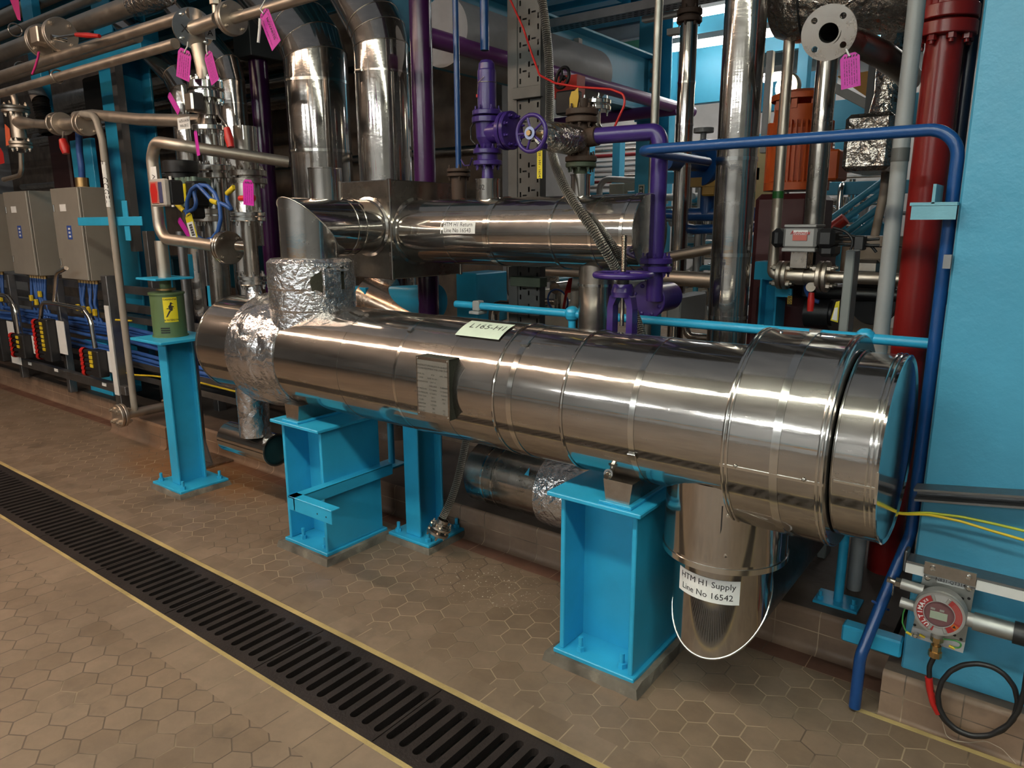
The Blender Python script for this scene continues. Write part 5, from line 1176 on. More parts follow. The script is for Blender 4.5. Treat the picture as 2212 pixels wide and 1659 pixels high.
# ---------------- turquoise steelwork at the left
c0 = P(268, 250, Y=3.3); b = MB(); hbeam(b, c0.x-.16, c0.x+.16, 3.2, 3.5, 0, 4.6, .018, .012, 'y'); solo('steel_column', b, TURQ, 'tall turquoise steel column behind the cabinets', 'column')
c0 = P(232, 112, Y=3.15); b = MB(); b.box(c0.x-.9, c0.x+.75, 3.05, 3.2, c0.z-.09, c0.z+.09, c=.003); solo('steel_beam', b, TURQ, 'short turquoise beam in front of the column top at the left', 'beam')
c0 = P(75, 110, Y=3.0); b = MB(); b.box(c0.x-.11, c0.x+.11, 2.98, 3.05, c0.z-.55, c0.z+.9, c=.003); solo('steel_post', b, TURQ, 'turquoise post hanging behind the top left pipes', 'post')
c0 = P(178, 350, Y=3.0); b = MB(); b.box(c0.x-.20, c0.x+.20, 3.0, 3.04, P(178, 403, Y=3.0).z-.2, P(178, 300, Y=3.0).z, c=.003); solo('backing_sheet', b, TURQ, 'turquoise plate standing behind the blue hose above the cabinets', 'sheet')
c0 = P(222, 855, Y=2.75); b = MB(); b.box(c0.x-.22, c0.x+.2, 2.75, 3.0, .163, .62, c=.003); solo('column_base', b, TURQ, 'turquoise column base under the channel frame', 'column base')
for (px, py, w_, h_, lab) in ((397, 500+75, 30, 50, 'turquoise bracket plate left behind the pillar pipe'), (452, 640, 26, 45, 'turquoise bracket plate above the vessel far end')):
    p = P(px, py, Y=3.0); s = mpp(p); b = MB(); b.box(p.x-w_*s/2, p.x+w_*s/2, 3.0, 3.05, p.z-h_*s/2, p.z+h_*s/2, c=.003); solo('bracket_plate', b, TURQ, lab, 'bracket')
# blue hose with brass base, small valves near the cabinets
b = MB(); q = P(178, 398, Y=2.72); b.tube([P(170, 285, Y=2.72), P(172, 330, Y=2.72), P(176, 360, Y=2.72), q], .025, 12, bend=.1); solo('blue_hose', b, CBLUE, 'light blue hose rising from the nearest cabinet', 'hose')
b = MB(); b.cyl(q-V((0, 0, .03)), q+V((0, 0, .05)), .05, n=16); solo('cable_gland', b, BRASS, 'big brass gland on top of the nearest cabinet', 'gland')
v = T('strainer_valve', P(45, 275, Y=2.5), 'cluster of flanged stainless fittings above the middle cabinet', 'valve')
c = P(38, 265, Y=2.5); s = mpp(c); b = MB(); b.cyl(c-V((0, 0, .12)), c+V((0, 0, .13)), 14*s, n=20); part('body', b, PIPE, v)
b = MB(); b.pair(c+V((0, 0, .10)), Zc, 27*s, .022, 4, .006, br=.016); part('top_flange', b, PIPE, v)
b = MB(); b.pair(c-V((0, 0, .17)), Zc, 22*s, .022, 4, .006, br=.014); part('bottom_flange', b, PIPE, v)
b = MB(); e = P(120, 270, Y=2.5); b.lathe(c, e-c, [(0, 13*s), (.12, 13*s), (.3, 9*s), ((e-c).length, 9*s)], 20); part('reducer', b, PIPE, v)
for px in (122, 133, 178, 186):
    cc = P(px, 268, Y=2.5); b = MB(); b.flange(cc, AX, 22*s, .025, 4, nuts=(1, 1) if px in (122, 186) else (0, 0), br=.013); part('flange', b, PIPE, v)
b = MB(); b.cyl(P(133, 268, Y=2.5), P(178, 268, Y=2.5), 11*s, n=20); part('spool', b, PIPE, v)
b = MB(); b.tube([P(-5, 205, Y=2.5), P(30, 199, Y=2.5), P(35, 240, Y=2.5)], 6.5*s, 14, bend=.1); part('inlet', b, PIPE, v)
b = MB(); b.tube([P(45, 330, Y=2.5), P(47, 378, Y=2.5), P(8, 388, Y=2.5)], 5*s, 12, bend=.1); part('outlet', b, PIPE, v)
b = MB(); b.tube([P(137, 285, Y=2.42), P(135, 303, Y=2.40)], .008, 8); lv = part('lever', b, STEELD, v)
b = MB(); b.tube([P(135, 302, Y=2.40), P(140, 318, Y=2.40), P(143, 332, Y=2.40)], .03, 12, rad=[.025, .034, .024]); part('grip', b, REDH, lv, 'red lever grip')
b = MB(); q = [P(x, y, Y=2.46) for x, y in ((10, 268), (20, 278), (24, 312), (13, 315))]; b.add(q, [(0, 3, 2, 1)]); b.add([x+V((0, .003, 0)) for x in q], [(0, 1, 2, 3)]); solo('orange_tag', b, flat('orange_tag', (.75, .14, .06), .5), 'orange tag hanging on the fittings at the left edge', 'tag')
b = MB(); q = [P(x, y, Y=2.46) for x, y in ((0, 318), (7, 330), (10, 352), (0, 355))]; b.add(q, [(0, 3, 2, 1)]); solo('red_tag', b, REDH, 'red tag cut by the left edge below the orange tag', 'tag')
b = MB(); b.tube([P(x, y, Y=2.3) for x, y in ((84, 112), (82, 125), (76, 145), (70, 160))], .008, 8); solo('pink_strap', b, flat('pink_strap', (.7, .04, .25), .5), 'pink strap hanging from the red-handled valve', 'strap')
b = MB(); q = [P(x, y, Y=2.3) for x, y in ((20, -4), (40, -4), (45, 45), (38, 42))]; b.add(q, [(0, 3, 2, 1)]); solo('pink_tag', b, flat('pink_strap', (.7, .04, .25), .5), 'pink tag cut by the top edge at the far left', 'tag')
# grey cowl and black corrugated hose
c = P(78, 200, Y=2.9); s = mpp(c); b = MB(); b.lathe(P(88, 218, Y=2.9), P(70, 180, Y=2.9)-P(88, 218, Y=2.9), [(0, 17*s), (.01, 17*s), (34*s, 15*s), (42*s, 11*s), (42*s, 0)], 24); solo('duct_cowl', b, paint('grey_cowl', (.33, .29, .26), .5), 'grey plastic cowl on a black ribbed hose at the left', 'cowl')
b = MB(); q0, q1 = P(86, 214, Y=2.9), P(104, 290, Y=2.9); pr = []; L_ = (q1-q0).length
for k in range(14): pr += [(L_*k/14, 14*s), (L_*(k+.5)/14, 17*s)]
b.lathe(q0, q1-q0, pr+[(L_, 13*s)], 20); solo('ribbed_hose', b, BLACK, 'black ribbed hose below the grey cowl', 'hose')
# slanted grey strut right of the cabinets
b = MB(); b.obox(P(273, 340, Y=3.0), (.04, .03, .75)); solo('channel_strut', b, GALV, 'galvanised channel strut in front of the turquoise column', 'strut')
# dark back wall on the left with pipes in front of it
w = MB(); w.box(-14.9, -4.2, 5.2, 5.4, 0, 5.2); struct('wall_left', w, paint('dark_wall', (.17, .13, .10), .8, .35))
for k, (py, px, x1, Y, rpx, lab) in enumerate(((175, 600, 640, 4.4, 14, 'dim stainless pipe at the back between the plum pipe and the risers'), (215, 600, 640, 4.2, 10, 'thinner dim pipe at the back between the plum pipe and the risers'), (265, 300, 640, 4.6, 18, 'dim thick pipe far behind the flange stack'), (330, 960, 1060, 4.3, 11, 'dim pipe crossing behind the plum riser'), (180, 330, 640, 4.8, 26, 'wide dim duct behind the pink tags'), (235, 340, 640, 4.9, 20, 'second wide dim duct behind the pink tags'))):
    longpipe(py, px, x1, Y, rpx, STEELD, lab, 'background_pipe', x0=-12)
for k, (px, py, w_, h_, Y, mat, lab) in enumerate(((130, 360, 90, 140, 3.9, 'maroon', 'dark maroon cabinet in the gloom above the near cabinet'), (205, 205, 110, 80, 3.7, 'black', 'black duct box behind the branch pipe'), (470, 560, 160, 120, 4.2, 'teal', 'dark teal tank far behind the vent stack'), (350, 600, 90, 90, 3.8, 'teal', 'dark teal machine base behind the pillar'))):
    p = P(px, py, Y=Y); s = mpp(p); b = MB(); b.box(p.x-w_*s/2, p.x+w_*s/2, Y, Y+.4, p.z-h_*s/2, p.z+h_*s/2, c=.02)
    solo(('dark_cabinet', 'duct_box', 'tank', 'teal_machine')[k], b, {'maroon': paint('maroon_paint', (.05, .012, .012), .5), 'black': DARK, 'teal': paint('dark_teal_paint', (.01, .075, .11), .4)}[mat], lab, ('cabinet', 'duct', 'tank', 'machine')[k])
# ================================================================== right side
# ---------------- upright pipes
vpipe('clad_riser', STEEL, 1550, 1640, 295, 3.2, 4.6, .163, 'wide stainless-clad vertical pipe standing behind the turquoise rail', 'insulated pipe', seams=(345, 550, 685), smat=CHROME, sw=.016, sm_h=.003, n=40)
X, r = PW(1550, 1640, 295, 3.2); b = MB(); b.box(X-.004, X+.004, 3.2-r-.003, 3.2-r+.004, P(1560, 685, Y=3.2).z, P(1560, 552, Y=3.2).z); solo('lap_seam', b, STEELD, 'folded lap seam on the wide stainless-clad vertical pipe', 'seam') if False else None
e_, X, r = vpipe('clad_riser', STEEL2, 1459, 1496, 300, 4.4, P(1483, 52, Y=4.4).z, 0, 'slimmer stainless-clad vertical pipe with a rusty flange on top', 'insulated pipe', seams=(180, 270, 360), n=32)
b = MB(); z = P(1485, 36, Y=4.4).z; b.pair((X, 4.4, z), Zc, .075, .03, 6, .012); b.cyl((X, 4.4, z+.02), (X, 4.4, 4.6), .05, n=24); b.cyl((X, 4.4, z-.08), (X, 4.4, z), .035, n=20); part('top_flange', b, RUST, e_)
vpipe('grey_conduit', metal('galvanised_conduit', (.33, .32, .29), .45), 1400, 1418, 400, 2.90, 4.6, .163, 'thin galvanised conduit standing in front of the purple elbow', 'conduit', n=18)
gq, X, r = vpipe('stainless_riser', PIPE, 1674, 1698, 350, 3.45, 4.6, P(1665, 585, Y=3.45).z, 'stainless vertical pipe with a green band, left of two beside the orange motor', 'pipe', n=22)
b = MB(); z = P(1680, 421, Y=3.45).z; hoop(b, (X, 3.45, z), Zc, r, .032, .0012, 24); part('green_band', b, paint('green_band', (.012, .10, .016), .4), gq); XG, rG = X, r
hq_, X, r = vpipe('stainless_riser', STEELD, 1750, 1796, 300, 3.6, 4.6, P(1745, 485, Y=3.6).z, 'fatter stainless vertical pipe in front of the orange motor', 'pipe', n=28)
b = MB(); b.cyl((X, 3.6, P(1745, 500, Y=3.6).z-.3), (X, 3.6, P(1745, 486, Y=3.6).z), r*.55, n=18); part('black_sleeve', b, BLACK, hq_)
iq, X, r = vpipe('grey_post', GREY, 1919, 1957, 400, 2.95, 4.6, .163, 'grey painted vertical pipe left of the red fire main', 'pipe', n=28)
b = MB(); hoop(b, (X, 2.95, P(1935, 335, Y=2.95).z), Zc, r, .045, .0015, 28); part('dark_band', b, paint('dark_band', (.09, .09, .085), .5), iq)
rq_, X, r = vpipe('fire_main', RED, 1941, 2021, 600, 3.2, 4.6, .163, 'thick red painted vertical pipe beside the turquoise wall', 'pipe', n=40)
b = MB(); z = P(2040, 50, Y=3.2).z; b.pair((X, 3.2, z), Zc, r*1.62, .045, 8, .01, br=.016); b.cyl((X, 3.2, z+.05), (X, 3.2, z+.3), r*1.35, n=32); part('flange', b, RED, rq_)
vpipe('navy_pipe', paint('navy_paint', (.012, .018, .04), .3), 2066, 2100, 200, 3.32, 4.6, .163, 'near-black vertical pipe between the red fire main and the turquoise wall', n=28)
# ---------------- actuated ball valve beside the grey post
c = P(1738, 596, Y=3.45); s = mpp(c)
v = T('actuated_valve', c-V((0, 0, .08)), 'flanged stainless ball valve under a grey actuator with black end caps', 'valve')
b = MB(); b.tube([(XG, 3.45, P(1665, 560, Y=3.45).z), (XG, 3.45, c.z), (P(1690, 592, Y=3.45).x, 3.45, c.z)], rG, 18, bend=.05); part('elbow', b, PIPE, v)
xa, xb_ = P(1693, 592, Y=3.45).x, P(1779, 598, Y=3.45).x; b = MB(); b.pair((xa, 3.45, c.z), AX, 31*s, .020, 4, .006, br=.014); part('inlet_flange', b, PIPE, v)
b = MB(); b.pair((xb_, 3.45, c.z), AX, 33*s, .020, 4, .006, br=.014); part('outlet_flange', b, PIPE, v)
b = MB(); b.cyl((xa, 3.45, c.z), (xb_, 3.45, c.z), 17*s, n=28); b.cyl((xa+.06, 3.45, c.z), (xb_-.08, 3.45, c.z), 20*s, n=28); part('body', b, PIPE, v)
b = MB(); b.cyl((xb_, 3.45, c.z), (P(1950, 604, Y=3.45).x, 3.45, c.z), 12.5*s, n=24); part('outlet_pipe', b, PIPE, v)
cm = P(1731, 556, Y=3.42); b = MB(); b.box(cm.x-18*s, cm.x+18*s, 3.38, 3.47, c.z+17*s, P(1731, 540, Y=3.42).z, c=.003); part('mount_bracket', b, STEELD, v)
ca = P(1736, 514, Y=3.40); ac = MB(); ALU = paint('actuator_grey', (.33, .32, .31), .4, .06, .04, 40, .3)
ac.box(ca.x-35*s, ca.x+33*s, 3.34, 3.48, ca.z-22*s, ca.z+24*s, c=.012); ac.box(ca.x-33*s, ca.x+32*s, 3.335, 3.485, ca.z+22*s, ca.z+28*s, c=.003); ac.box(ca.x-35*s, ca.x+33*s, 3.335, 3.485, ca.z-28*s, ca.z-20*s, c=.003); aq = part('actuator', ac, ALU, v)
for sgn, w in ((-1, 24), (1, 36)):
    b = MB(); x0 = ca.x+(33 if sgn > 0 else -35)*s; b.box(x0, x0+sgn*w*s, 3.33, 3.49, ca.z-20*s, ca.z+20*s, c=.018)
    if sgn > 0: b.box(x0+4*s, x0+w*s, 3.35, 3.47, ca.z-38*s, ca.z-10*s, c=.015)
    part('end_cap', b, BLACK, v)
b = MB(); b.box(ca.x-14*s, ca.x+15*s, 3.336, 3.3395, ca.z-5*s, ca.z+16*s); q = part('maker_plate', b, paint('salmon_plate', (.55, .13, .10), .5), aq)
b = MB(); b.box(ca.x-13*s, ca.x+16*s, 3.3345, 3.336, ca.z+7*s, ca.z+16*s); b2 = part('white_band', b, LABEL, aq)
b = MB(); text(b, 'Automax', .022, (ca.x+1*s, 3.3335, ca.z+11*s), (1, 0, 0), Zc, .0005, .0004, .15); part('lettering', b, REDH, aq)
for k, pts in enumerate(([(1800, 492, 3.38), (1828, 500, 3.36), (1845, 520, 3.36), (1835, 545, 3.36)], [(1810, 508, 3.40), (1850, 510, 3.40), (1858, 530, 3.40), (1900, 530, 3.40)], [(1812, 516, 3.42), (1870, 518, 3.42), (1900, 516, 3.42)], [(1812, 527, 3.42), (1880, 528, 3.42), (1893, 545, 3.42)])):
    b = MB(); b.tube([P(x, y, Y=Y) for x, y, Y in pts], .006, 8, bend=.06); solo('black_cable', b, BLACK, ('black cable arching from the actuator to the grey square post', 'black cable with a bend running right of the actuator', 'straight black cable right of the actuator, upper', 'straight black cable right of the actuator, lowest')[k], 'cable')
b = MB(); p = P(1857, 525, Y=3.38); b.box(p.x-.02, p.x+.02, 3.36, 3.42, p.z-.03, p.z+.03, c=.004); solo('cable_joint', b, BLACK, 'small black cable joint block right of the actuator', 'joint')
p = P(1829, 640, Y=3.15); s2 = mpp(p); b = MB(); b.box(p.x-11*s2, p.x+8*s2, 3.15, 3.25, .163, P(1835, 541, Y=3.15).z, c=.004); solo('square_post', b, paint('grey_post_paint', (.20, .215, .21), .5), 'grey square steel post in front of the actuated valve pipe', 'post')
# ---------------- things under and behind the valve
v = T('pump', P(1760, 680, Y=3.75), 'dark pump with a red casing and black barrel below the actuated valve', 'pump')
p = P(1770, 675, Y=3.7); s2 = mpp(p); b = MB(); b.cyl((p.x-26*s2, 3.7, p.z), (p.x+24*s2, 3.7, p.z), 33*s2, n=32); b.cyl((p.x+24*s2, 3.7, p.z), (p.x+30*s2, 3.7, p.z), 27*s2, n=32); part('barrel', b, BLACK, v)
q = P(1715, 670, Y=4.0); b = MB(); b.box(q.x-.16, q.x+.22, 3.85, 4.3, .0, q.z+.14, c=.02); b.box(q.x-.03, q.x+.12, 3.8, 4.3, q.z+.1, q.z+.35, c=.02); part('casing', b, paint('maroon_casing', (.06, .010, .012), .45), v)
b = MB(); pp = P(1752, 620, Y=3.4); b.lathe(pp, (0, -1, 0), [(0, 0), (0, 10*s), (.006, 10*s), (.006, 0)], 20); solo('steel_disc', b, STEELD, 'small round steel disc hanging below the actuated valve', 'disc')
b = MB(); b.tube([P(1753, 632, Y=3.40), P(1752, 650, Y=3.40), P(1750, 672, Y=3.40)], .016, 12, rad=[.012, .016, .014]); solo('red_lever', b, REDH, 'red lever grip hanging below the actuated valve', 'lever')
b = MB(); p = P(1706, 648, Y=3.5); b.box(p.x-5*s, p.x+5*s, 3.498, 3.502, p.z-9*s, p.z+9*s); q = solo('yellow_tag', b, paint('ochre_tag', (.42, .26, .01), .5), 'small ochre tag 76500 by the turquoise post', 'tag'); b = MB(); text(b, '76500', .024, (p.x, 3.4975, p.z), (0, 0, -1), (1, 0, 0)); part('lettering', b, INK, q)
b = MB(); b.torus(P(1775, 622, Y=3.5), (0, 1, .3), .07, .010, 28, 8, pi*1.05, pi*1.95); solo('blue_cable', b, CBLUE, 'short blue cable sagging under the valve outlet flange', 'cable')
q = [P(x, y, Y=3.4) for x, y in ((1806, 652), (1814, 650), (1810, 697), (1794, 692))]; b = MB(); b.add(q, [(0, 3, 2, 1)]); o = solo('barcode_label', b, YEL, 'yellow and white barcode label left of the grey square post', 'label')
q = [P(x, y, Y=3.397) for x, y in ((1803, 665), (1810, 664), (1808, 693), (1797, 690))]; b = MB(); b.add(q, [(0, 3, 2, 1)]); part('white_panel', b, LABEL, o)
p = P(1885, 650, Y=3.7); s2 = mpp(p); b = MB(); b.flange(p, (.25, 1, 0), 52*s2, .03, 8, nuts=(0, 0)); b.cyl(p, p+V((.1, .3, 0)), 30*s2, n=24); b.cyl(p+V((-.3, -.03, .03)), p+V((.3, .0, .03)), .03, n=12); solo('black_flange', b, BLACK, 'large black flange disc behind the grey painted pipe', 'flange')
TP = T('turquoise_post', P(1655, 720, Y=3.6), 'turquoise steel post under the stainless elbow behind the rail', 'post')
p = P(1657, 660, Y=3.6); s2 = mpp(p); b = MB(); hbeam(b, p.x-19*s2, p.x+19*s2, 3.6, 3.75, .0, P(1657, 603, Y=3.6).z, .012, .012, 'x'); part('post', b, TURQ, TP)
b = MB(); b.box(p.x-36*s2, p.x+28*s2, 3.62, 3.76, P(1657, 606, Y=3.6).z, P(1650, 566, Y=3.6).z, c=.003); part('head', b, TURQ, TP)
b = MB(); b.box(p.x+18*s2, p.x+52*s2, 3.58, 3.60, P(1690, 641, Y=3.6).z, P(1690, 622, Y=3.6).z, c=.002); part('ear', b, TURQ, TP)
b = MB(); a = P(1840, 590, Y=3.5); b.box(P(1850, 575, Y=3.6).x, P(1905, 575, Y=3.6).x, 3.55, 3.7, P(1870, 592, Y=3.6).z, P(1870, 560, Y=3.6).z, c=.015); solo('machine_cover', b, STEELD, 'dull steel machine cover behind the valve outlet pipe', 'cover')
b = MB(); a = P(1885, 555, Y=3.9); b.cyl(a-V((0, 0, .1)), a+V((0, 0, .05)), .14, n=28); b.cyl(a+V((0, 0, .055)), a+V((0, 0, .10)), .14, n=28); b.tube([a+V((0, 0, .1)), a+V((.02, 0, .3)), a+V((.02, 0, .9))], .02, 12); solo('tan_vessel_head', b, paint('tan_vessel_paint', (.27, .2, .15), .5), 'tan flanged vessel head behind the grey painted pipe', 'vessel head')
# ---------------- orange motor
p = P(1725, 330, Y=4.3); s2 = mpp(p); v = T('electric_motor', V((p.x, 4.3, P(1725, 500, Y=4.3).z)), 'tall orange ribbed electric motor behind the stainless risers', 'motor')
zt, zb = P(1725, 232, Y=4.3).z, P(1725, 412, Y=4.3).z; rm = 60*s2
b = MB(); b.lathe((p.x, 4.3, zb), Zc, [(0, 0), (0, rm*1.12), (.04, rm*1.12), (.05, rm), (zt-zb-.12, rm), (zt-zb-.10, rm*.95), (zt-zb, rm*.9), (zt-zb, 0)], 40)
for i in range(40):
    a = 2*pi*i/40; d = V((cos(a), sin(a), 0))
    if abs(a-4.2) < .35: continue
    b.obox(V((p.x, 4.3, (zt+zb)/2-.02))+d*rm, (.018, .004, (zt-zb)*.36), (d, Zc.cross(d), Zc))
part('ribbed_body', b, ORANGE, v)
b = MB(); b.lathe((p.x, 4.3, zt+.03), Zc, [(0, rm*1.05), (.03, rm*1.05), (.05, rm*.7), (.05, 0)], 36)
for i in range(8): a = 2*pi*i/8; b.box(p.x+cos(a)*rm*.85-.015, p.x+cos(a)*rm*.85+.015, 4.3+sin(a)*rm*.85-.015, 4.3+sin(a)*rm*.85+.015, zt-.02, zt+.04)
part('rain_cowl', b, ORANGE, v)
b = MB(); q = P(1800, 357, Y=4.15); b.box(q.x-16*s2, q.x+15*s2, 4.1, 4.3, q.z-30*s2, q.z+30*s2, c=.01); part('terminal_box', b, ORANGE, v)
b = MB(); b.box(p.x-rm*1.05, p.x+rm*.9, 4.1, 4.6, 0, zb-.02, c=.03); part('pedestal', b, paint('maroon_casing', (.06, .010, .012), .45), v)
# ---------------- foil-wrapped unit
p = P(1895, 315, Y=3.85); s2 = mpp(p); v = T('foil_wrapped_valve', p, 'grey foil-wrapped valve body with a wrapped neck behind the grey painted pipe', 'valve')
b = MB(); b.obox(p, (46*s2, .22, 57*s2), c=.02); o = part('wrapped_body', b, FOILW, v)
b = MB(); b.lathe(p+V((12*s2, 0, 50*s2)), Zc, [(0, 38*s2), (.12, 28*s2), (.3, 30*s2), (.45, 24*s2)], 24); part('wrapped_neck', b, FOILW, v)
# ---------------- top right: insulated duct, open flange and elbow
p = P(1800, -30, Y=3.45); s2 = mpp(p); b = MB(); x0, x1 = P(1672, 0, Y=3.45).x, P(2010, 0, Y=3.45).x
b.lathe((x0, 3.45, p.z), AX, [(0, 60*s2), (.02, 88*s2), (.1, 104*s2), (x1-x0-.05, 112*s2), (x1-x0, 100*s2), (x1-x0, 0)], 56, True, UP); v = solo('foil_duct', b, FOILW, 'big foil-wrapped duct crossing the top right corner', 'duct')
b = MB()
for k in range(3): b.torus((x0+.12+.17*k, 3.45, p.z), (1, .15, .1), 108*s2, .004, 40, 6)
part('strap_wire', b, BLACK, v)
c = P(1790, 71, Y=2.95); n_ = (CAMP-c).normalized(); n_ = (n_+V((-.10, 0, -.05))).normalized(); s2 = mpp(c); fx, fy, fa = frame(n_); R = 56*s2
v = T('open_flange', c-V((0, 0, R)), 'bright round flange with an open bore and four bolt holes, top right', 'flange')
circ = lambda u, w, r, n=24: [(u+r*cos(2*pi*i/n), w+r*sin(2*pi*i/n)) for i in range(n)]
b = MB(); b.plate(circ(0, 0, R, 48), [circ(0, 0, R*.36)]+[circ(R*.72*cos(a), R*.72*sin(a), R*.12, 14) for a in (.85, 2.42, 3.99, 5.56)], (c-fa*.024, fx, fy), .024)
for rr in (.60, .52): b.lathe(c, fa, [(0, R*rr-.001), (.0006, R*rr-.001), (.0006, R*rr+.001), (0, R*rr+.001)], 40)
part('disc', b, metal('machined_flange', (.85, .85, .85), .30, .06, .04, 60), v)
b = MB(); b.lathe(c-fa*.15, fa, [(0, 0), (0, R*.36), (.13, R*.36)], 28); part('bore', b, DARK, v)
b = MB(); b.tube([c-fa*.024, P(1850, 90, Y=3.12), P(1905, 118, Y=3.22), P(1950, 150, Y=3.35), P(1965, 170, Y=3.6)], 29*s2, 22, bend=.12, caps=False); part('elbow_pipe', b, metal('dark_stainless', (.30, .28, .25), .36), v)
tag([(1815, 118), (1856, 112), (1860, 188), (1816, 191)], 2.85, 'magenta tag hanging below the open flange at the top right', string=[(1828, 106), (1832, 116)], lines=6)
# ---------------- blue drain pipe looping over the gap
v = T('blue_drain_pipe', (-.31, 2.56, 0), 'long dark blue pipe crossing above the vessel and running down beside the turquoise wall', 'pipe')
zt = P(1700, 302, Y=2.56).z; xl = P(1374, 327, Y=2.56).x; xw = -.2985
fb = P(1846, 1527, Z=.012); fm = V((fb.x, fb.y, P(1849, 1415, Y=fb.y).z)); cl_ = P(1902, 1308, Y=2.475)
b = MB(); b.tube([(xl, 3.25, zt), (xl, 2.56, zt), (xw, 2.56, zt), (xw, 2.56, .60), cl_, fm, fb], .0185, 18, bend=.085, seg=10); part('tube', b, BLUE, v)
b = MB(); b.torus(cl_, (-.3, -.6, -1), .026, .004, 24, 8, 0, pi*1.4); part('pipe_clip', b, CBLUE, v)
b = MB(); b.box(-.46, -.275, 2.475, 2.53, .19, .25, c=.006); solo('bracket_bar', b, TURQ, 'turquoise bar bracket at the wall foot carrying the blue drain pipe', 'bracket')
b = MB(); xa, xb_ = P(1965, 445, Y=2.45).x, -.272; z = P(2010, 440, Y=2.45).z
b.box(xa, xb_, 2.45, 2.60, z-.005, z+.004); b.box(xa+.055, xa+.063, 2.45, 2.60, z, z+.055); b.box(xa+.005, xb_, 2.452, 2.460, z-.045, z-.005); solo('angle_bracket', b, paint('pale_turquoise', (.12, .30, .38), .4, .2, .2), 'pale turquoise angle bracket at the wall edge clamping the blue pipe', 'bracket')
b = MB(); p = P(2035, 565, Y=2.47); b.plate([(-.012, .02), (-.012, .016), (.008, .016), (.008, -.016), (-.012, -.016), (-.012, -.02), (.012, -.02), (.012, .02)], [], ((-.288, 2.485, p.z), (1, 0, 0), (0, 0, 1)), .02) if False else b.box(-.292, -.272, 2.47, 2.49, p.z-.02, p.z+.02); solo('strut_end', b, GALV, 'small cut channel end on the wall edge beside the red pipe', 'strut')
# ---------------- wall rails, cables and gas detector
a0, a1 = P(1978, 1063, Y=2.455), P(2250, 1081, Y=2.455); d = (a1-a0); L_ = d.length; d.normalize()
b = MB(); up_ = d.cross(V((0, 1, 0))).normalized()*-1; up_ = V((0, 1, 0)).cross(d).normalized()*-1; up_ = up_ if up_.z > 0 else -up_
for k in (-1, 1): b.obox((a0+a1)/2+up_*.016*k, (L_/2, .032, .0035), (d, V((0, 1, 0)), up_))
b.obox((a0+a1)/2+V((0, .028, 0)), (L_/2, .003, .018), (d, V((0, 1, 0)), up_)); solo('channel_rail', b, GALV, 'upper galvanised channel rail sloping across the turquoise wall', 'rail')
wl = T('mounting_rail', (.2, 2.45, .4), 'lower galvanised channel with white cover strip across the turquoise wall', 'rail')
z = P(1958, 1213, Y=2.42).z; x0 = P(1957, 1220, Y=2.42).x; b = MB(); b.box(x0, 3.0, 2.42, 2.488, z-.004, z+.004); b.box(x0, 3.0, 2.424, 2.488, z-.036, z-.032); b.box(x0-.012, x0, 2.44, 2.49, z-.045, z+.025, c=.004); part('channel', b, GALV, wl)
x1, x2 = P(1998, 1225, Y=2.42).x, P(2110, 1255, Y=2.42).x; zz = z-.018
for xa, xb_ in ((x0, x1), (x2, 3.0)): b = MB(); b.box(xa, xb_, 2.416, 2.421, zz-.016, zz+.014); part('cover_strip', b, WHITE, wl)
gd = T('gas_detector', P(2030, 1322, Y=2.45), 'round gas detector with a red dial ring mounted on the turquoise wall', 'gas detector')
def wq(px, py, Y): q = P(px, py, Y=Y); return (q.x, q.z)
def wplate(name, corners, Y, t, mat, holes=()):
    b = MB(); q = [wq(x, y, Y) for x, y in corners]; q = q if (q[1][0]-q[0][0])*(q[2][1]-q[1][1])-(q[1][1]-q[0][1])*(q[2][0]-q[1][0]) > 0 else q[::-1]
    b.plate(q, holes, ((0, Y+t, 0), (1, 0, 0), (0, 0, 1)), t); return part(name, b, mat, gd)
ZINC = metal('zinc_plate', (.42, .43, .41), .5)
wplate('hanger_plate', [(1998, 1212), (2110, 1240), (2107, 1268), (1995, 1238)], 2.408, .008, STEELD)
up_ = wplate('label_plate', [(1995, 1236), (2108, 1265), (2102, 1290), (1990, 1261)], 2.425, .006, ZINC)
bp = wplate('back_plate', [(1989, 1259), (2103, 1288), (2093, 1345), (2085, 1387), (1972, 1355)], 2.432, .006, ZINC)
wplate('lower_plate', [(1971, 1354), (2085, 1388), (2080, 1411), (1966, 1374)], 2.434, .006, flat('aluminium_strip', (.5, .5, .5), .4))
cQ = P(2053, 1259, Y=2.424); b = MB(); q0 = P(2026, 1245, Y=2.424); q1 = P(2082, 1268, Y=2.424); b.box(q0.x-.001, q1.x+.001, 2.4232, 2.4248, cQ.z-.009, cQ.z+.012); lp_ = part('sign', b, flat('label_silver', (.45, .46, .45), .5), gd)
b = MB(); text(b, 'N831-QT314', .0145, (cQ.x, 2.4229, cQ.z+.0015), (1, 0, 0), Zc, .0003, .0001); part('lettering', b, INK, lp_)
for px, py in ((2004, 1248), (2093, 1271), (2015, 1227), (2093, 1247)):
    q = P(px, py, Y=2.424 if py in (1248, 1271) else 2.408); b = MB(); b.lathe(q, (0, -1, 0), [(0, .0085), (.003, .0085), (.005, .005), (.005, 0)], 16); part('screw', b, CHROME, gd)
for px, py in ((2079, 1293), (2093, 1293), (2062, 1372), (2076, 1381), (1976, 1350)):
    q = P(px, py, Y=2.4318); b = MB(); b.lathe(q, (0, -1, 0), [(0, .0045), (.0006, .0045), (.0006, 0)], 12); part('hole', b, BLACK, gd)
cG = P(2028.5, 1327, Y=2.36); s2 = mpp(cG); R = .0705
CAST = paint('cast_aluminium', (.40, .39, .37), .42, .08, .15, 80, .55)
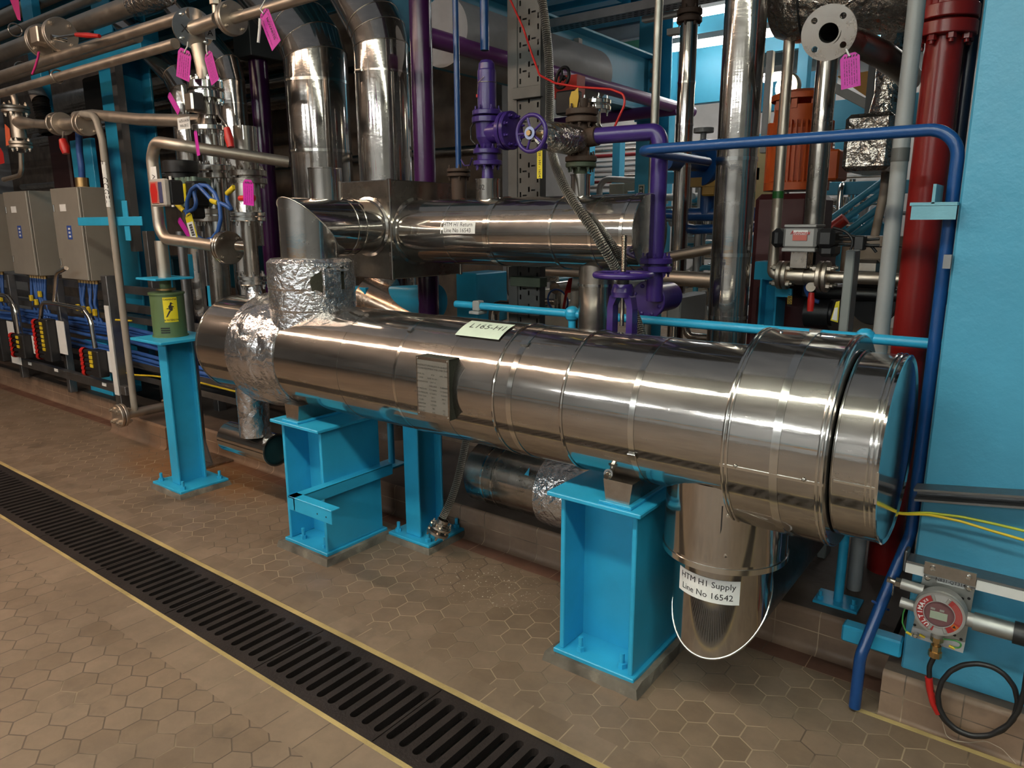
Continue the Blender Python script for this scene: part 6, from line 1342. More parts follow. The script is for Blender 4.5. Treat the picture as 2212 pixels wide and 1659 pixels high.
b = MB(); b.lathe((cG.x, 2.432, cG.z), (0, -1, 0), [(0, R*.8), (.02, R*.95), (.03, R), (.06, R), (.066, R*.97), (.072, R*.97), (.072, R*.90)], 56)
for dz, L_, rr in ((.042, .062, .017), (-.020, .058, .0165)): b.cyl((cG.x-R*.75, 2.405, cG.z+dz), (cG.x-R*.75-L_, 2.405, cG.z+dz+.004), rr, n=20)
b.cyl((cG.x, 2.405, cG.z-R*.8), (cG.x, 2.405, cG.z-R-.026), .0175, n=20); b.cyl((cG.x+R*.8, 2.405, cG.z-.012), (cG.x+R+.022, 2.405, cG.z-.012), .022, n=20); part('housing', b, CAST, gd)
b = MB(); yF = 2.3605
def arc(mb, r0, r1, a0, a1, y, n=20):
    vs = [(cG.x+rr*cos(a0+(a1-a0)*i/n), y, cG.z+rr*sin(a0+(a1-a0)*i/n)) for rr in (r0, r1) for i in range(n+1)]
    mb.add(vs, [(i, n+1+i, n+2+i, i+1) if True else 0 for i in range(n)])
b.lathe((cG.x, 2.362, cG.z), (0, -1, 0), [(0, R*.92), (0.0005, R*.92), (.0005, R*.58)], 56); face = part('dial', b, flat('dial_grey', (.40, .39, .38), .4), gd)
b = MB(); RR_ = radians
arc(b, R*.585, R*.86, RR_(118), RR_(258), 2.3605, 30); arc(b, R*.585, R*.86, RR_(-25), RR_(62), 2.3605, 24); arc(b, R*.585, R*.86, RR_(-62), RR_(-42), 2.3605, 10); part('red_segment', b, paint('dial_red', (.33, .03, .03), .4), face)
b = MB(); arc(b, R*.585, R*.86, RR_(-42), RR_(-25), 2.3605, 8); part('orange_segment', b, paint('dial_orange', (.5, .11, .02), .4), face)
b = MB(); a = RR_(-33); t = V((cG.x+R*.72*cos(a), 2.3601, cG.z+R*.72*sin(a))); b.add([t+V((-.005, 0, -.004)), t+V((.005, 0, -.004)), t+V((0, 0, .005))], [(0, 1, 2)]); part('warning_triangle', b, INK, face)
b = MB()
def arctext(mb, s, size, a_mid, r_, step, bold=.0):
    n = len(s)
    for i, ch in enumerate(s):
        a = a_mid-(i-(n-1)/2)*step*-1 if False else a_mid-(i-(n-1)/2)*step
        vs, fs = text2d(ch, size, bold); ux = V((sin(a), 0, -cos(a))); uy = V((cos(a), 0, sin(a))); o = V((cG.x, 2.3599, cG.z))+uy*r_
        mb.add([o+ux*u+uy*w for u, w in vs], fs)
arctext(b, 'ULTIMA', .0175, RR_(197), R*.715, RR_(15.5), .0007); arctext(b, 'XE', .0105, RR_(139), R*.72, RR_(10), .0003); part('lettering', b, flat('white_print', (.8, .8, .8), .5), face)
b = MB()
for k in range(7): arc(b, R*(.615+.033*k), R*(.622+.033*k), RR_(-18), RR_(50), 2.3600, 20)
part('fine_print', b, flat('pink_print', (.55, .25, .22), .5), face)
b = MB()
for a in (68, 112, -112, -68): a = RR_(a); q = V((cG.x+R*.73*cos(a), 2.360, cG.z+R*.73*sin(a))); b.obox(q, (.010, .002, .0045), (V((cos(a), 0, sin(a))), V((0, 1, 0)), V((-sin(a), 0, cos(a)))), c=.0015)
part('lug', b, CAST, face)
b = MB(); b.lathe((cG.x, 2.366, cG.z), (0, -1, 0), [(0, R*.585), (.0005, R*.585), (.0005, 0)], 40); part('window', b, paint('dark_rose_window', (.16, .075, .08), .25), gd)
b = MB(); b.lathe((cG.x, 2.362, cG.z), (0, -1, 0), [(0, R*.575), (.004, R*.575), (.004, R*.60), (0, R*.60)], 40); part('window_ring', b, flat('dial_grey', (.40, .39, .38), .4), gd)
b = MB(); b.box(cG.x-.024, cG.x+.022, 2.3635, 2.3655, cG.z-.020, cG.z+.004); part('screen', b, flat('lcd_green', (.36, .42, .32), .3), gd, 'pale green display')
b = MB()
for dx in (-.018, .006): b.box(cG.x+dx-.006, cG.x+dx+.006, 2.3635, 2.3655, cG.z+.008, cG.z+.014)
part('button', b, CAST, gd)
b = MB(); xs = cG.x+R+.015; zs = cG.z-.013; b.cyl((xs, 2.405, zs), (xs+.10, 2.405, zs), .027, n=32); b.cyl((xs, 2.405, zs), (xs+.016, 2.405, zs), .030, n=6); sn = part('sensor', b, ZINC, gd)
b = MB(); b.cyl((xs+.10, 2.405, zs), (xs+.20, 2.405, zs), .033, n=32); part('sensor_guard', b, BLACK, gd)
b = MB(); R2 = .0275
for i in range(8):
    p_, q_ = -2.3+1.2*i/8, -2.3+1.2*(i+1)/8; b.add([(X_, 2.405+R2*cos(t), zs+R2*sin(t)) for t, X_ in ((p_, xs+.02), (q_, xs+.02), (q_, xs+.088), (p_, xs+.088))], [(0, 3, 2, 1)], True)
lb = part('sensor_label', b, LABEL, sn); b = MB(); R2 = .028
for p_, q_ in ((-1.5, -1.35),): b.add([(X_, 2.405+R2*cos(t), zs+R2*sin(t)) for t, X_ in ((p_-.2, xs+.02), (q_-.2, xs+.02), (q_-.2, xs+.088), (p_-.2, xs+.088))], [(0, 3, 2, 1)])
part('red_stripe', b, paint('dial_red', (.33, .03, .03), .4), lb)
b = MB(); zg = cG.z-R-.024; b.hexn((cG.x, 2.405, zg-.018), Zc, .018, .018); b.cyl((cG.x, 2.405, zg-.032), (cG.x, 2.405, zg-.018), .010, n=14); b.hexn((cG.x, 2.405, zg-.052), Zc, .0155, .020); b.hexn((cG.x, 2.405, zg-.070), Zc, .019, .018, 8); part('cable_gland', b, BRASS, gd)
b = MB(); xp = cG.x-R*.75-.062; zp = cG.z+.046; b.hexn((xp, 2.405, zp), (-1, 0, .05), .016, .016); b.cyl((xp-.016, 2.405, zp), (xp-.032, 2.405, zp+.002), .009, n=12); b.hexn((xp-.030, 2.405, zp+.002), (-1, 0, .05), .010, .010); b.box(xp-.022, xp-.018, 2.40, 2.412, zp-.045, zp-.008); part('test_plug', b, STEELD, gd)
GW = paint('green_earth_wire', (.05, .26, .06), .45)
b = MB(); q = lambda x, y: P(x, y, Y=2.402); b.tube([q(1960, 1302), q(1951, 1325), q(1949, 1345), q(1957, 1364), q(1968, 1370)], .0024, 8, bend=.02); part('earth_wire', b, GW, gd)
b = MB(); b.tube([q(2038, 1380), q(2065, 1384), (q(2077, 1390)), q(2074, 1400), q(2056, 1398)], .0024, 8, bend=.015); part('earth_wire', b, GW, gd)
for x_, y_ in ((1963, 1368), (1992, 1374), (2056, 1398)): b = MB(); c_ = q(x_, y_); b.cyl(c_-V((.008, 0, -.002)), c_+V((.008, 0, -.002)), .0042, n=10); part('crimp', b, YELLOW, gd)
b = MB(); b.lathe(P(1978, 1370, Y=2.43), (0, -1, 0), [(0, .008), (.012, .008), (.014, .005), (.014, 0)], 14); part('earth_screw', b, CHROME, gd)
cb = T('black_cable', (.03, 2.40, .0), 'thick black cable hanging in one large loop under the gas detector', 'cable')
pts = [(cG.x, 2.405, zg-.066)]+[P(x, y, Y=2.400-.004*k*.3) for k, (x, y) in enumerate(((2007, 1440), (2008, 1470), (2014, 1500), (2023, 1527), (2040, 1556), (2066, 1579), (2098, 1591), (2130, 1591), (2165, 1578), (2190, 1553), (2199, 1518), (2192, 1485), (2172, 1458), (2145, 1440), (2112, 1433), (2080, 1436), (2052, 1450), (2034, 1472), (2026, 1500), (2029, 1528), (2042, 1554), (2066, 1576), (2100, 1590), (2140, 1588), (2178, 1566), (2200, 1535), (2212, 1495), (2222, 1430)))]
b = MB(); b.tube(pts, .0078, 10, bend=.06, seg=4); part('sheath', b, BLACK, cb)
b = MB(); b.tube([P(x, y, Y=2.397) for x, y in ((2006, 1463), (2009, 1490), (2016, 1518), (2028, 1541))], .011, 10, bend=.05); part('red_sleeve', b, REDH, cb)
for k, pts in enumerate(([(1900, 1098), (1945, 1110), (2000, 1107), (2080, 1117), (2150, 1132), (2230, 1151)], [(1900, 1100), (1945, 1111), (2005, 1111), (2075, 1126), (2140, 1146), (2230, 1172)])):
    b = MB(); b.tube([P(x, y, Y=2.43+.008*(1-k)) for x, y in pts], .0042, 8, bend=.2); solo('earth_cable', b, YELLOW if k else paint('green_yellow_wire', (.42, .46, .03), .45), ('upper of two yellow earth cables draped across the turquoise wall', 'lower of two yellow earth cables draped across the turquoise wall')[k], 'cable')
b = MB(); b.tube([P(x, y, Y=2.395) for x, y in ((2036, 1560), (2044, 1590), (2060, 1600), (2095, 1604), (2130, 1600), (2165, 1618), (2195, 1650))], .0012, 6, bend=.03); solo('string', b, paint('dirty_string', (.4, .33, .25), .8), 'thin dirty string lying over the kerb below the black cable loop', 'string')
# ================================================================== hall behind
w = MB(); w.box(-15, 6, 12.4, 12.6, 0, 5.6); struct('wall_far', w, paint('pale_block_wall', (.46, .45, .43), .7, .06, .2, 20))
w = MB(); w.box(-15, 6, 7.6, 12.5, 5.3, 5.5); struct('ceiling.001', w, paint('hall_ceiling', (.25, .26, .27), .8))
# profiled turquoise deck overhead
ed = P(1300, 66, Z=3.65); ye = ed.y; b = MB(); pr = []; y = 3.1
while y < ye: pr += [(y, 0), (y+.14, 0), (y+.17, .07), (y+.31, .07)]; y += .34
pr.append((ye, 0)); n = len(pr); xa, xb_ = -10.5, P(1405, 42, Z=3.65).x+.05
b.add([(x, yy, 3.65+z) for x in (xa, xb_) for yy, z in pr], [(i, i+1, n+i+1, n+i) for i in range(n-1)]); b.box(xa, xb_, 3.1, ye, 3.74, 3.80); struct('ceiling.002', b, TURQ)
b = MB(); b.box(xa, xb_, ye, ye+.1, 3.52, 3.8); struct('trim_8', b, paint('pale_fascia', (.38, .42, .45), .5))
b = MB(); b.box(xb_, 6, 3.1, 7.6, 4.3, 4.4); struct('ceiling.003', b, paint('dark_ceiling', (.10, .10, .10), .8))
def at(px, py, Y): return P(px, py, Y=Y)
def bxp(px0, px1, py0, py1, Y, dep, name, mat, label, cat, c=.005, group=None):
    a, d = P(px0, py0, Y=Y), P(px1, py1, Y=Y); zt = P((px0+px1)/2, py0, Y=Y).z; zb = P((px0+px1)/2, py1, Y=Y).z
    b = MB(); b.box(P(px0, (py0+py1)/2, Y=Y).x, P(px1, (py0+py1)/2, Y=Y).x, Y, Y+dep, max(0, zb), zt, c=c); return solo(name, b, mat, label, cat, group)
def xbar(px0, px1, py, Y, hpx, name, mat, label, cat, dep=None, round_=False, group=None):
    """bar or pipe parallel to the vessel, at depth Y, through column px0 at row py"""
    p = P(px0, py, Y=Y); h = hpx*mpp(p); x1 = P(px1, py, Y=Y).x; b = MB()
    if round_: b.cyl((p.x, Y, p.z), (x1, Y, p.z), h/2, n=16)
    else: b.box(p.x, x1, Y, Y+(dep or h), p.z-h/2, p.z+h/2, c=.003)
    return solo(name, b, mat, label, cat, group)
# perforated cable trays under the deck
for k, (py, Y, lab) in enumerate(((56, 5.0, 'perforated cable tray hung under the turquoise deck'),)):
    p = P(1190, py, Y=Y); b = MB(); b.box(p.x-3, P(1480, 10, Y=Y).x+2.0, Y, Y+.02, p.z, p.z+.05); b.box(p.x-3, P(1480, 10, Y=Y).x+2.0, Y, Y+.15, p.z-.01, p.z)
    o = solo('overhead_tray', b, GALV, lab, 'cable tray')
    b = MB()
    for i in range(70):
        for j in range(3): x = p.x-.2+i*.05+(.025 if j % 2 else 0); b.box(x, x+.028, Y+.03+j*.045, Y+.04+j*.045, p.z-.0112, p.z-.0102)
    part('slot', b, DARK, o, kind='stuff')
for k, (x0, x1, y0, y1, Y, lab) in enumerate(((1206, 1250, 85, 96, 5.6, 'short channel arm under the deck, left'), (1214, 1223, 92, 122, 5.6, 'short vertical hanger under the deck, left'), (1386, 1462, 28, 40, 5.2, 'channel arm under the deck edge beside the conduit'), (1440, 1466, 60, 74, 5.4, 'pale channel end right of the conduit near the ceiling'))):
    bxp(x0, x1, y0, y1, Y, .06, 'ceiling_channel', paint('pale_channel', (.42, .41, .38), .5), lab, 'channel', .002)
# structural steel
Xw = P(1400, 160, Y=7.0).x; zt = P(1400, 126, Y=7.0).z; zb = P(1400, 250, Y=7.0).z
b = MB(); b.box(Xw-.008, Xw+.008, 3.4, 7.0, zb, zt); b.box(Xw-.12, Xw+.12, 3.4, 7.0, zt-.02, zt, c=.003); b.box(Xw-.12, Xw+.12, 3.4, 7.0, zb, zb+.02, c=.003); g_ = T('roof_girder', (Xw, 5.2, zb), 'turquoise roof girder running back into the hall to a bolted column', 'girder'); part('web', b, TURQH, g_)
b = MB(); b.box(Xw-.13, Xw+.13, 6.985, 7.0, zb-.05, zt+.05); q = part('end_plate', b, TURQH, g_)
for k in range(6):
    z = zb+.06+k*(zt-zb-.1)/5; b = MB(); b.hexn((Xw+.07, 6.985, z), (0, -1, 0), .03, .03); part('bolt', b, GALV, q)
c0 = P(1388, 350, Y=7.05); cl = T('hall_column', (c0.x, 7.05, 0), 'turquoise hall column with a framed safety sign behind the return pipe end', 'column'); b = MB(); hbeam(b, c0.x-.085, c0.x+.14, 7.05, 7.35, 0, 5.3, .02, .014, 'y'); part('post', b, TURQH, cl)
p0, p1 = P(1380, 399, Y=7.04), P(1391, 437, Y=7.04); b = MB(); b.box(p0.x, p1.x, 7.035, 7.048, p1.z, p0.z); sg = part('sign', b, flat('sign_frame', (.55, .53, .42), .5), cl)
b = MB(); b.box(p0.x+.012, p1.x-.012, 7.030, 7.036, p1.z+.02, p0.z-.015); part('sign_panel', b, DGREEN, sg)
b = MB(); b.box(p0.x+.022, p1.x-.022, 7.026, 7.031, p1.z+.05, p0.z-.075); b.box((p0.x+p1.x)/2-.004, (p0.x+p1.x)/2+.004, 7.026, 7.031, p0.z-.055, p0.z-.025); b.box((p0.x+p1.x)/2-.014, (p0.x+p1.x)/2+.014, 7.026, 7.031, p0.z-.044, p0.z-.036); part('sign_symbol', b, LABEL, sg)
p0 = P(1388, 446, Y=7.03); b = MB(); b.box(p0.x-.05, p0.x+.05, 7.03, 7.045, p0.z-.03, p0.z+.03); part('green_sign', b, paint('green_sign', (.01, .12, .05), .5), cl)
for k, (x0, x1, y0, y1, Y, lab) in enumerate(((1422, 1442, 100, 660, 8.5, 'turquoise hall column behind the thin conduit'), (1322, 1338, 290, 420, 9.0, 'turquoise post in the pipe racks behind the brown spool'), (1262, 1274, 300, 400, 9.6, 'narrow turquoise post in the pipe racks at the left'), (1722, 1745, 60, 230, 9.0, 'turquoise hall column above the orange motor'), (1800, 1820, 300, 400, 9.0, 'turquoise post between the motor terminal box and the foil-wrapped valve'))):
    bxp(x0, x1, y0, y1, Y, .15, 'hall_post', TURQH, lab, 'post')
for k, (x0, x1, py, Y, h, lab) in enumerate(((1395, 1640, 172, 8.8, 120, 'deep turquoise girder across the hall behind the tube lamp'), (1780, 2000, 408, 8.0, 26, 'bright turquoise walkway beam behind the stair rails'), (1436, 1640, 384, 8.2, 24, 'bright turquoise walkway beam behind the slim clad pipe'), (1270, 1375, 424, 8.0, 14, 'low turquoise beam in the hall left of the signed column'), (1600, 1720, 300, 10.2, 14, 'far turquoise beam behind the green-banded pipe'), (1640, 1800, 205, 9.4, 70, 'turquoise girder behind the orange motor top'), (1395, 2060, 60, 11.5, 170, 'broad turquoise girder along the top of the far wall'), (1790, 1990, 250, 8.4, 60, 'turquoise girder right of the fatter stainless pipe'))):
    xbar(x0, x1, py, Y, h, 'hall_beam', TURQH, lab, 'beam', dep=.12)
b = MB(); p = P(1365, 84, Y=8.0); b.box(p.x-.25, p.x+.25, 8.0, 8.1, p.z-.12, p.z+.14); solo('green_beam', b, paint('green_beam_paint', (.005, .16, .08), .4), 'short green beam seen above the roof girder', 'beam')
b = MB(); q = [P(x, y, Y=6.8) for x, y in ((1808, 165), (1895, 150), (1895, 225))]; b.plate([(v_.x, v_.z) for v_ in q][::-1] if False else [(q[0].x, q[0].z), (q[2].x, q[2].z), (q[1].x, q[1].z)], [], ((0, 6.85, 0), (1, 0, 0), (0, 0, 1)), .05); solo('amber_panel', b, paint('amber_panel_paint', (.60, .27, .03), .5), 'amber triangular panel behind the magenta tag at the right', 'panel')
b = MB(); a_, c_ = P(1800, 188, Y=6.6), P(1900, 240, Y=6.6); d = (c_-a_); b.obox((a_+c_)/2, (d.length/2, .05, .035), (d.normalized(), V((0, 1, 0)), d.normalized().cross(V((0, 1, 0)))), c=.004); solo('pale_strut', b, paint('pale_channel', (.42, .41, .38), .5), 'pale slanted strut under the amber panel', 'strut')
b = MB(); p = P(1878, 200, Y=5.5); b.box(p.x-.02, p.x+.02, 5.5, 5.54, P(1872, 258, Y=5.5).z, p.z+.3); solo('black_post', b, BLACK, 'thin black upright left of the wrapped neck', 'post')
bxp(1648, 1662, 110, 330, 6.0, .06, 'white_strut', WHITE, 'white strut behind the green-banded stainless pipe', 'strut')
# racks of thin pipes far back
rnd = random.Random(11); PALE = paint('pale_pipe', (.45, .43, .40), .4); DRED = paint('dark_red_pipe', (.20, .012, .015), .4)
for k in range(11):
    py = 318+k*11; mat = (PALE, STEELD, DRED, PALE, GREY)[k % 5]; xbar(1262, 1378, py, 9.8+.12*(k % 3), rnd.uniform(4, 8), 'rack_pipe', mat, '%s pipe of the far pipe rack seen left of the signed column' % ('pale', 'steel', 'dark red', 'pale', 'grey')[k % 5], 'pipe', round_=True, group='far rack pipes, %s' % ('pale', 'steel', 'dark red', 'pale', 'grey')[k % 5])
for k in range(7):
    py = 330+k*10; mat = (PALE, DRED, PALE, STEELD)[k % 4]; xbar(1436, 1560, py, 9.8+.12*(k % 3), rnd.uniform(4, 8), 'rack_pipe', mat, '%s pipe of the far rack seen right of the purple vertical pipe' % ('pale', 'dark red', 'pale', 'steel')[k % 4], 'pipe', round_=True, group='far rack pipes right of the purple pipe, %s' % ('pale', 'dark red', 'pale', 'steel')[k % 4])
for k in range(8):
    py = 312+k*12; mat = (PALE, DRED, STEELD, PALE)[k % 4]; xbar(1796, 1930, py, 9.8, rnd.uniform(5, 9), 'rack_pipe', mat, '%s pipe of the far rack seen right of the motor terminal box' % ('pale', 'dark red', 'steel', 'pale')[k % 4], 'pipe', round_=True, group='far rack pipes right of the motor, %s' % ('pale', 'dark red', 'steel', 'pale')[k % 4])
b = MB(); b.tube([P(x, y, Y=7.6) for x, y in ((1294, 440), (1296, 386), (1380, 390))], .035, 12, bend=.12); solo('white_pipe', b, PALE, 'white pipe bending over in the hall above the return pipe', 'pipe')
b = MB(); p = P(1330, 420, Y=7.4); b.box(p.x-.09, p.x+.1, 7.4, 7.5, p.z-.2, p.z+.12, c=.01); b.box(p.x, P(1372, 405, Y=7.4).x, 7.42, 7.5, p.z+.04, p.z+.12); solo('cream_bracket', b, paint('cream_paint', (.42, .40, .31), .5), 'cream angle bracket standing in the hall left of the signed column', 'bracket')
# blue pipes and valve in the hall
b = MB(); b.tube([P(x, y, Y=4.6) for x, y in ((1432, 462), (1463, 464), (1472, 492), (1500, 496), (1722, 488))], .030, 14, bend=.10); solo('blue_pipe', b, BLUE, 'dark blue pipe with a swan-neck dip behind the clad risers', 'pipe')
b = MB(); b.cyl(P(1456, 464, Y=4.9), P(1700, 462, Y=4.9), .045, n=16); b.cyl(P(1530, 405, Y=4.9), P(1527, 462, Y=4.9), .05, n=16); solo('blue_pipe', b, BLUE, 'straight dark blue pipe with a riser behind the wide clad pipe', 'pipe')
v = T('blue_valve', P(1530, 355, Y=4.8), 'blue butterfly valve with ochre bracket left of the wide clad pipe', 'valve'); c = P(1530, 352, Y=4.8); b = MB(); b.flange(c, (-.5, -1, 0), .15, .06, 8, nuts=(1, 0)); part('body', b, BLUE, v)
b = MB(); b.cyl(P(1436, 348, Y=4.2), c, .055, n=18); part('pipe', b, BLUE, v)
b = MB(); q = P(1537, 390, Y=4.8); b.box(q.x-.05, q.x+.05, 4.75, 4.85, q.z-.1, q.z+.12, c=.01); b.box(q.x-.15, q.x+.06, 4.74, 4.86, q.z-.04, q.z+.02); part('bracket', b, paint('ochre_paint', (.33, .18, .02), .5), v)
# stair with turquoise rails
def line3(p0, p1, Y, r, name, mat, label, cat, group=None):
    b = MB(); b.cyl(P(*p0, Y=Y), P(*p1, Y=Y), r, n=12); return solo(name, b, mat, label, cat, group)
st_ = T('stair_rail', P(1785, 560, Y=7.0), 'turquoise stair hand rail rising to the right in the hall', 'stair rail')
for a_, c_ in (((1780, 484), (1912, 388)), ((1822, 476), (1912, 411)), ((1828, 502), (1908, 442)), ((1846, 508), (1906, 464))):
    b = MB(); b.cyl(P(*a_, Y=7.0), P(*c_, Y=7.0), .028, n=12); part('rail', b, TURQH, st_)
for px, y0, y1 in ((1792, 478, 560), (1821, 474, 560)): b = MB(); b.cyl(P(px, y0, Y=7.0), P(px-2, y1, Y=7.0), .028, n=12); part('post', b, TURQH, st_)
b = MB(); a_, c_ = P(1800, 575, Y=7.3), P(1915, 490, Y=7.3); d = c_-a_; b.obox((a_+c_)/2, (d.length/2, .03, .14), (d.normalized(), V((0, 1, 0)), d.normalized().cross(V((0, 1, 0))))); part('stringer', b, TURQH, st_)
line3((1796, 494), (1826, 472), 6.6, .05, 'red_pipe', paint('bright_red', (.5, .03, .02), .4), 'short bright red slanted pipe by the stair foot', 'pipe')
# cream cupboard, machines and pale equipment low in the hall
bxp(1626, 1668, 318, 470, 8.2, .5, 'cream_cupboard', paint('cream_panel', (.62, .47, .22), .5), 'tall cream cupboard between the wide clad pipe and the green-banded pipe', 'cupboard')
for k, (x0, x1, y0, y1, Y, mat, nm, lab, cat) in enumerate((
    (1166, 1262, 628, 720, 5.2, 'cream_bench', 'bench', 'cream bench top seen under the return pipe', 'bench'),
    (1440, 1545, 610, 700, 7.5, 'cream_bench', 'bench', 'pale bench seen behind the purple valve', 'bench'),
    (1800, 1900, 620, 720, 6.5, 'cream_bench', 'bench', 'pale plinth seen behind the grey square post', 'plinth'),
    (1470, 1548, 430, 462, 9.0, 'machine_grey', 'machine', 'grey machine block far behind the slim clad pipe', 'machine'),
    (1476, 1545, 505, 560, 8.8, 'machine_grey', 'machine', 'slatted grey machine far behind the slim clad pipe', 'machine'),
    (1786, 1850, 432, 520, 8.8, 'machine_grey', 'machine', 'grey machine far behind the stair rails', 'machine'),
    (1866, 1912, 436, 490, 9.2, 'machine_white', 'cabinet', 'white cabinet far behind the upper stair rails', 'cabinet'),
    (1626, 1668, 500, 600, 8.0, 'machine_white', 'cabinet', 'white cabinet behind the turquoise post head', 'cabinet'),
    (1620, 1640, 508, 570, 7.6, 'turq', 'cabinet', 'turquoise cupboard door left of the green-banded pipe', 'cupboard'),
    (985, 1030, 590, 700, 4.4, 'tdark', 'post', 'dark turquoise post seen left of the hand rail clip', 'post'),
    (1440, 1470, 640, 705, 4.2, 'grey', 'post', 'grey post behind the purple check valve', 'post'))):
    mt = {'cream_bench': paint('cream_bench_paint', (.55, .48, .38), .55), 'machine_grey': paint('machine_grey_paint', (.30, .30, .29), .5, .3, .2, 12), 'machine_white': paint('machine_white_paint', (.55, .55, .54), .5), 'turq': TURQH, 'tdark': TURQ, 'grey': GREY}[mat]
    bxp(x0, x1, y0, y1, Y, .4, nm, mt, lab, cat, .01)
# clutter of small stainless pipework in front of the machines
rnd = random.Random(21); CL = (PALE, STEELD, CHROME, GREY, TURQH, STEEL2)
def clutter(n, x0, x1, y0, y1, Y, lab, grp):
    for k in range(n):
        a_ = P(rnd.uniform(x0, x1), rnd.uniform(y0, y1), Y=Y+rnd.uniform(-.5, .5)); q = [a_]
        for j in range(3):
            d = rnd.choice((V((1, 0, 0)), V((0, 0, 1)), V((-1, 0, 0)), V((0, 1, 0)), V((0, 0, -1)))); q.append(q[-1]+d*rnd.uniform(.12, .45))
        q = [v_ for i, v_ in enumerate(q) if i == 0 or (v_-q[i-1]).length > .01]; q2 = [q[0]]
        for v_ in q[1:]:
            if len(q2) > 1 and (v_-q2[-1]).normalized().dot((q2[-1]-q2[-2]).normalized()) < -.9: continue
            q2.append(v_)
        for v_ in q2: v_.z = max(.05, v_.z)
        if len(q2) < 2 or (q2[-1]-q2[0]).length < .02: continue
        b = MB(); b.tube(q2, rnd.uniform(.018, .045), 10, bend=.07, seg=4); m = CL[k % len(CL)]
        if k % 3 == 0: b.lathe(q2[-1], q2[-1]-q2[-2], [(0, 0), (0, .07), (.03, .07), (.03, 0)], 14)
        nm_ = ('pale', 'dull steel', 'polished', 'grey', 'turquoise', 'bright steel')[k % 6]
        solo('small_pipe', b, m, '%s bent process pipe among %s' % (nm_, lab), 'pipe', '%s, %s' % (grp, nm_))
clutter(26, 1462, 1550, 420, 560, 8.4, 'machinery left of the wide clad pipe', 'process pipes left of the wide clad pipe')
clutter(26, 1780, 1905, 425, 560, 8.2, 'machinery behind the stair rails', 'process pipes behind the stair')
clutter(12, 1470, 1545, 570, 690, 5.6, 'low machinery behind the purple check valve', 'low process pipes behind the check valve')
clutter(12, 1180, 1255, 590, 690, 4.4, 'low equipment under the return pipe', 'low process pipes under the return pipe')
for k, (pts, r, mat, lab) in enumerate((([(1440, 600), (1545, 606)], .04, PIPE, 'stainless pipe behind the purple check valve flange'), ([(1160, 585), (1255, 590)], .03, PIPE, 'brownish pipe crossing under the return pipe'), ([(1440, 556), (1545, 536)], .03, PIPE, 'slanted steel tube left of the wide clad pipe'))):
    b = MB(); q = [P(x, y, Y=4.0 if k else 3.6) for x, y in pts]; b.cyl(q[0], q[1], r, n=14); solo('cross_pipe', b, mat, lab, 'pipe')
b = MB(); b.tube([P(x, y, Y=3.5) for x, y in ((1230, 606), (1222, 640), (1217, 668), (1226, 690))], .008, 8, bend=.05); solo('red_cable', b, REDH, 'red cable hanging behind the rail under the return pipe', 'cable')
b = MB(); q = [P(x, y, Y=3.4) for x, y in ((1228, 602), (1236, 600), (1232, 632), (1219, 634))]; b.add(q, [(0, 3, 2, 1)]); b.add([v_+V((0, .003, 0)) for v_ in q], [(0, 1, 2, 3)]); solo('red_tag', b, REDH, 'red tag hanging behind the rail under the return pipe', 'tag')
b = MB(); b.torus(P(1205, 650, Y=3.6), (0, 1, .2), .07, .006, 28, 6); solo('blue_cable', b, CBLUE, 'thin blue cable loop behind the rail under the return pipe', 'cable')
b = MB(); p = P(885, 648, Y=3.25); b.lathe(p+V((-.28, 0, 0)), AX, [(0, 0), (0, .07), (.5, .11), (.5, .0)], 32, True, UP); b.box(p.x-.42, p.x-.24, 3.1, 3.3, p.z-.07, p.z+.075, c=.004); solo('teal_support', b, TURQ, 'teal tubular support behind the foil nozzle and below the insulation box', 'support')
b = MB(); b.tube([P(925, 600, Y=3.3), P(930, 640, Y=3.3), P(935, 700, Y=3.3)], .065, 20, bend=.1); solo('plum_pipe', b, PLUM, 'plum pipe bend seen just below the insulation box', 'pipe')
b = MB(); b.lathe(P(790, 640, Y=3.2), (1, .2, -.35), [(0, 0), (0, .13), (.45, .13)], 36); solo('copper_duct', b, metal('warm_stainless', (.55, .40, .30), .25), 'warm-toned stainless duct end behind the foil nozzle', 'duct')
# valve wheel far up and orange cabinet by the tray
b = MB(); wheel(b, P(1215, 168, Y=3.6), (-.3, -1, .2), .055, .010, 3, .015); solo('black_handwheel', b, BLACK, 'black handwheel beside the braided hose in front of the plum pipe', 'handwheel')
b = MB(); q = P(1212, 186, Y=4.2); b.box(q.x-.08, q.x+.12, 4.2, 4.3, q.z-.07, q.z+.06); solo('orange_box', b, paint('bright_red', (.5, .03, .02), .4), 'red-orange box half hidden behind the black handwheel', 'box')
b = MB(); q = P(1225, 220, Y=4.0); b.box(q.x-.09, q.x+.05, 4.0, 4.1, q.z-.07, q.z+.07, c=.01); solo('black_box', b, BLACK, 'black box left of the ochre tag', 'box')
# lamps of the hall
def hall_lamp(px0, px1, py, Y, label): a_ = P(px0, py, Y=Y); tube_lamp_list.append((a_.x, P(px1, py, Y=Y).x, Y, a_.z, label))
tube_lamp_list = []
hall_lamp(1433, 1668, 110, 8.2, 'bright tube lamp in a cream housing behind the clad risers'); hall_lamp(1436, 1452, 349, 9.3, 'small bright lamp far back right of the purple pipe'); hall_lamp(1650, 1690, 172, 7.6, 'bright tube lamp end left of the round bulkhead lamp')
for x, y in ((-5.5, 8.6), (-2.6, 10.6), (-6.0, 11.2), (-.2, 9.0), (-4.6, 10.2), (-1.0, 6.4)): tube_lamp_list.append((x-.75, x+.75, y, 4.4, 'added tube lamp hidden above the deck and girders to brighten the hall'))  # extra unseen lamps, added to brighten the hall
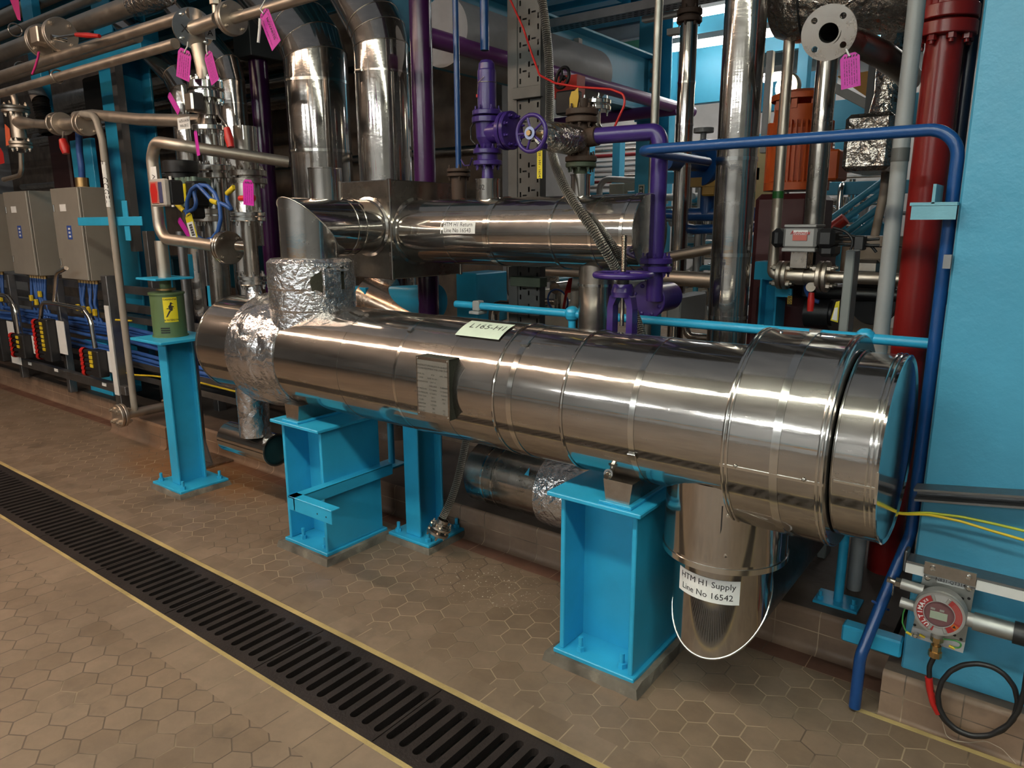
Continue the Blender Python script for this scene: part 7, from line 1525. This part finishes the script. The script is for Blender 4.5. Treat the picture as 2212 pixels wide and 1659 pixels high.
# ------------------------------------------------------------------ lamps and world
def emis(name, col, st):
    mt, nt, ns, bs = nmat(name)
    if nt is None: return mt
    bs.inputs['Base Color'].default_value = (.8, .8, .8, 1); bs.inputs['Emission Color'].default_value = (*col, 1); bs.inputs['Emission Strength'].default_value = st
    return mt
LWARM = emis('warm_tube_light', (1, .72, .52), 17); LKEY = emis('key_tube_light', (.98, 1.0, .84), 15); LCOOL = emis('cool_tube_light', (.95, 1.0, .97), 60); LHALL = emis('hall_tube_light', (1.0, .96, .92), 16)
def panel_lamp(x0, x1, y, z, mat, label, group):
    root = T('ceiling_light', ((x0+x1)/2, y, z), label, 'lamp', group)
    b = MB(); b.box(x0-.03, x1+.03, y-.15, y+.15, z+.004, z+.08, c=.006); part('housing', b, WHITE, root)
    b = MB(); b.box(x0, x1, y-.125, y+.125, z-.006, z+.005, c=.003); part('diffuser', b, mat, root)
    return root
def tube_lamp(x0, x1, y, z, mat, label, group=None, ax='x', r=.02, pair=True):
    p, q = (V((x0, y, z)), V((x1, y, z))) if ax == 'x' else (V((y, x0, z)), V((y, x1, z)))
    root = T('fluorescent_lamp', (p+q)/2+V((0, 0, .09)), label, 'lamp', group)
    d = (q-p).normalized(); s_ = d.cross(V((0, 0, 1)))
    b = MB(); b.obox((p+q)/2+V((0, 0, .075)), ((q-p).length/2+.04, .07, .03), (d, V((0, 0, 1)).cross(d), V((0, 0, 1))), c=.006); part('housing', b, WHITE, root)
    for k in ((-1, 1) if pair else (0,)):
        b = MB(); b.cyl(p+s_*.04*k, q+s_*.04*k, r, n=12); part('tube', b, mat, root)
    return root
for x in (-5.2, -2.9, -.6, 1.7): tube_lamp(x-.75, x+.75, -5.0, 3.45, LCOOL, 'white tube lamp under the ceiling behind the viewer', 'tube lamps behind the viewer')
for x in (-6.9, -5.1, -3.4): panel_lamp(x-.75, x+.75, .2, 3.4, LWARM, 'warm ceiling light above the walkway on the cabinet side', 'warm ceiling lights')
for x in (-9.5, -6.9, -4.9): tube_lamp(x-.75, x+.75, 4.3, 3.9, LWARM, 'added warm tube lamp above the pipes to brighten the back on the left', 'added warm tube lamps behind the overhead pipes')  # unseen lamps added to lift the dark left background
for x in (-1.75, -.1, 1.6): panel_lamp(x-.75, x+.75, .2, 3.4, LKEY, 'white ceiling light above the floor drain', 'white ceiling lights above the drain')
for x0, x1, y, z, lab in tube_lamp_list: tube_lamp(x0, x1, y, z, LHALL, lab, 'added hall tube lamps' if 'hidden' in lab else None, r=.028, pair='hidden' in lab)
p = P(1708, 190, Y=6.2); v = T('bulkhead_lamp', p, 'round cream bulkhead lamp glowing above the orange motor', 'lamp')
b = MB(); b.lathe(p, (-.4, -1, 0), [(0, 0), (0, .10), (.03, .11), (.05, .10)], 28); part('bezel', b, paint('cream_paint', (.42, .40, .31), .5), v)
b = MB(); b.lathe(p+V((-.02, -.05, 0)), (-.4, -1, 0), [(0, .095), (.03, .08), (.045, .04), (.05, 0)], 28); part('lens', b, emis('bulkhead_glow', (1, .85, .6), 7), v)
wd = bpy.data.worlds.new('World'); SC.world = wd; wd.use_nodes = True
bg = wd.node_tree.nodes['Background']; bg.inputs[0].default_value = (.55, .58, .62, 1); bg.inputs[1].default_value = .10
# the rest of the room behind the viewer
w = MB(); w.box(-15, 6, -9.2, -9, 0, 5.2); struct('wall_back', w, paint('light_wall_paint', (.60, .61, .63), .6, .05, .1))
w = MB(); w.box(-15, 6, -8.99, -8.9, .85, 1.05); struct('trim_6', w, paint('yellow_rail_paint', (.55, .26, .03), .5))
w = MB(); w.box(-15, 6, -8.99, -8.93, 1.15, 1.30); struct('trim_7', w, TURQH)
w = MB(); w.box(6, 6.2, -9, 12.5, 0, 5.2); struct('wall_east', w, paint('grey_wall_paint', (.42, .43, .44)))
w = MB(); w.box(-15.2, -15, -9, 12.5, 0, 5.2); struct('wall_west', w, paint('grey_wall_paint', (.42, .43, .44)))
w = MB(); w.box(-15, 6, -9, 1.2, 3.7, 3.9); struct('ceiling', w, paint('grey_ceiling', (.38, .38, .38), .8))
SC.view_settings.view_transform = 'Standard'; SC.view_settings.look = 'None'; SC.view_settings.gamma = 1; SC.view_settings.exposure = 1.15
try: SC.view_settings.use_curve_mapping = False
except Exception: pass
SC.cycles.max_bounces = 8; SC.cycles.diffuse_bounces = 4; SC.cycles.glossy_bounces = 5; SC.cycles.transmission_bounces = 4
SC.cycles.use_denoising = True; SC.cycles.sample_clamp_indirect = 4; SC.cycles.caustics_reflective = False; SC.cycles.caustics_refractive = False
